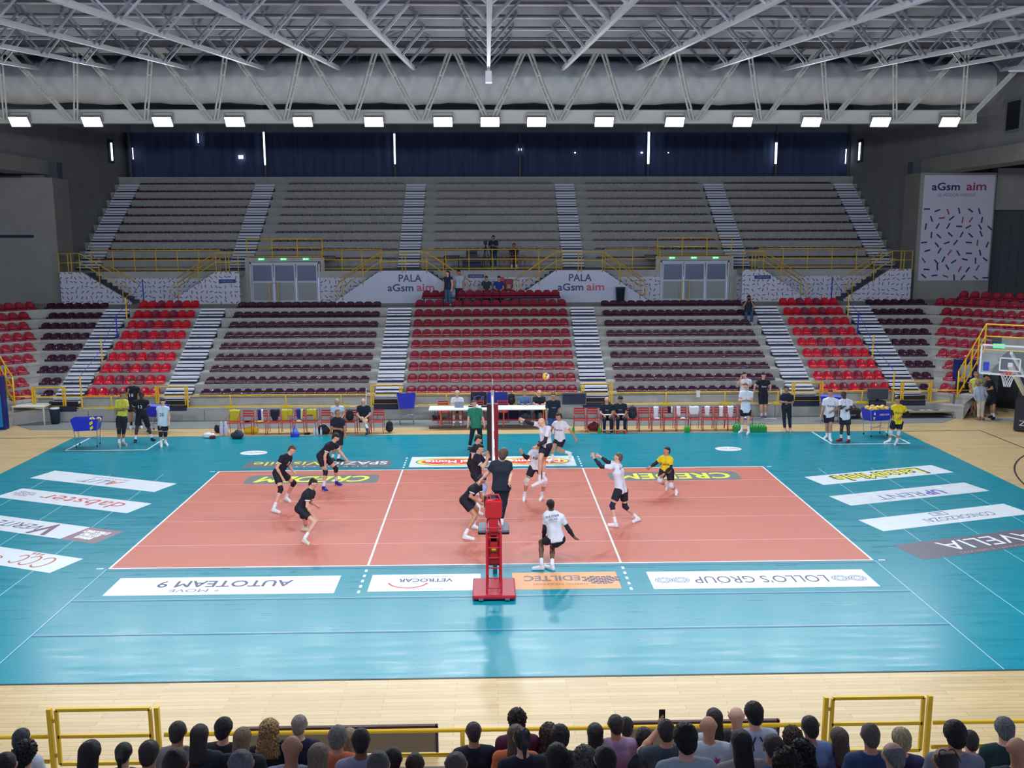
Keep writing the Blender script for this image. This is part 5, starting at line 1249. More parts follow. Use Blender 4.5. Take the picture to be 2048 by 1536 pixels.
drape(R_[12][0] - .02, 10.42, .24, .44, .1, W_, 'white shirt bunched over the thirteenth chair of the right row', 28, tail=.4)
drape(R_[13][0] - .05, 10.42, .15, .34, .1, W_, 'white shirt over the last chair of the right row', 29); lump('white_clothes', R_[13][0] + .05, 10.34, .457, .17, .12, .07, W_, 'white clothes on the seat of the last chair of the right row', 'clothing', 30)
def bottle(x, y, z, rgb, label, h=.24, r=.034, group=None, cap=(240, 240, 240)):
    t = thing('bottle', label, 'bottle', (x, y, z), group=group)
    m = MB(); m.lathe((0, 0, 0), [(r * .9, 0), (r, .01), (r, h * .62), (r * .45, h * .82), (r * .4, h * .92)], rgbm(rgb, .2), 12); m.build('bottle_body', t, smooth=True)
    m = MB(); m.lathe((0, 0, h * .92), [(r * .45, 0), (r * .45, h * .08)], rgbm(cap, .5), 10); m.build('cap', t)
    return t
for px_, n_ in ((1146, 'first'), (1198, 'second')):
    c = at(px_, 865, z=0); bottle(c[0], 9.98, .002, (40, 170, 60), 'green drinks bottle on the floor by the %s chair of the right row' % n_, .30, .05, cap=(40, 170, 60))
for k, px_ in enumerate((1371, 1377)):
    c = at(px_, 865, z=0); bottle(c[0], 9.96, .002, (40, 170, 60), '%s green bottle of the pair under the ninth right-row chair' % ('left' if k == 0 else 'right'), .30, .055, cap=(40, 170, 60))
for k, px_ in enumerate((626, 632, 640)):
    c = at(px_, 873, z=0); bottle(c[0], 10.02, .002, (196, 216, 232), 'clear water bottle before the left chairs, %s of three' % ('left', 'middle', 'right')[k], .30, .042, 'clear water bottles before the left chairs')
c = at(589, 874, z=0)
t = thing('bottle_carrier', 'blue carrier of sports bottles on the mat edge before the left chairs', 'bottle carrier', (c[0], c[1] + .1, .01))
m = MB(); m.lathe((0, 0, 0), [(.17, 0), (.17, .12), (.13, .16)], rgbm((40, 60, 200), .5), 14); m.build('tray', t)
for k in range(5):
    a = k * 1.256; m = MB(); m.lathe((.09 * math.cos(a), .09 * math.sin(a), .05), [(.036, 0), (.036, .2), (.015, .25), (.012, .3)], rgbm((150, 170, 230), .3), 8); m.build('sports_bottle', t, smooth=True)
m = MB(); m.lathe((0, 0, .1), [(.04, 0), (.035, .25), (.01, .34)], rgbm((60, 40, 200), .3), 8); m.build('sports_bottle', t)
c = at(452, 872, z=0)
for k in range(2): bottle(c[0] - .18 + k * .17, 10.05, .002, (214, 204, 222), 'large pale water pack bottle at the left end of the chairs, %s' % ('left' if k == 0 else 'right'), .55, .08)
def crate(px_, label, dy=0):
    c = at(px_, 866, z=0); t = thing('bottle_crate', label, 'crate', (c[0], 9.98 + dy, .002)); m = MB(); G_ = rgbm((30, 140, 60), .5)
    m.box(-.17, .17, -.12, .12, 0, .2, G_); m.tube([(-.15, 0, .2), (-.1, 0, .34), (.1, 0, .34), (.15, 0, .2)], .015, G_, 6); m.build('crate_body', t)
    for k in range(6): m = MB(); m.lathe((-.10 + (k % 3) * .1, -.05 + (k // 3) * .1, .1), [(.035, 0), (.035, .16), (.02, .2)], rgbm((110, 200, 110), .4), 8); m.build('sports_bottle', t)
crate(1479, 'green bottle crate under the thirteenth chair of the right row', .1); crate(1510, 'green bottle crate under the last chair of the right row'); crate(1527, 'green bottle crate standing free at the right end of the chairs')
# ------------------------------------------------------------------ ball carts
def cart(x, y, rz, label, w_=.80, d_=.55, zb=.62, zt=1.05, balls=0, text=None, rgb=(34, 46, 190), topcloth=False):
    t = thing('ball_cart', label, 'ball cart', (x, y, .009 if abs(y) < 9.8 else .002), rz)
    cl = rgbm(rgb, .5); m = MB()
    for sx in (-1, 1):
        for sy in (-1, 1):
            m.tube([(sx * w_ * .36, sy * d_ * .38, .06), (sx * w_ * .4, sy * d_ * .42, zb), (sx * w_ * .5, sy * d_ * .5, zt)], .014, STEEL, 6)
    m.tube([(-w_ * .38, -d_ * .4, zb * .5), (w_ * .38, d_ * .4, zb * .5)], .01, STEEL, 5); m.tube([(w_ * .38, -d_ * .4, zb * .5), (-w_ * .38, d_ * .4, zb * .5)], .01, STEEL, 5)
    m.build('folding_frame', t)
    for sx in (-1, 1):
        for sy in (-1, 1):
            m = MB(); m.tube([(sx * w_ * .36 - .015, sy * d_ * .38, .035), (sx * w_ * .36 + .015, sy * d_ * .38, .035)], .035, BLK, 10); m.build('caster', t)
    a, b_ = w_ / 2, d_ / 2; a2, b2 = w_ * .42, d_ * .42; e = .012
    m = MB(); P = [(-a2, -b2, zb), (a2, -b2, zb), (a2, b2, zb), (-a2, b2, zb), (-a, -b_, zt), (a, -b_, zt), (a, b_, zt), (-a, b_, zt)]
    Q = [(p[0] * (1 - e * 2 / w_), p[1] * (1 - e * 2 / d_), p[2] + (e if p[2] == zb else 0)) for p in P]
    m.add(P + Q, [(0, 3, 2, 1), (0, 1, 5, 4), (1, 2, 6, 5), (2, 3, 7, 6), (3, 0, 4, 7), (8, 9, 10, 11), (8, 12, 13, 9), (9, 13, 14, 10), (10, 14, 15, 11), (11, 15, 12, 8), (4, 5, 13, 12), (5, 6, 14, 13), (6, 7, 15, 14), (7, 4, 12, 15)], cl); m.build('cloth_basket', t)
    if topcloth: m = MB(); m.box(-a * .96, a * .96, -b_ * .96, b_ * .96, zt - .03, zt - .01, rgbm((110, 120, 210), .5)); m.build('top_sheet', t)
    if text:
        m = MB(); put_text(m, text, rgbm((240, 240, 246), .5), (.13, -(b_ + b2) / 2 - .018, (zb + zt) / 2 + .02), (1, 0, 0), (0, (b2 - b_) / (zt - zb), 1), w_ * .42, .075, bold=.02, shear=.15)
        m.prism([(-.30, zb + .02), (-.25, zb + .16), (-.35, zb + .15)], 1, -(b_ + b2) / 2 - .015, -(b_ + b2) / 2 - .01, rgbm((240, 220, 40), .5)); m.prism([(-.30, zb + .36), (-.25, zb + .24), (-.34, zb + .25)], 1, -(b_ + b2) / 2 - .03, -(b_ + b2) / 2 - .025, rgbm((240, 240, 246), .5)); m.build('lettering', t)
    elif text is not None:
        m = MB(); m.prism([(.18, zb + .02), (.28, zb + .1), (.27, zb + .2), (.16, zb + .12)], 1, -(b_ + b2) / 2 - .018, -(b_ + b2) / 2 - .012, rgbm((230, 220, 50), .5)); m.prism([(.18, zb + .2), (.28, zb + .28), (.27, zb + .38), (.16, zb + .3)], 1, -b_ - .01, -b_ - .004, rgbm((230, 220, 50), .5)); m.build('emblem', t)
    return t
cart(-14.88, 8.4, rad(10), 'blue ball cart on the mat inside the left warm-up box', w_=.98, d_=.62, text='')
cart(-13.25, 10.95, rad(-15), 'blue ball cart behind the substitutes on the left', w_=.85, topcloth=True)
cart(-3.5, 12.1, rad(8), 'blue ball cart between the chairs and the scorer table', w_=.76, zb=.66, zt=1.22)
cart(14.72, 9.15, rad(12), 'blue ball cart full of yellow balls inside the right warm-up box', w_=.98, d_=.62, text='MIKASA')
cart(14.0, 12.0, rad(-20), 'blue ball cart behind the two players in white', w_=.85, topcloth=True)
for k in range(8):
    a = rad(12); u, v = -.33 + (k % 4) * .22, -.12 + (k // 4) * .24; ball(14.72 + u * math.cos(a) - v * math.sin(a), 9.15 + u * math.sin(a) + v * math.cos(a), 1.04 + .02 * (k % 3), .105, 'yellow volleyball in the right ball cart, %s row, %s from the left' % ('front' if k < 4 else 'back', ORD[k % 4]), 'yellow volleyballs in the right ball cart').rotation_euler = (k, k * 2, k * 3)
for k in range(2): ball(-14.7 + k * .24, 8.45, .98, .105, '%s white volleyball in the left blue ball cart' % ('left' if k == 0 else 'right'), 'balls in the left ball cart').rotation_euler = (1 + k, 2, 1)
# ------------------------------------------------------------------ scorer tables
for x0, x1, nm in ((-2.52, -.05, 'left'), (-.02, 2.55, 'right')):
    t = thing('scorer_table', 'long white-topped scorer table with orange legs, %s of the net' % nm, 'table', ((x0 + x1) / 2, 11.4, .002)); w_ = (x1 - x0) / 2
    m = MB(); m.box(-w_, w_, -.45, .45, .745, .78, WHI); m.build('table_top', t)
    OR = M('orange_steel', (206, 84, 40), .45)
    for sx in (-1, 1):
        for sy in (-1, 1): m = MB(); m.box(sx * w_ * .62 - .025, sx * w_ * .62 + .025, sy * .36 - .025, sy * .36 + .025, 0, .745, OR); m.build('leg', t)
        m = MB(); m.box(sx * w_ * .62 - .02, sx * w_ * .62 + .02, -.36, .36, .68, .74, OR); m.build('leg_frame', t)
    m = MB(); m.box(-w_ * .9, w_ * .9, -.34, -.30, .30, .35, REDD); m.build('cross_bar', t)
    m = MB(); m.box(-w_, w_, -.40, -.36, .0, .09, rgbm((92, 66, 60), .6)); m.build('foot_rail', t)
for x, lb, rz in ((-2.0, 'orange-red chair empty at the left end of the scorer table', .1), (.45, 'orange-red chair with its back to the stand behind the right table', 0), (-.55, 'red chair behind the left table beside the net', 0), (-1.42, 'red chair under the blond woman at the laptop', 0), (1.35, 'red chair under the man in the denim jacket', 0), (1.95, 'red chair under the man in a black polo at the table', 0)):
    dup(pc, (x, 12.2, .001), rz, lb)
c = at(935, 815, z=.79)
t = thing('laptop', 'open grey laptop on the left scorer table', 'laptop', (-1.32, 11.45, .782)); m = MB(); m.box(-.17, .17, -.02, .22, 0, .015, GREY); m.build('base', t); m = MB(); m.box(-.18, .18, -.05, -.035, .0, .23, M('laptop_lid', (130, 144, 160), .4)); m.build('lid', t)
m = MB(); m.box(-.06, .06, -.05, .05, 0, .1, WHI); m.build('paper_box', loc=(-.62, 11.5, .782), label='small white box on the left table near the net', cat='box')
m = MB(); m.box(-.13, .13, -.08, .08, 0, .05, BLK); m.box(-.1, .1, -.06, .06, .05, .07, GREY); m.build('scoring_device', loc=(-.3, 11.5, .782), label='flat black device on the left table beside the net', cat='device')
m = MB(); m.box(-.1, .1, -.07, .07, 0, .03, BLK); m.build('desk_buzzer', loc=(-.85, 11.55, .782), label='small dark device on the left table by the laptop', cat='device')
# boards behind the tables
def board(x0, x1, z0, z1, y, m_, name, lb, cat, fr=None, lean=0):
    t = thing(name, lb, cat, ((x0 + x1) / 2, y, z0)); w_ = (x1 - x0) / 2; b = MB(); b.box(-w_, w_, -.02, .02, 0, z1 - z0, m_); b.build('panel', t)
    if fr: b = MB(); b.box(-w_ - .02, w_ + .02, -.025, .025, z1 - z0 - .02, z1 - z0 + .02, fr); b.box(-w_ - .02, w_ + .02, -.025, .025, -.02, .02, fr); b.box(-w_ - .02, -w_ + .02, -.026, .026, 0, z1 - z0, fr); b.box(w_ - .02, w_ + .02, -.026, .026, 0, z1 - z0, fr); b.build('frame', t)
    return t
board(-.88, -.22, .56, 1.16, 12.9, M('speaker_dark', (34, 28, 44), .6), 'equipment_case', 'dark case with blue equipment behind the left scorer table', 'equipment case')
c = thing('cable_bundle', 'tangle of blue and grey cables on the dark case behind the table', 'cables', (-.55, 12.80, .75)); m = MB()
for k in range(7):
    m.tube([(.22 * math.cos(a + k) , -.02 - .01 * k, .12 + .14 * math.sin(a * (1 + k * .2) + k)) for a in np.linspace(0, 5.5, 14)], .012, rgbm((60, 80, 190), .5) if k % 2 else GREY, 5)
m.build('cables', c)
board(-.2, .66, .56, 1.15, 12.86, M('board_blue', (30, 56, 160), .6), 'blue_board', 'plain blue board behind the net post and scorer tables', 'board')
board(.3, 1.3, .0, .62, 12.55, M('board_navy', (26, 36, 86), .6), 'navy_board', 'navy board standing low behind the right scorer table', 'board')
board(2.95, 3.95, .60, 1.08, 12.86, M('screen_dark', (44, 56, 84), .3), 'dark_screen', 'dark grey-framed screen leaning on the railing right of the scorer tables', 'screen', GREY)
backpack(.82, 12.75, .62, 'black backpack propped behind the blue board', sc_=1.1); lump('black_bag', -2.25, 12.75, .002, .22, .12, .26, (24, 26, 34), 'black bag on the floor behind the left end of the scorer table', 'bag', 40)
m = MB(); m.box(-.08, .08, -.01, .01, -.14, .14, WHI); m.build('paper_sheet', loc=(8.7, 12.95, 1.0), label='white sheet of paper hanging on the yellow railing at right', cat='paper')
# left corner things
t = thing('white_table', 'white square table at the foot of the left corner wing', 'table', (-18.95, 12.75, .012)); m = MB(); m.box(-.66, .66, -.40, .40, .72, .76, rgbm((226, 224, 214), .5)); m.build('table_top', t)
for sx in (-1, 1):
    for sy in (-1, 1): m = MB(); m.box(sx * .62 - .022, sx * .62 + .022, sy * .36 - .022, sy * .36 + .022, 0, .72, rgbm((226, 224, 214), .5)); m.build('leg', t)
def bin_(x, y, z, lb, h=.62, r=.2, rgb=(44, 56, 78), bag=True):
    t = thing('waste_bin', lb, 'bin', (x, y, z)); m = MB(); m.lathe((0, 0, 0), [(r * .82, 0), (r, h * .94), (r * 1.06, h * .95), (r * 1.06, h), (r * .9, h), (r * .85, h * .7)], rgbm(rgb, .5), 18); m.build('bin_body', t, smooth=True)
    if bag: m = MB(); m.lathe((0, 0, h * .93), [(r * .95, 0), (r * .9, .09), (r * .5, .06)], rgbm((200, 204, 214), .4), 14); m.build('bin_bag', t, smooth=True)
bin_(-17.98, 12.6, .012, 'dark grey waste bin beside the white table')
bin_(6.63, 22.0, 4.195, 'dark tall waste bin before the right PALA stairs', .78, .24, (40, 54, 70), False); bin_(23.4, 23.5, 4.195, 'dark waste bin below the tall banner', .8, .26, (34, 44, 64), False)
# dark wheeled case with bag, right of the Mikasa cart, camp bed
t = thing('tech_chair', 'dark grey office screen unit behind the yellow-shirted player', 'equipment', (16.2, 12.6, .012)); m = MB(); m.box(-.42, .42, -.1, .1, .78, 1.24, rgbm((58, 66, 80), .5)); m.build('screen_back', t, bevel=.05); m = MB(); m.box(-.3, .3, -.2, .2, .45, .72, rgbm((40, 44, 56), .5)); m.build('seat_box', t, bevel=.03); m = MB(); m.box(-.25, -.2, -.2, .2, 0, .45, BLK); m.box(.2, .25, -.2, .2, 0, .45, BLK); m.box(-.05, .05, -.05, .05, .7, .8, BLK); m.build('stand_legs', t)
t = thing('kit_bag', 'black kit bag with grey print behind the players in white', 'bag', (15.0, 12.4, .012)); m = MB(); m.box(-.42, .42, -.2, .2, .05, .42, rgbm((26, 28, 36), .7)); m.build('bag_body', t, bevel=.06); m = MB(); m.tube([(-.25, 0, .4), (-.15, 0, .55), (.15, 0, .55), (.25, 0, .4)], .02, BLK, 6); m.build('handles', t); m = MB(); put_text(m, 'MICRON', rgbm((190, 194, 204), .6), (0, -.21, .18), (1, 0, 0), (0, 0, 1), .3, .05, bold=.02); m.build('lettering', t)
lump('white_cloth', 15.62, 12.2, .012, .12, .1, .62, (206, 210, 222), 'white cloth heap behind the right ball cart', 'cloth', 44)
t = thing('folding_bed', 'folded wheeled platform lying along the stand foot at right', 'folding platform', (18.2, 12.62, .012)); m = MB(); m.box(-1.45, 1.3, -.25, .22, .22, .26, rgbm((150, 140, 110), .6)); m.build('deck', t)
m = MB()
for x in (-1.3, 1.15): m.bar((x, -.2, 0), (x - .08, -.2, .22), .05, .03, GREY); m.bar((x, .18, 0), (x - .08, .18, .22), .05, .03, GREY)
m.build('legs', t); m = MB(); m.box(-1.4, 1.2, -.22, .2, .10, .13, BLK); m.build('lower_deck', t)
m = MB()
for k in range(9): m.box(-1.2 + k * .28, -1.05 + k * .28, .0, .16, .26, .285, rgbm((190, 190, 186), .5) if k % 3 else GREY)
m.build('loose_fittings', t)
m = MB(); m.box(-.03, .03, -.03, .03, 0, 1.0, GREY); m.build('leaning_board', loc=(19.5, 12.7, .012), label='narrow grey board standing at the end of the folding platform', cat='board')
m = MB(); m.tube([(0, 0, .0), (-.02, .25, 1.25)], .018, WHI, 6); m.build('white_pole', loc=(12.2, 12.62, .012), label='thin white pole leaning on the railing behind the man in black', cat='pole')
m = MB(); m.tube([(-.27, 0, .025), (.27, 0, .025)], .022, WHI, 6); m.build('white_pole', loc=(11.6, 12.3, .012), label='short white pole lying on the floor behind the man in black', cat='pole')
m = MB(); m.tube([(0, 0, .0), (.03, .2, 1.3)], .018, WHI, 6); m.build('white_pole', loc=(-5.25, 12.6, .012), label='thin white pole leaning by the gate at the last left chair', cat='pole')
c = at(240, 810, y=12.9); t = thing('ball_net_bag', 'dark net bag with a ball hanging on the railing at left', 'net bag', (c[0], 12.85, .25)); m = MB(); m.lathe((0, 0, 0), [(.02, 0), (.15, .06), (.16, .16), (.1, .3), (.03, .6), (.015, .75)], M('net_dark', (34, 36, 60), .9, alpha=.55), 10); m.build('net', t); m = MB(); m.lathe((0, 0, .02), [(.02, 0), (.09, .03), (.11, .1), (.09, .17), (.02, .2)], rgbm((200, 200, 214), .5), 12); m.build('ball_inside', t, smooth=True)
# corner passage things, both sides
for s in (-1, 1):
    nm = 'left' if s < 0 else 'right'
    q = lambda d, up, off=0: (s * (mx(13.4) + .7071 * d - 0) + s * off * .0, 13.4 - .7071 * d, up)
    t = thing('corner_railing', 'steep yellow stair railing on the %s corner wing' % nm, 'railing', (0, 0, 0))
    m = MB()
    A_ = np.array([s * 19.45, 12.35, .95]); B_ = np.array([s * 20.45, 12.35, 2.9]); C_ = B_ + np.array([s * .82, -.57, 0]) * 6.0
    for h in (0, .55, 1.05): m.tube([tuple(A_ + (0, 0, h)), tuple(B_ + (0, 0, h)), tuple(C_ + (0, 0, h))], .032, YEL, 7)
    m.build('rails', t, smooth=True)
    for k in range(5):
        p_ = A_ + (B_ - A_) * k / 4; m = MB(); m.tube([tuple(p_ + (0, 0, -.15)), tuple(p_ + (0, 0, 1.05))], .032, YEL, 7); m.build('post', t, smooth=True)
    for k in (1, 2, 3): p_ = B_ + (C_ - B_) * k / 4; m = MB(); m.tube([tuple(p_ + (0, 0, -.15)), tuple(p_ + (0, 0, 1.05))], .032, YEL, 7); m.build('post', t, smooth=True)
    # passage wall with doorway
    W0 = np.array([s * (mx(15.6)) , 15.6]); 
    m = MB(); 
    if s > 0:
        t = thing('passage_door', 'dark passage doorway with door frame under the right corner wing', 'doorway', (0, 0, 0))
        d0, d1 = 3.0, 5.2
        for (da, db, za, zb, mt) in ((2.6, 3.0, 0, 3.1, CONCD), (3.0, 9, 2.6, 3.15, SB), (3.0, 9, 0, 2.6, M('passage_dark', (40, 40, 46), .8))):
            pts = []
            m = MB(); a = np.array([s * (mx(16.9) + .7071 * da), 16.9 - .7071 * da]); b_ = np.array([s * (mx(16.9) + .7071 * db), 16.9 - .7071 * db]); n2 = np.array([-.7071 * s * 1, -.7071]) * .1
            m.add([(a[0], a[1], za), (b_[0], b_[1], za), (b_[0] + n2[0], b_[1] + n2[1], za), (a[0] + n2[0], a[1] + n2[1], za), (a[0], a[1], zb), (b_[0], b_[1], zb), (b_[0] + n2[0], b_[1] + n2[1], zb), (a[0] + n2[0], a[1] + n2[1], zb)], [(0, 3, 2, 1), (4, 5, 6, 7), (0, 1, 5, 4), (1, 2, 6, 5), (2, 3, 7, 6), (3, 0, 4, 7)], mt); m.build('wall_piece', t)
        m = MB(); m.box(-.22, .22, -.03, .03, -.09, .09, M('exit_green', (40, 200, 120), .5, emit=1.2)); e_ = m.build('exit_sign', loc=(at(1998, 692, y=12.0)[0], 12.0, at(1998, 692, y=12)[2]), label='green exit sign above the right corner passage', cat='exit sign'); e_.rotation_euler = (0, 0, -s * rad(30))
    else:
        c0 = at(0, 745, y=11.6); c1 = at(9, 745, y=11.6)
        t = thing('blue_advert_totem', 'tall blue advertising totem cut by the left edge', 'advert totem', (c1[0] - .58, 11.6, .0)); m = MB(); m.box(-.5, .5, -.15, .15, 0, 2.15, M('totem_navy', (16, 34, 110), .5)); m.build('panel', t); m = MB(); m.box(-.5, .42, -.16, -.15, .12, 1.4, M('totem_cyan', (20, 130, 200), .5)); m.build('print', t)
        m = MB(); m.prism([(-19.85, 12.5), (-19.95, 12.4), (-21.8, 11.35), (-21.8, 11.5)], 2, 0, 1.75, CONF); m.build('confetti_wall_panel', label='low curved confetti-printed wall left of the white table', cat='wall panel')
# totem behind the people at right
t = thing('advert_totem', 'navy totem with a white picture panel behind the woman in yellow', 'advert totem', (20.35, 13.6, .0)); m = MB(); m.box(-.42, .42, -.2, .2, 0, 2.3, M('totem_navy', (16, 34, 110), .5)); m.build('panel', t); m = MB(); m.box(-.30, .2, -.21, -.2, 1.55, 2.1, rgbm((190, 200, 220), .5)); m.build('picture', t)
# basketball stand
t = thing('basketball_stand', 'mobile basketball stand with glass backboard parked at the right edge', 'basketball hoop', (17.35, 5.0, 0), -rad(36))
m = MB(); bb0, bb1, z0, z1 = -.92, .92, 2.93, 3.96
for a in ((bb0, bb1, z0, z0 + .06), (bb0, bb1, z1 - .06, z1), (bb0, bb0 + .05, z0, z1), (bb1 - .05, bb1, z0, z1), (-.32, .32, 3.08, 3.12), (-.32, .32, 3.5, 3.54), (-.32, -.28, 3.08, 3.54), (.28, .32, 3.08, 3.54)): m.box(a[0], a[1], -.02, .02, a[2], a[3], WHI)
m.build('board_frame', t)
G_ = bpy.data.materials.new('backboard_glass'); G_.use_nodes = True; gb = G_.node_tree.nodes['Principled BSDF']; gb.inputs['Base Color'].default_value = (.8, .85, .9, 1); gb.inputs['Alpha'].default_value = .12; gb.inputs['Roughness'].default_value = .05
m = MB(); m.box(bb0 + .05, bb1 - .05, -.004, .004, z0 + .06, z1 - .06, G_); m.build('board_glass', t)
m = MB(); m.box(-.80, -.62, -.012, -.006, 3.05, 3.35, rgbm((50, 70, 200), .5)); m.build('board_emblem', t)
m = MB(); m.tube([(.225 * math.cos(a), -.38 + .225 * math.sin(a), 3.05) for a in np.linspace(0, 2 * math.pi, 21)], .012, rgbm((220, 80, 40), .4), 6, cap=False); m.box(-.06, .06, -.15, 0, 3.0, 3.08, rgbm((220, 80, 40), .4)); m.build('rim', t)
m = MB()
for k in range(12):
    a = k * math.pi / 6
    for dd in (1, -1):
        m.tube([(.22 * math.cos(a), -.38 + .22 * math.sin(a), 3.04), (.15 * math.cos(a + dd * .5), -.38 + .15 * math.sin(a + dd * .5), 2.82), (.10 * math.cos(a + dd * .9), -.38 + .10 * math.sin(a + dd * .9), 2.62)], .006, WHI, 4)
m.build('net', t)
m = MB(); m.bar((0, .05, 3.3), (0, 5.6, 1.5), .14, .14, WHI); m.bar((0, .05, 3.7), (0, 5.9, 2.0), .08, .08, WHI); m.build('arm', t)
m = MB(); PB = M('padding_black', (22, 26, 40), .5); m.box(-.3, 1.5, 5.6, 7.6, .05, 1.25, PB); m.prism([(5.7, 1.25), (7.5, 1.25), (7.3, 1.9), (6.3, 2.3)], 0, -.25, 1.45, PB); m.build('padded_base', t)
m = MB(); put_text(m, 'ZENITH', rgbm((220, 222, 230), .5), (.55, 5.59, .35), (1, 0, 0), (0, 0, 1), 1.35, .2); m.build('lettering', t)
m = MB(); m.box(-.35, .35, -.08, .08, 0, .62, M('scoreboard_black', (30, 34, 44), .5)); m.build('shot_clock', t, loc=(.95, .1, 4.15))
m = MB(); m.prism([(-1.2, 0), (0.9, 0), (.9, .6), (-.2, .6)], 2, .001, .006, rgbm((190, 196, 210), .5)); m.build('floor_sheet', loc=(21.2, 11.6, 0), label='pale sheet on the floor before the basketball stand base', cat='sheet')
# press desk on the upper deck
t = thing('press_desk', 'small dark desk on the upper deck behind the railing, left of the camera', 'desk', (-2.1, 25.6, 5.80)); m = MB(); m.box(-.42, .42, -.25, .25, .66, .72, NAVY); m.build('desk_top', t); m = MB(); m.box(-.4, -.36, -.2, .2, 0, .66, NAVY); m.box(.36, .4, -.2, .2, 0, .66, NAVY); m.build('legs', t)
m = MB(); m.box(-.3, .3, -.2, .2, 0, .36, M('case_dark', (36, 44, 72), .6)); m.build('monitor_case', loc=(-1.0, 25.5, 6.43), label='dark monitor case on the upper deck behind the railing', cat='case')
m = MB(); m.box(-.5, .5, -.2, .2, 0, .63, M('case_dark', (36, 44, 72), .6)); m.build('case_support', loc=(-1.0, 25.5, 5.80), label='dark crate under the monitor case on the upper deck', cat='crate')
t = thing('press_desk', 'red-framed desk on the upper deck in front of the seated man', 'desk', (1.3, 25.2, 5.80)); m = MB(); m.box(-.6, .6, -.25, .25, .68, .72, REDD); m.build('desk_top', t); m = MB(); m.box(-.58, -.54, -.2, .2, 0, .68, REDD); m.box(.54, .58, -.2, .2, 0, .68, REDD); m.build('legs', t)
t = thing('camera_tripod', 'dark video camera on a tripod on the upper deck', 'camera tripod', (-.25, 25.2, 5.80)); m = MB()
for a in (0.3, 2.4, 4.5): m.tube([(.32 * math.cos(a), .32 * math.sin(a), 0), (0, 0, 1.3)], .02, BLK, 6)
m.build('tripod', t); m = MB(); m.box(-.1, .1, -.22, .22, 1.3, 1.52, BLK); m.tube([(0, -.22, 1.42), (0, -.38, 1.42)], .05, BLK, 10); m.build('camera', t)
t = thing('hose_box', 'dark red fire hose box on the confetti wall behind the centre block', 'hose box', (.95, 23.36, 4.75)); m = MB(); m.box(-.22, .22, -.09, .08, 0, .6, rgbm((140, 40, 60), .5)); m.build('box_body', t, bevel=.05); m = MB(); m.box(-.1, .1, -.1, -.09, .12, .32, rgbm((190, 160, 120), .5)); m.build('label_plate', t)
m = MB(); m.box(-.12, .12, -.02, .02, -.12, .12, rgbm((214, 60, 90), .5)); m.build('fire_sign', loc=(.60, 23.42, 5.35), label='small red fire sign beside the hose box', cat='sign')
# ------------------------------------------------------------------ players and staff: joints read off the photo, each at its real depth
W_K = dict(shirt=(226, 226, 236), bottom=('shorts', (24, 28, 46)), sleeve=.62)
B_K = dict(shirt=(22, 26, 40), bottom=('shorts', (20, 24, 38)), sleeve=.55, cuff=(236, 238, 244))
A = ((530, 880), 6.982); B = ((620, 790), 7.677); C = ((900, 860), 6.4); D = ((1010, 820), 8.08); E_ = ((1050, 990), 9.038); F_ = ((1160, 880), 8.086); Y_ = ((1160, 880), 7.877)
G = ((215, 750), 9.6); Rr = ((1560, 720), 6.827); Q = ((1440, 740), 9.6); T_ = ((1880, 640), 6.98); Hh = ((920, 790), 10.975)
def P_(label, crop, sp, **look):
    return person(label, px_pose(crop[0], crop[1], sp), look)
BR = (52, 38, 30); BK = (26, 22, 24)
P_('player in black bending forward at the left, hand at the knee, brown hair', A, dict(id='A1', h=(372,150), n=(335,208), s=[(240,245,-.19),(345,250,.19)], e=[(165,388,-.27),(335,365,.25)], w=[(238,520,-.22),(393,432,.2)], p=[(165,462,-.09),(205,445,.09)],
   k=[(222,688,-.02),(405,598,.02)], ft=[(148,905,110,985,198,1005),(305,775,262,815,375,865)], f=(1,-.25,.05)), **B_K, skin='light', hair=('short', (92, 70, 54)), kneepad=(20, 24, 36), print=[('8', (236,238,244), 'front', .35, .08, .14)])
P_('player in black crouching at left front, looking up, pale shoes without knee pads', A, dict(id='A2', h=(668,625), n=(640,690), s=[(600,760,-.19),(665,740,.19)], e=[(590,925,-.27),(640,870,.28)], w=[(690,1085,-.22),(715,910,.32)], p=[(480,960,-.09),(515,945,.09)],
   k=[(700,1148,.0),(565,1150,.0)], ft=[(585,1320,505,1395,645,1465),(590,1205,548,1250,592,1258)], f=(1,-.15,.25)), **B_K, skin='light', hair=('short', BK), shoe=(226, 222, 196))
P_('player in black with blue shoes leaning forward at far left of the court', B, dict(id='B1', h=(400,655), n=(362,730), s=[(285,790,-.19),(395,770,.18)], e=[(228,940,-.27),(460,870,.2)], w=[(235,1085,-.22),(562,992,.15)], p=[(158,935,-.09),(215,920,.09)],
   k=[(240,1185,.0),(398,1130,.0)], ft=[(212,1370,185,1425,282,1478),(405,1295,388,1345,498,1385)], f=(1,-.35,.05)), **B_K, skin='light', hair=('thick', BK), kneepad=(20, 24, 36), shoe=(44, 44, 170), print=[('18', (236,238,244), 'front', .5, .14, .13)])
P_('grey-haired coach in black polo and shorts standing on the teal mat, notes in hand', B, dict(id='B2', h=(430,275), n=(415,345), s=[(350,395,-.1),(490,395,.1)], e=[(330,510,-.15),(530,500,.1)], w=[(465,525,-.35),(535,615,-.05)], p=[(405,610,-.03),(460,610,.03)],
   k=[(395,800,.0),(465,800,.0)], ft=[(350,955,345,985,375,1000),(440,965,432,1000,515,1012)], f=(1,-.4,0)), shirt=(24, 30, 48), bottom=('shorts', (22, 26, 42)), sleeve=.7, skin='olive', hair=('buzz', (120, 116, 112)), shoe=(30,30,40), short=.85)
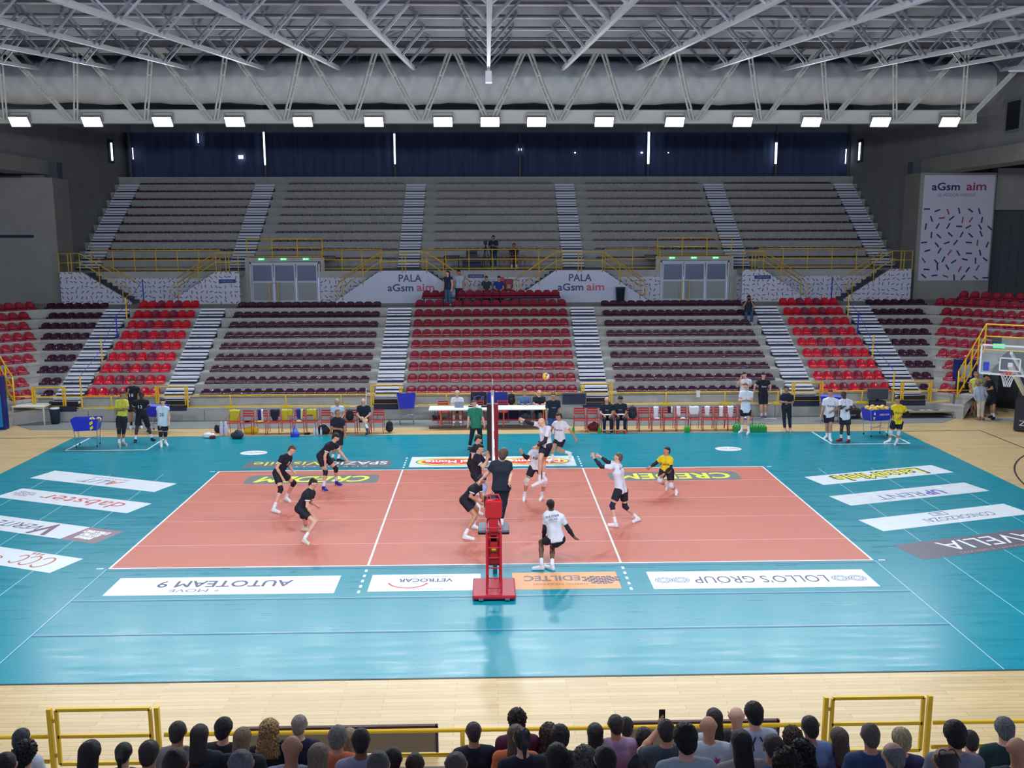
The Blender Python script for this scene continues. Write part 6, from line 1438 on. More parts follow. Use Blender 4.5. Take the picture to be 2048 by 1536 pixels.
P_('blocker in black waiting at the net, upright, face turned to the right', C, dict(id='C1', h=(365,125), n=(343,190), s=[(300,240,-.17),(365,225,.17)], e=[(290,350,-.22),(400,320,.2)], w=[(330,420,-.25),(440,300,.25)], p=[(268,430,-.09),(300,425,.09)],
   k=[(330,610,.05),(345,610,.05)], ft=[(315,770,300,815,380,825),(350,760,335,790,415,800)], f=(1,-.5,.15)), **B_K, skin='light', hair=('thick', (46,32,30)))
P_('blocker in black at the net with raised bent arms and one blue knee pad', C, dict(id='C2', h=(385,240), n=(358,310), s=[(345,385,-.17),(405,370,.17)], e=[(425,480,-.25),(470,440,.2)], w=[(478,370,-.2),(470,340,.15)], p=[(318,575,-.09),(350,565,.09)],
   k=[(440,745,-.05),(450,720,.05)], ft=[(372,1020,345,1055,412,1075),(372,935,350,965,412,978)], f=(1,-.3,.3), hd=[(.3,0,1),(.2,0,1)]), **B_K, skin='light', hair=('short', BK), kneepad=(150,170,214))
P_('player in black bent low in front of the net, left of the referee stand', C, dict(id='C3', h=(398,650), n=(352,700), s=[(300,760,-.19),(375,715,.17)], e=[(262,850,-.25),(400,850,.15)], w=[(385,925,-.2),(440,895,.2)], p=[(178,900,-.09),(215,885,.09)],
   k=[(325,1098,.0),(345,1010,.0)], ft=[(215,1290,165,1375,315,1395),(312,1195,290,1240,372,1258)], f=(1,.1,.1)), **B_K, skin='tan', hair=('short', BK), print=[('5', (236,238,244), 'back', .45, .12, .2)])
P_('referee in black with ponytail standing on the red stand, seen from behind', C, dict(id='C4', Y=-5.62, h=(675,330), n=(655,402), s=[(560,440,0),(752,442,0)], e=[(475,560,.05),(778,560,0)], w=[(400,638,.1),(765,650,-.1)], p=[(615,740,0),(700,740,0)],
   k=[(650,930,.02),(690,930,.02)], ft=[(628,1110,628,1150,628,1140),(655,1115,655,1150,655,1145)], f=(.15,1,0), tf=(0,1,0), fdy=(0, 0)), shirt=(24,30,46), bottom=('pants', (18,24,38)), sleeve=.62, skin='light', hair=('thick', (96,70,56)), back=True, bulk=1.12)
P_('bald spiker in white jumping at the net with black arm sleeves', D, dict(id='D1', Y=.35, h=(600,215), n=(640,280), s=[(545,235,.12),(700,300,-.14)], e=[(410,215,.05),(645,510,-.18)], w=[(300,160,-.02),(510,583,-.2)], p=[(635,560,.08),(700,570,-.08)],
   k=[(570,800,-.1),(625,810,.15)], ft=[(548,1085,590,1165,430,1230),(600,1050,660,1130,560,1185)], fdy=(-.1, .15), f=(-.75,-.5,-.35)), **W_K, skin='light', hair=('bald', BK), asleeve=(22,26,42))
P_('player in white with white knee pads behind the jumping spiker', D, dict(id='D2', h=(555,575), n=(530,650), s=[(430,690,0),(610,680,.0)], e=[(350,775,-.1),(625,800,.1)], w=[(275,700,-.18),(600,720,-.1)], p=[(450,930,0),(560,930,0)],
   k=[(350,1150,-.1),(640,1170,-.1)], ft=[(320,1370,310,1425,302,1475),(595,1370,605,1415,560,1465)], f=(-.6,-.7,0), tf=(-.3,-1,0), hd=[(-.3,0,1),(0,-.3,1)]), **W_K, skin='tan', hair=('short', BK), kneepad=(232,228,226), asleeve=(22,26,42), asides=(0,), print=[('Kama', (40,44,70), 'front', .4, .26, .08)])
P_('player in white running in from the far side, arm swinging out', D, dict(id='D3', h=(865,115), n=(880,185), s=[(815,215,.08),(965,225,-.08)], e=[(750,280,.1),(1070,345,-.12)], w=[(720,330,.0),(1145,465,-.1)], p=[(850,475,.05),(920,490,-.05)],
   k=[(790,600,-.1),(862,650,-.1)], ft=[(760,745,785,800,695,850),(1010,695,1060,705,1045,820)], air=[1], airdy=.1, f=(-.8,-.6,0), tf=(-.5,-1,0)), **W_K, skin='tan', hair=('thick', BR), print=[('Kama', (70,74,100), 'front', .42, .28, .07)])
P_('player in white crouching with his back to the viewer at the near sideline', E_, dict(id='E', h=(465,205), n=(475,290), s=[(385,380,-.02),(655,400,-.02)], e=[(355,610,.02),(775,600,.0)], w=[(335,770,.25),(880,755,.05)], p=[(490,800,-.05),(640,800,-.05)],
   k=[(292,850,.38),(495,930,.38)], ft=[(285,1215,315,1325,150,1328),(485,1240,515,1335,350,1285)], f=(-.15,1,.15), tf=(0,1,0), hd=[(.0,.4,-1),(.7,.1,-.6)]), **W_K, skin='brown', hair=('buzz', BK), asleeve=(24,26,44), back=True,
   print=[('micron', (60,64,84), 'back', .14, .30, .07), ('VERONA', (80,84,110), 'back', .25, .22, .06), ('volley', (150,150,170), 'back', .33, .2, .03)])
P_('setter in white with navy knee pads and black arm sleeves raising his hands', F_, dict(id='F', h=(615,285), n=(600,385), s=[(490,440,-.18),(590,395,.18)], e=[(345,430,-.12),(440,350,.22)], w=[(228,290,-.06),(335,275,.22)], p=[(620,825,-.09),(705,825,.09)],
   k=[(520,1060,-.0),(725,1070,.0)], ft=[(548,1270,592,1385,465,1375),(895,1240,980,1275,835,1330)], f=(-.85,.2,.45), tf=(-1,-.1,0), hd=[(-.4,0,1),(-.9,0,.5)]), **W_K, skin='light', hair=('short', (110,84,66)), asleeve=(24,26,44), kneepad=(28,28,60), print=[('micron', (110,114,140), 'back', .15, .24, .06)])
P_('libero in yellow shirt lunging with one arm stretched out', Y_, dict(id='Y', h=(1362,185), n=(1352,262), s=[(1275,300,.08),(1430,310,-.08)], e=[(1195,365,.1),(1428,440,-.12)], w=[(1105,425,.0),(1320,540,-.25)], p=[(1310,485,.03),(1420,490,-.03)],
   k=[(1255,640,-.25),(1435,725,-.15)], ft=[(1350,720,1378,690,1365,780),(1500,790,1530,800,1505,885)], air=[0], airdy=.2, f=(-.85,-.45,.25), tf=(-.5,-1,0)), shirt=(236,206,20), bottom=('shorts', (24,26,48)), sleeve=.6, skin='tan', hair=('short', BK), asleeve=(22,24,40), kneepad=(220,218,222), print=[('Kama', (60,60,70), 'front', .45, .28, .08)])
P_('substitute with a yellow-green bib pulled over a black kit at left', G, dict(id='G1', h=(300,398), n=(295,470), s=[(190,520,0),(358,520,0)], e=[(150,670,-.08),(390,640,-.1)], w=[(290,660,-.28),(335,640,-.28)], p=[(225,850,0),(320,850,0)],
   k=[(222,1075,-.05),(312,1070,-.05)], ft=[(222,1285,228,1325,242,1395),(300,1270,292,1310,380,1345)], f=(.8,-.6,0), tf=(.2,-1,0)), shirt=(200,204,64), bottom=('shorts', (22,26,40)), hem=.62, sleeve=.8, skin='olive', hair=('short', BK), kneepad=(20,22,34), shoe=(180,170,165), short=.75)
P_('tall substitute in black number 18 behind the others at left', G, dict(id='G2', h=(465,158), n=(472,218), s=[(390,262,0),(582,262,0)], e=[(372,385,-.05),(600,420,0)], w=[(398,300,-.25),(590,545,-.05)], p=[(440,600,0),(535,600,0)],
   k=[(455,770,0),(590,780,0)], ft=[(458,955,462,985,432,1040),(650,965,650,990,655,1030)], f=(.2,-1,0), tf=(0,-1,0)), **{**B_K, 'cuff': (40,44,60)}, skin='olive', hair=('short', BK), sock=(30,30,40), print=[('18', (236,238,244), 'front', .42, .15, .13)])
P_('dark-skinned substitute in black number 12 with hands on hips', G, dict(id='G3', h=(650,402), n=(645,480), s=[(545,525,0),(755,512,0)], e=[(470,640,.1),(795,600,.15)], w=[(560,735,-.02),(730,650,-.02)], p=[(610,760,0),(710,765,0)],
   k=[(572,985,-.03),(785,1000,0)], ft=[(540,1215,545,1245,520,1325),(840,1190,832,1222,935,1262)], f=(.3,-1,-.1), tf=(.1,-1,0)), **B_K, skin='dark', hair=('short', BK), shoe=(28,28,40), short=.95, print=[('12', (236,238,244), 'front', .42, .15, .12)])
P_('player in pale blue bib number 20 standing with black knee pads', G, dict(id='G4', h=(1060,525), n=(1060,605), s=[(975,645,0),(1148,645,0)], e=[(965,800,.02),(1180,800,.02)], w=[(1005,950,-.1),(1180,920,-.08)], p=[(1025,950,0),(1105,950,0)],
   k=[(1022,1140,-.04),(1112,1130,-.04)], ft=[(1027,1300,1032,1335,1036,1392),(1108,1275,1112,1310,1160,1350)], f=(.3,-1,0), tf=(0,-1,0)), shirt=(206,222,236), bottom=('shorts', (22,26,48)), sleeve=.25, skin='light', hair=('thick', (58,40,38)), asleeve=(22,26,44), asides=(), kneepad=(20,22,40), print=[('20', (40,44,70), 'front', .42, .15, .13)])
P_('player in white T-shirt standing on the warm-up box line, looking left', Rr, dict(id='R1', h=(688,452), n=(692,515), s=[(612,555,0),(775,560,0)], e=[(582,660,0),(775,670,-.05)], w=[(563,750,-.05),(705,700,-.25)], p=[(635,765,0),(700,765,0)],
   k=[(640,900,-.03),(690,900,-.03)], ft=[(642,1025,648,1045,600,1070),(682,1045,676,1075,708,1110)], f=(-.5,-1,0), tf=(0,-1,0)), **W_K, skin='tan', hair=('short', BR), print=[('Kama', (50,54,80), 'front', .42, .26, .09)])
P_('dark-skinned player in white T-shirt and red shoes, arms folded', Rr, dict(id='R2', h=(865,472), n=(885,535), s=[(828,568,-.05),(965,575,.05)], e=[(830,660,-.2),(972,665,-.1)], w=[(865,640,-.33),(925,680,-.32)], p=[(855,795,0),(920,795,0)],
   k=[(842,930,-.03),(932,940,-.03)], ft=[(832,1055,842,1088,770,1102),(938,1075,948,1100,903,1125)], f=(-.9,-.5,0), tf=(-.4,-1,0)), **W_K, skin='dark', hair=('buzz', BK), shoe=(150,24,50), sole=(120,20,40))
P_('libero in yellow shirt with white knee pads standing by the ball cart', Rr, dict(id='R3', h=(1605,550), n=(1612,612), s=[(1545,645,0),(1690,655,0)], e=[(1535,720,0),(1755,735,.05)], w=[(1545,765,-.05),(1650,785,-.2)], p=[(1560,850,0),(1640,855,0)],
   k=[(1512,990,-.03),(1618,1000,-.03)], ft=[(1505,1085,1500,1112,1415,1130),(1600,1095,1602,1122,1555,1165)], f=(-.4,-1,0), tf=(-.1,-1,0)), shirt=(236,206,20), bottom=('shorts', (24,26,48)), sleeve=.5, skin='tan', hair=('short', BK), asleeve=(24,24,40), kneepad=(214,216,222), print=[('Kama', (60,60,70), 'front', .42, .26, .09)])
P_('staff man in black polo and black trousers standing with folded hands', Rr, dict(id='R4', h=(90,402), n=(90,460), s=[(20,500,0),(160,500,0)], e=[(8,575,-.03),(178,580,-.03)], w=[(75,575,-.28),(105,585,-.27)], p=[(55,640,0),(120,640,0)],
   k=[(55,780,0),(130,780,0)], ft=[(65,930,65,950,66,972),(138,930,138,950,145,972)], f=(-.1,-1,-.05)), shirt=(28,34,54), bottom=('pants', (22,28,46)), sleeve=.7, skin='olive', hair=('short', BK), nosock=True, shoe=(214,190,180), sole=(220,210,205))
P_('player in white and navy holding his shirt, at the right end of the chairs', Q, dict(id='S1', h=(497,330), n=(500,400), s=[(410,440,0),(600,450,0)], e=[(372,590,-.08),(612,590,-.08)], w=[(470,570,-.28),(540,575,-.28)], p=[(440,790,0),(540,790,0)],
   k=[(430,930,-.02),(545,940,-.02)], ft=[(422,1120,432,1170,350,1205),(546,1150,560,1195,515,1232)], f=(-.15,-1,0)), shirt=(222,230,240), bottom=('shorts', (22,26,48)), sleeve=.6, skin='light', hair=('short', (100,76,60)), sockh=.22)
P_('man in white drinking from a green bottle at the right end of the chairs', Q, dict(id='S2', h=(472,112), n=(490,178), s=[(410,222,0),(575,215,0)], e=[(345,265,-.1),(585,300,0)], w=[(400,170,-.25),(450,270,-.22)], p=[(415,470,0),(500,470,0)],
   k=[(425,680,0),(500,680,0)], ft=[(430,880,430,910,420,960),(500,880,500,910,505,960)], f=(-.5,-1,.3), tf=(-.2,-1,0), hd=[(.2,0,1),(-.8,-.3,.3)]), **W_K, skin='light', hair=('short', BK))
P_('player in black T-shirt and shorts leaning back on the yellow railing', Q, dict(id='S3', Y=12.72, zg=0, h=(835,132), n=(832,188), s=[(745,222,0),(920,222,0)], e=[(668,305,.02),(968,305,.02)], w=[(655,400,.06),(960,395,.06)], p=[(785,475,0),(868,475,0)],
   k=[(795,700,-.06),(872,700,-.06)], ft=[(812,895,815,925,815,940),(872,895,872,925,872,940)], fdy=(0, 0), f=(0,-1,-.1)), shirt=(22,28,44), bottom=('shorts', (20,24,38)), sleeve=.6, skin='light', hair=('thick', BK), shoe=(150,110,120), short=.8, print=[('Kama', (220,222,232), 'front', .42, .2, .08)])
P_('woman in black clothes standing by the right corner stairs', T_, dict(id='T1', h=(305,812), n=(305,865), s=[(240,895,0),(370,895,0)], e=[(222,965,0),(392,990,0)], w=[(228,1035,-.05),(378,1070,-.05)], p=[(275,1060,0),(330,1060,0)],
   k=[(262,1175,0),(315,1175,0)], ft=[(255,1285,252,1300,235,1318),(312,1290,312,1308,318,1328)], f=(.1,-1,-.05)), shirt=(20,22,36), bottom=('pants', (24,28,48)), sleeve=1.6, skin='light', hair=('long', (70,52,46)), nosock=True, shoe=(70,100,130))
P_('woman in pale yellow top and grey skirt behind the older man', T_, dict(id='T2', Y=12.9, h=(505,765), n=(505,818), s=[(442,852,0),(570,852,0)], e=[(412,920,0),(592,905,0)], w=[(440,975,-.1),(580,960,-.1)], p=[(445,1020,0),(500,1020,0)],
   k=[(442,1160,0),(480,1160,0)], ft=[(440,1265,440,1280,425,1292),(478,1265,478,1280,480,1292)], f=(0,-1,0)), shirt=(220,214,110), bottom=('shorts', (92,100,124)), sleeve=.4, skin='tan', hair=('short', (150,110,80)), nosock=True, shoe=(150,110,90), short=.8)
P_('older man in pale blue shirt and beige trousers seen from behind', T_, dict(id='T3', h=(530,892), n=(545,932), s=[(490,965,0),(615,962,0)], e=[(478,1060,0),(650,1045,0)], w=[(520,1145,-.05),(635,1110,.15)], p=[(545,1115,0),(595,1115,0)],
   k=[(545,1235,0),(592,1235,0)], ft=[(535,1360,540,1385,510,1382),(590,1362,590,1388,605,1384)], f=(.2,1,0), tf=(.2,1,0)), shirt=(176,188,214), bottom=('pants', (206,196,176)), sleeve=1.7, skin='tan', hair=('buzz', (150,130,116)), back=True, nosock=True, shoe=(140,110,90))
P_('young man in black shirt and shorts bending over the older man', T_, dict(id='T4', h=(645,795), n=(695,840), s=[(700,870,-.12),(722,870,.14)], e=[(730,955,-.18),(700,940,.2)], w=[(650,975,-.12),(655,950,.15)], p=[(752,1060,-.08),(765,1060,.08)],
   k=[(725,1200,-.0),(752,1200,.0)], ft=[(722,1330,738,1345,668,1362),(755,1345,772,1365,700,1395)], f=(-1,-.2,-.3)), shirt=(22,28,44), bottom=('shorts', (22,26,40)), sleeve=.6, skin='tan', hair=('short', BK), shoe=(20,22,34), short=.85)
P_('line official in green polo and navy trousers standing behind the net', Hh, dict(id='H', h=(310,222), n=(322,295), s=[(220,335,0),(440,335,0)], e=[(190,500,.02),(500,510,.02)], w=[(178,655,-.08),(530,645,-.05)], p=[(295,690,0),(415,690,0)],
   k=[(255,900,0),(445,900,0)], ft=[(212,1120,208,1155,188,1200),(470,1120,475,1150,480,1195)], f=(-.05,-1,-.08)), shirt=(40,132,104), bottom=('pants', (20,26,46)), sleeve=.75, skin='light', hair=('short', (80,66,58)), shoe=(24,26,40))
# staff in simpler poses
def S_(label, J, **look): return person(label, J, look)
def gx(px_, py_): c = at(px_, py_, z=0); return c[0], c[1]
x, y = gx(1106, 884)
S_('man in black polo and blue jeans standing behind the running player, head tilted', stand_pose(x, y, .01, rad(-80), 1.86), shirt=(26,34,52), bottom=('pants', (52,78,140)), sleeve=.7, skin='tan', hair=('short', (90,70,56)), shoe=(40,40,60), print=[('Kama', (200,204,220), 'front', .4, .14, .05)])
sx = [c[0] for c in CH if c[2] == 'left']; rx = [c[0] for c in CH if c[2] == 'right']
S_('older man in light blue and black shirt seated in the left chair row', sit_pose(sx[8], 10.42, .455, rad(-70), 1.78, headyaw=.3), shirt=(190,212,232), bottom=('pants', (24,26,40)), skin='tan', hair=('short', (190,180,160)))
J = sit_pose(sx[10], 10.42, .455, rad(-90), 1.82); c0 = J['K'][0]; J['K'][1] = J['K'][1] + np.array([.14, -.02, .12]); J['A'][1] = c0 + np.array([.06, -.18, -.22]); J['HL'][1] = J['A'][1] + np.array([0, .0, -.06]); J['TO'][1] = J['HL'][1] + np.array([.05, -.16, -.12])
S_('bald bearded man in black polo seated cross-legged in the left chair row', J, shirt=(26,32,50), bottom=('shorts', (30,30,44)), sleeve=.7, skin='light', hair=('bald', BK), shoe=(36,40,60))
S_('bald coach in black polo seated in the right chair row with papers', sit_pose(rx[2], 10.42, .455, rad(-90), 1.8), shirt=(28,34,52), bottom=('pants', (26,32,52)), sleeve=.7, skin='light', hair=('bald', BK), shoe=(40,46,66), print=[('Kama', (190,194,210), 'front', .4, .12, .05)])
S_('bearded coach in black polo and orange shoes seated in the right chair row', sit_pose(rx[3], 10.42, .455, rad(-90), 1.84), shirt=(28,34,52), bottom=('pants', (22,26,42)), sleeve=.7, skin='tan', hair=('thick', (36,26,24)), shoe=(236,70,50), sole=(240,90,60), print=[('Kama', (190,194,210), 'front', .4, .12, .05)])
m = MB(); m.box(-.12, .12, -.09, .09, 0, .012, WHI); m.build('tablet', loc=(rx[3], 10.12, .70), label='white tablet on the lap of the bearded coach', cat='tablet')
m = MB(); m.box(-.12, .12, -.09, .09, 0, .012, WHI); m.build('clipboard', loc=(rx[2], 10.12, .69), label='white notes on the lap of the bald coach', cat='notes')
S_('blond woman in white T-shirt seated at the laptop behind the left table', sit_pose(-1.42, 12.2, .455, rad(-90), 1.74, 'table'), shirt=(214,222,228), bottom=('shorts', (120,60,60)), sleeve=.7, skin='light', hair=('thick', (226,206,160)))
S_('grey-haired man in a denim jacket seated behind the right table', sit_pose(1.35, 12.2, .455, rad(-88), 1.84, 'table'), shirt=(86,122,156), bottom=('pants', (46,72,110)), sleeve=1.8, skin='tan', hair=('short', (150,132,116)))
S_('bald man in black polo seated behind the right table', sit_pose(1.95, 12.2, .455, rad(-88), 1.8, 'table'), shirt=(28,34,54), bottom=('pants', (28,34,56)), sleeve=.7, skin='light', hair=('bald', BK))
# people up in the far stand
x = at(897, 600, y=20.0)[0]
S_('woman with long dark hair in a navy vest standing in the top row', stand_pose(x, 19.72, 4.195, rad(-120), 1.7), shirt=(34,44,78), bottom=('pants', (60,90,130)), sleeve=.1, skin='light', hair=('long', (30,28,40)), shoe=(60,60,80))
S_('bearded man in white T-shirt standing behind the top crimson seats', stand_pose(at(918, 580, y=20.9)[0], 20.9, 4.195, rad(-95), 1.7), shirt=(184,200,216), bottom=('pants', (40,48,74)), skin='tan', hair=('short', BK))
for x_, lb, sh in ((at(973, 575, y=22.6)[0], 'spectator in dark green top seated against the confetti wall, holding white paper', (38,66,74)), (at(998, 575, y=22.6)[0], 'spectator in blue top seated against the confetti wall', (44,62,150))):
    S_(lb, sit_pose(x_, 22.7, 4.65, rad(-90), 1.75), shirt=sh, bottom=('pants', (30,34,60)), skin='light', hair=('short', (60,46,44)))
    m = MB(); m.box(-.2, .2, -.2, .2, 0, .44, NAVY); m.build('stool', loc=(x_, 22.7, 4.2), label='dark stool under the %s' % ('spectator in green' if sh[0] == 38 else 'spectator in blue'), cat='stool')
c = at(1491, 640, y=19.2)
S_('photographer in dark T-shirt and jeans seated in the top plum rows at right', sit_pose(c[0], Y0 + DY * 7 + .22, ZT0 + DZ * 7 + .06, rad(-100), 1.8, 'up', feet=.465), shirt=(34,38,56), bottom=('pants', (50,76,116)), sleeve=.6, skin='olive', hair=('short', BK), shoe=(190,190,200))
m = MB(); m.box(-.07, .07, -.05, .05, -.05, .05, BLK); m.tube([(0, -.05, 0), (0, -.15, 0)], .04, BLK, 10); m.build('photo_camera', loc=(c[0] - .04, Y0 + DY * 7 + .0, ZT0 + DZ * 7 + .78), label='black camera held up by the photographer at right', cat='camera')
S_('camera operator in dark clothes standing at the tripod on the upper deck', stand_pose(.18, 25.5, 5.80, rad(-100), 1.78, 'front'), shirt=(30,44,74), bottom=('pants', (40,62,100)), sleeve=.7, skin='olive', hair=('short', (30,36,56)), shoe=(30,40,60))
S_('man in dark T-shirt and cap seated at the red-framed desk on the upper deck', sit_pose(1.3, 25.75, 6.27, rad(-90), 1.8, 'table', feet=.46), shirt=(32,40,66), bottom=('shorts', (36,44,70)), sleeve=.6, skin='olive', hair=('cap', (30,34,56)))
m = MB(); m.box(-.2, .2, -.2, .2, 0, .45, NAVY); m.build('stool', loc=(1.3, 25.75, 5.80), label='dark stool under the seated man on the upper deck', cat='stool')
# ------------------------------------------------------------------ spectators in the near stand, seen from behind
DK = (28, 24, 28); DB = (48, 36, 32); SP = [
 (44,1478,1,'man in a dark cap and white shirt at the left end',('cap',(34,38,52)),(196,200,214),'light'),
 (52,1509,3,'woman with big dark curls and a black bow at the left end',('curly',(22,22,32)),(176,190,216),'light'),
 (12,1533,4,'dark-haired head cut by the left frame edge',('short',DK),(60,60,70),'light'),
 (182,1506,4,'woman with straight dark hair before the left gate post',('long',(34,28,28)),(150,80,60),'light'),
 (248,1506,2,'dark-haired woman with a side ponytail in the left gate',('pony',DK),(60,72,90),'light'),
 (299,1506,4,'close-cropped dark-haired man inside the left gate',('buzz',(52,44,42)),(44,48,60),'tan'),
 (356,1464,2,'man with thinning dark hair in a grey jacket',('buzz',(48,38,36)),(132,132,132),'tan'),
 (400,1470,2,'woman with wavy dark brown hair and a dark teal top',('long',(46,36,36)),(28,42,54),'light'),
 (352,1532,6,'top of a dark head at the lower edge under the grey jacket',('short',DB),(60,60,66),'light'),
 (448,1458,1,'man with spiky black hair in a dark top',('thick',(20,20,28)),(26,32,42),'light'),
 (486,1476,2,'woman with straight light brown hair and a dark top',('long',(136,112,86)),(22,28,40),'light'),
 (539,1460,1,'woman with long curly blond hair',('longcurly',(204,170,112)),(22,28,40),'light'),
 (599,1450,1,'grey balding man in a navy shirt',('buzz',(150,136,130)),(14,26,52),'light'),
 (584,1497,4,'bald man in a pale grey T-shirt',('bald',DK),(150,154,172),'olive'),
 (637,1512,4,'woman with long straight ash brown hair',('long',(136,118,96)),(150,90,60),'light'),
 (676,1476,2,'grey-haired man in an orange shirt',('thick',(120,116,114)),(190,98,60),'tan'),
 (699,1476,1,'woman with long fair hair behind the orange shirt',('long',(156,134,104)),(180,180,190),'light'),
 (722,1482,3,'man with very short black hair in a lilac-grey T-shirt',('short',(16,18,28)),(136,138,164),'brown'),
 (482,1531,6,'grey head at the lower edge under the light brown hair',('buzz',(120,120,124)),(70,70,80),'tan'),
 (757,1533,5,'head with grey streaked hair at the lower edge',('short',(96,92,90)),(70,70,80),'light'),
 (786,1520,3,'black-haired head right of the lilac-grey T-shirt',('short',(18,18,24)),(40,44,54),'light'),
 (830,1531,3,'small dark head at the lower edge left of the navy shirt',('short',DB),(120,40,50),'tan'),
 (947,1464,1,'broad man with cropped hair in a navy shirt, middle of the row',('buzz',(44,38,42)),(14,24,46),'olive'),
 (1034,1441,1,'person with round dark curly hair in a maroon T-shirt',('curly',(44,30,30)),(88,26,54),'light'),
 (1032,1470,2,'woman with long auburn hair and an orange top',('long',(100,72,52)),(196,104,60),'light'),
 (1044,1478,3,'woman with a black ponytail and glasses on her head',('pony',(20,20,28)),(22,28,46),'light'),
 (912,1532,5,'grey-brown head at the lower edge under the navy shirt',('buzz',(100,88,80)),(120,40,50),'tan'),
 (1098,1468,1,'woman with wavy grey-brown hair in a dark top',('longcurly',(84,70,62)),(26,26,34),'light'),
 (1120,1474,2,'person with thick dark hair in a black top',('thick',(24,22,28)),(20,22,32),'light'),
 (1114,1516,4,'large dark-haired head at the lower edge right of the ponytail',('thick',(26,24,28)),(30,32,40),'light'),
 (1190,1466,1,'woman with long straight dark hair left of the pink shirt',('long',(30,24,28)),(190,110,60),'light'),
 (1169,1522,4,'head with curly grey hair at the lower edge',('curly',(110,106,100)),(180,184,196),'light'),
 (1204,1522,4,'dark brown head at the lower edge under the pink shirt',('short',(40,32,32)),(40,40,50),'light'),
 (1231,1449,1,'man with cropped brown hair in a pink shirt',('buzz',(52,40,38)),(176,144,176),'tan'),
 (1252,1454,0,'dark-haired head just right of the man in pink',('short',(26,22,26)),(40,44,60),'tan'),
 (1288,1478,1,'dark bobbed head of a child beside the pink shirt',('thick',(38,30,34)),(60,80,90),'light'),
 (1332,1462,2,'person in grey T-shirt holding up a phone',('short',(40,34,38)),(58,68,80),'tan'),
 (1370,1478,5,'woman with thick short black hair in a white shirt',('thick',(18,16,22)),(166,176,180),'light'),
 (1417,1454,2,'bald man in a white T-shirt with coloured figures',('bald',DK),(190,200,208),'tan'),
 (1428,1436,1,'woman with long dark brown hair in the second line',('long',(44,28,30)),(190,194,206),'light'),
 (1473,1434,1,'bald man with glasses before the black-haired youth',('bald',DK),(60,60,70),'light'),
 (1507,1428,2,'youth with thick black hair in a white T-shirt with antler print',('thick',(18,16,20)),(186,190,208),'light'),
 (1481,1484,4,'woman with very long black hair in a beige top',('long',(14,14,20)),(150,140,138),'light'),
 (1546,1493,4,'man with a bald spot in a sky-blue shirt',('buzz',(60,52,52)),(70,112,168),'tan'),
 (1584,1474,1,'woman with curly brown hair inside the right gate',('longcurly',(74,60,48)),(40,40,50),'light'),
 (1604,1506,4,'woman with long wavy black hair inside the right gate',('longcurly',(18,18,26)),(30,34,44),'light'),
 (1211,1522,5,'dark round head cut by the lower edge before the pink shirt',('short',(26,22,24)),(60,60,66),'light'),
 (1573,1533,6,'curly brown head at the lower edge under the sky-blue shirt',('curly',(56,42,32)),(60,60,66),'light'),
 (1619,1455,2,'man with short dark hair in a pale blue shirt at the right gate',('short',(34,28,30)),(120,144,190),'olive'),
 (1677,1476,2,'woman with long grey-brown hair beside the striped polo',('long',(92,76,70)),(90,110,150),'light'),
 (1740,1472,3,'man with grey-brown hair in a blue striped polo',('short',(92,84,82)),(40,66,106),'tan'),
 (1802,1480,2,'woman with a highlighted blond and dark bob',('thick',(170,158,120)),(40,48,84),'light'),
 (1786,1513,5,'balding older man with a grey fringe',('fringe',(130,128,124)),(40,60,120),'light'),
 (1909,1470,4,'man with curly black hair on top in a grey shirt',('thick',(18,16,22)),(128,130,144),'tan'),
 (1889,1526,6,'balding head with glasses pushed up at the lower edge',('fringe',(60,46,44)),(120,110,120),'tan'),
 (1940,1482,1,'person in a steel-blue top behind the man in grey',('short',(30,30,36)),(60,86,128),'light'),
 (2008,1459,2,'grey-haired man in a dark green T-shirt',('thick',(110,112,118)),(20,54,56),'light'),
 (2034,1500,4,'bald man at the right frame edge',('bald',DK),(50,60,70),'tan')]
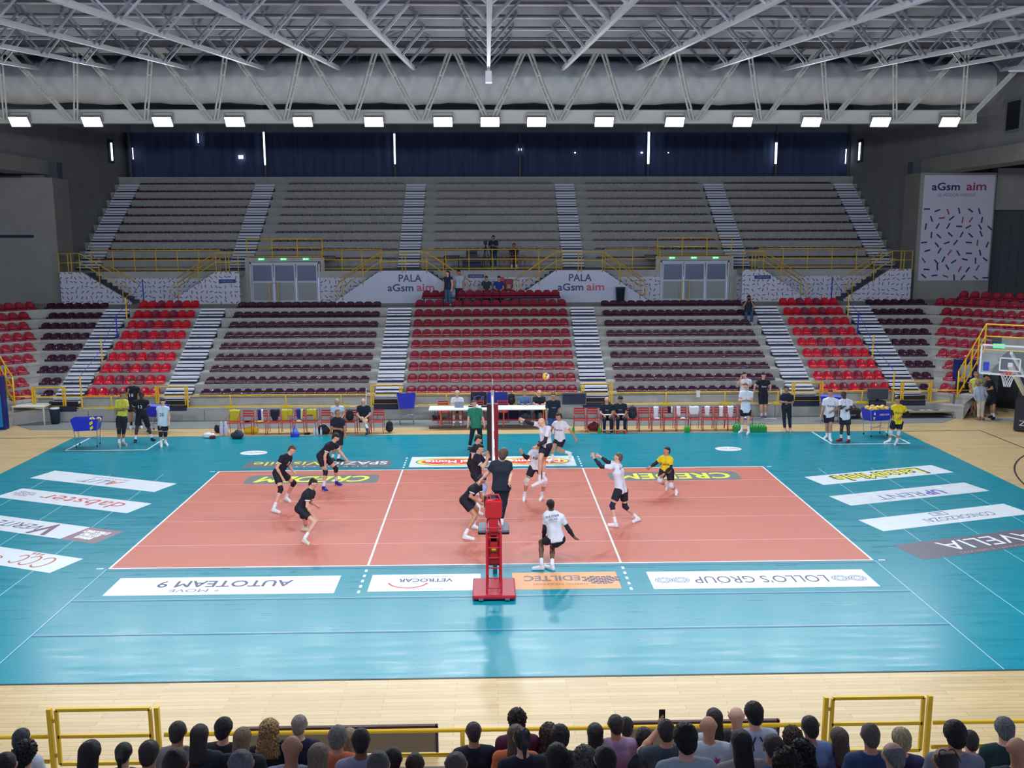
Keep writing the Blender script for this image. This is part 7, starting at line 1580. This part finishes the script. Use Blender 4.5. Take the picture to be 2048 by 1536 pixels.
for i, (px_, py_, k, lb, hr, sh, sk) in enumerate(SP):
    yk = -(14.15 + DY * k + .24); c = at(px_, py_, y=yk); tread = NZ0 + NDZ * k
    zs = c[2] - .80 * .965
    yaw = rad(90) + rnd.uniform(-.15, .15)
    J = sit_pose(c[0], yk, zs, yaw, 1.785, 'lap', feet=.455)
    sh_ = np.array(c) - J['H']; 
    for kk in list(J):
        if kk in ('f', 'tf'): continue
        J[kk] = [v + sh_ for v in J[kk]] if isinstance(J[kk], list) else J[kk] + sh_
    for kk in ('K', 'A', 'HL', 'TO'): J.pop(kk)
    if 'phone' in lb:
        ph = at(1324, 1436, y=yk + .45); J['W'][0] = ph + np.array([-.02, -.02, -.10]); J['E'][0] = (J['S'][0] + J['W'][0]) / 2 + np.array([-.16, .0, -.14]); J['hd'] = [np.array([0, 0, 1.]), np.array([1., 0, 0])]
    lk = dict(hair=hr, shirt=sh, skin=sk, back=True, sleeve=.7, nohands=('phone' not in lb), hem=1.0)
    if sk == 'light' and hr[0] in ('long', 'longcurly', 'pony'): lk['s'] = .93; lk['bulk'] = .9
    pr = []
    if 'antler' in lb: pr = [('Y Y', (40,40,60), 'back', .16, .2, .14)]
    if pr: lk['print'] = pr
    o = person('spectator: ' + lb if 0 else lb, J, lk, group=None, h=.015)
    if 'striped' in lb:
        pass
    if 'coloured figures' in lb:
        shirt = [q for q in o.children if q.name.startswith('shirt')][0]; bv = BVHTree.FromPolygons([tuple(v.co) for v in shirt.data.vertices], [tuple(p.vertices) for p in shirt.data.polygons]); mb = MB()
        for q, (dx, dz, cl) in enumerate(((-.13, .42, (200,170,60)), (.06, .47, (170,60,110)), (-.1, .30, (190,40,60)), (.02, .16, (50,140,70)), (-.02, .36, (40,60,130)), (.14, .34, (200,80,50)))):
            V = []
            for a in range(10):
                rr = (.052 if a % 2 else .022); h_ = bv.ray_cast(Vector((c[0] + dx + rr * math.cos(a * .628) - o.location[0], -1.0, zs + dz + rr * math.sin(a * .628) - o.location[2])), Vector((0, 1, 0)), 3)
                V.append(tuple(h_[0] + Vector((0, -.006, 0))) if h_[0] is not None else None)
            if None not in V: mb.add(V, [tuple(range(10))], rgbm(cl, .7))
        if mb.v: mb.build('printed_figures', o)
    if 'glasses' in lb:
        hc = np.array(c) - np.array(o.location); mb = MB(); up_ = .09 if 'pushed' in lb or 'on her head' in lb else 0
        if up_:
            for s in (-1, 1): mb.tube([tuple(hc + np.array([s * .036 + .028 * math.cos(a), -.03 + .01 * math.sin(a), .105 + .02 * math.sin(a)])) for a in np.linspace(0, 6.28, 12)], .004, BLK, 5)
            for s in (-1, 1): mb.tube([tuple(hc + np.array([s * .066, -.03, .105])), tuple(hc + np.array([s * .088, -.08, .05]))], .004, BLK, 5)
        else:
            for s in (-1, 1): mb.tube([tuple(hc + np.array([s * .088, .02, .02])), tuple(hc + np.array([s * .078, .10, .02]))], .004, BLK, 5)
        mb.build('glasses', o)
m = MB(); c = at(1324, 1431, y=-(14.15 + DY * 2 + .24) + .45); m.box(-.036, .036, -.004, .004, -.075, .075, BLK); m.build('phone', loc=tuple(c), label='dark phone held up by the person in grey filming the match', cat='phone')
# seats under the near spectators, almost all hidden
m = MB()
for px_, py_, k, *_r in SP:
    yk = -(14.15 + DY * k + .24); c = at(px_, py_, y=yk); zs = c[2] - .80 * .965
    m.add([(c[0] - v.co.x, yk - v.co.y, max(v.co.z + NZ0 + NDZ * k, 0)) for v in SM['r'].vertices], [tuple(p.vertices) for p in SM['r'].polygons], RW)
m.build('near_seat_rows', smooth=True, kind='stuff', label='red bucket seats of the near stand, hidden under the spectators', cat='seats')
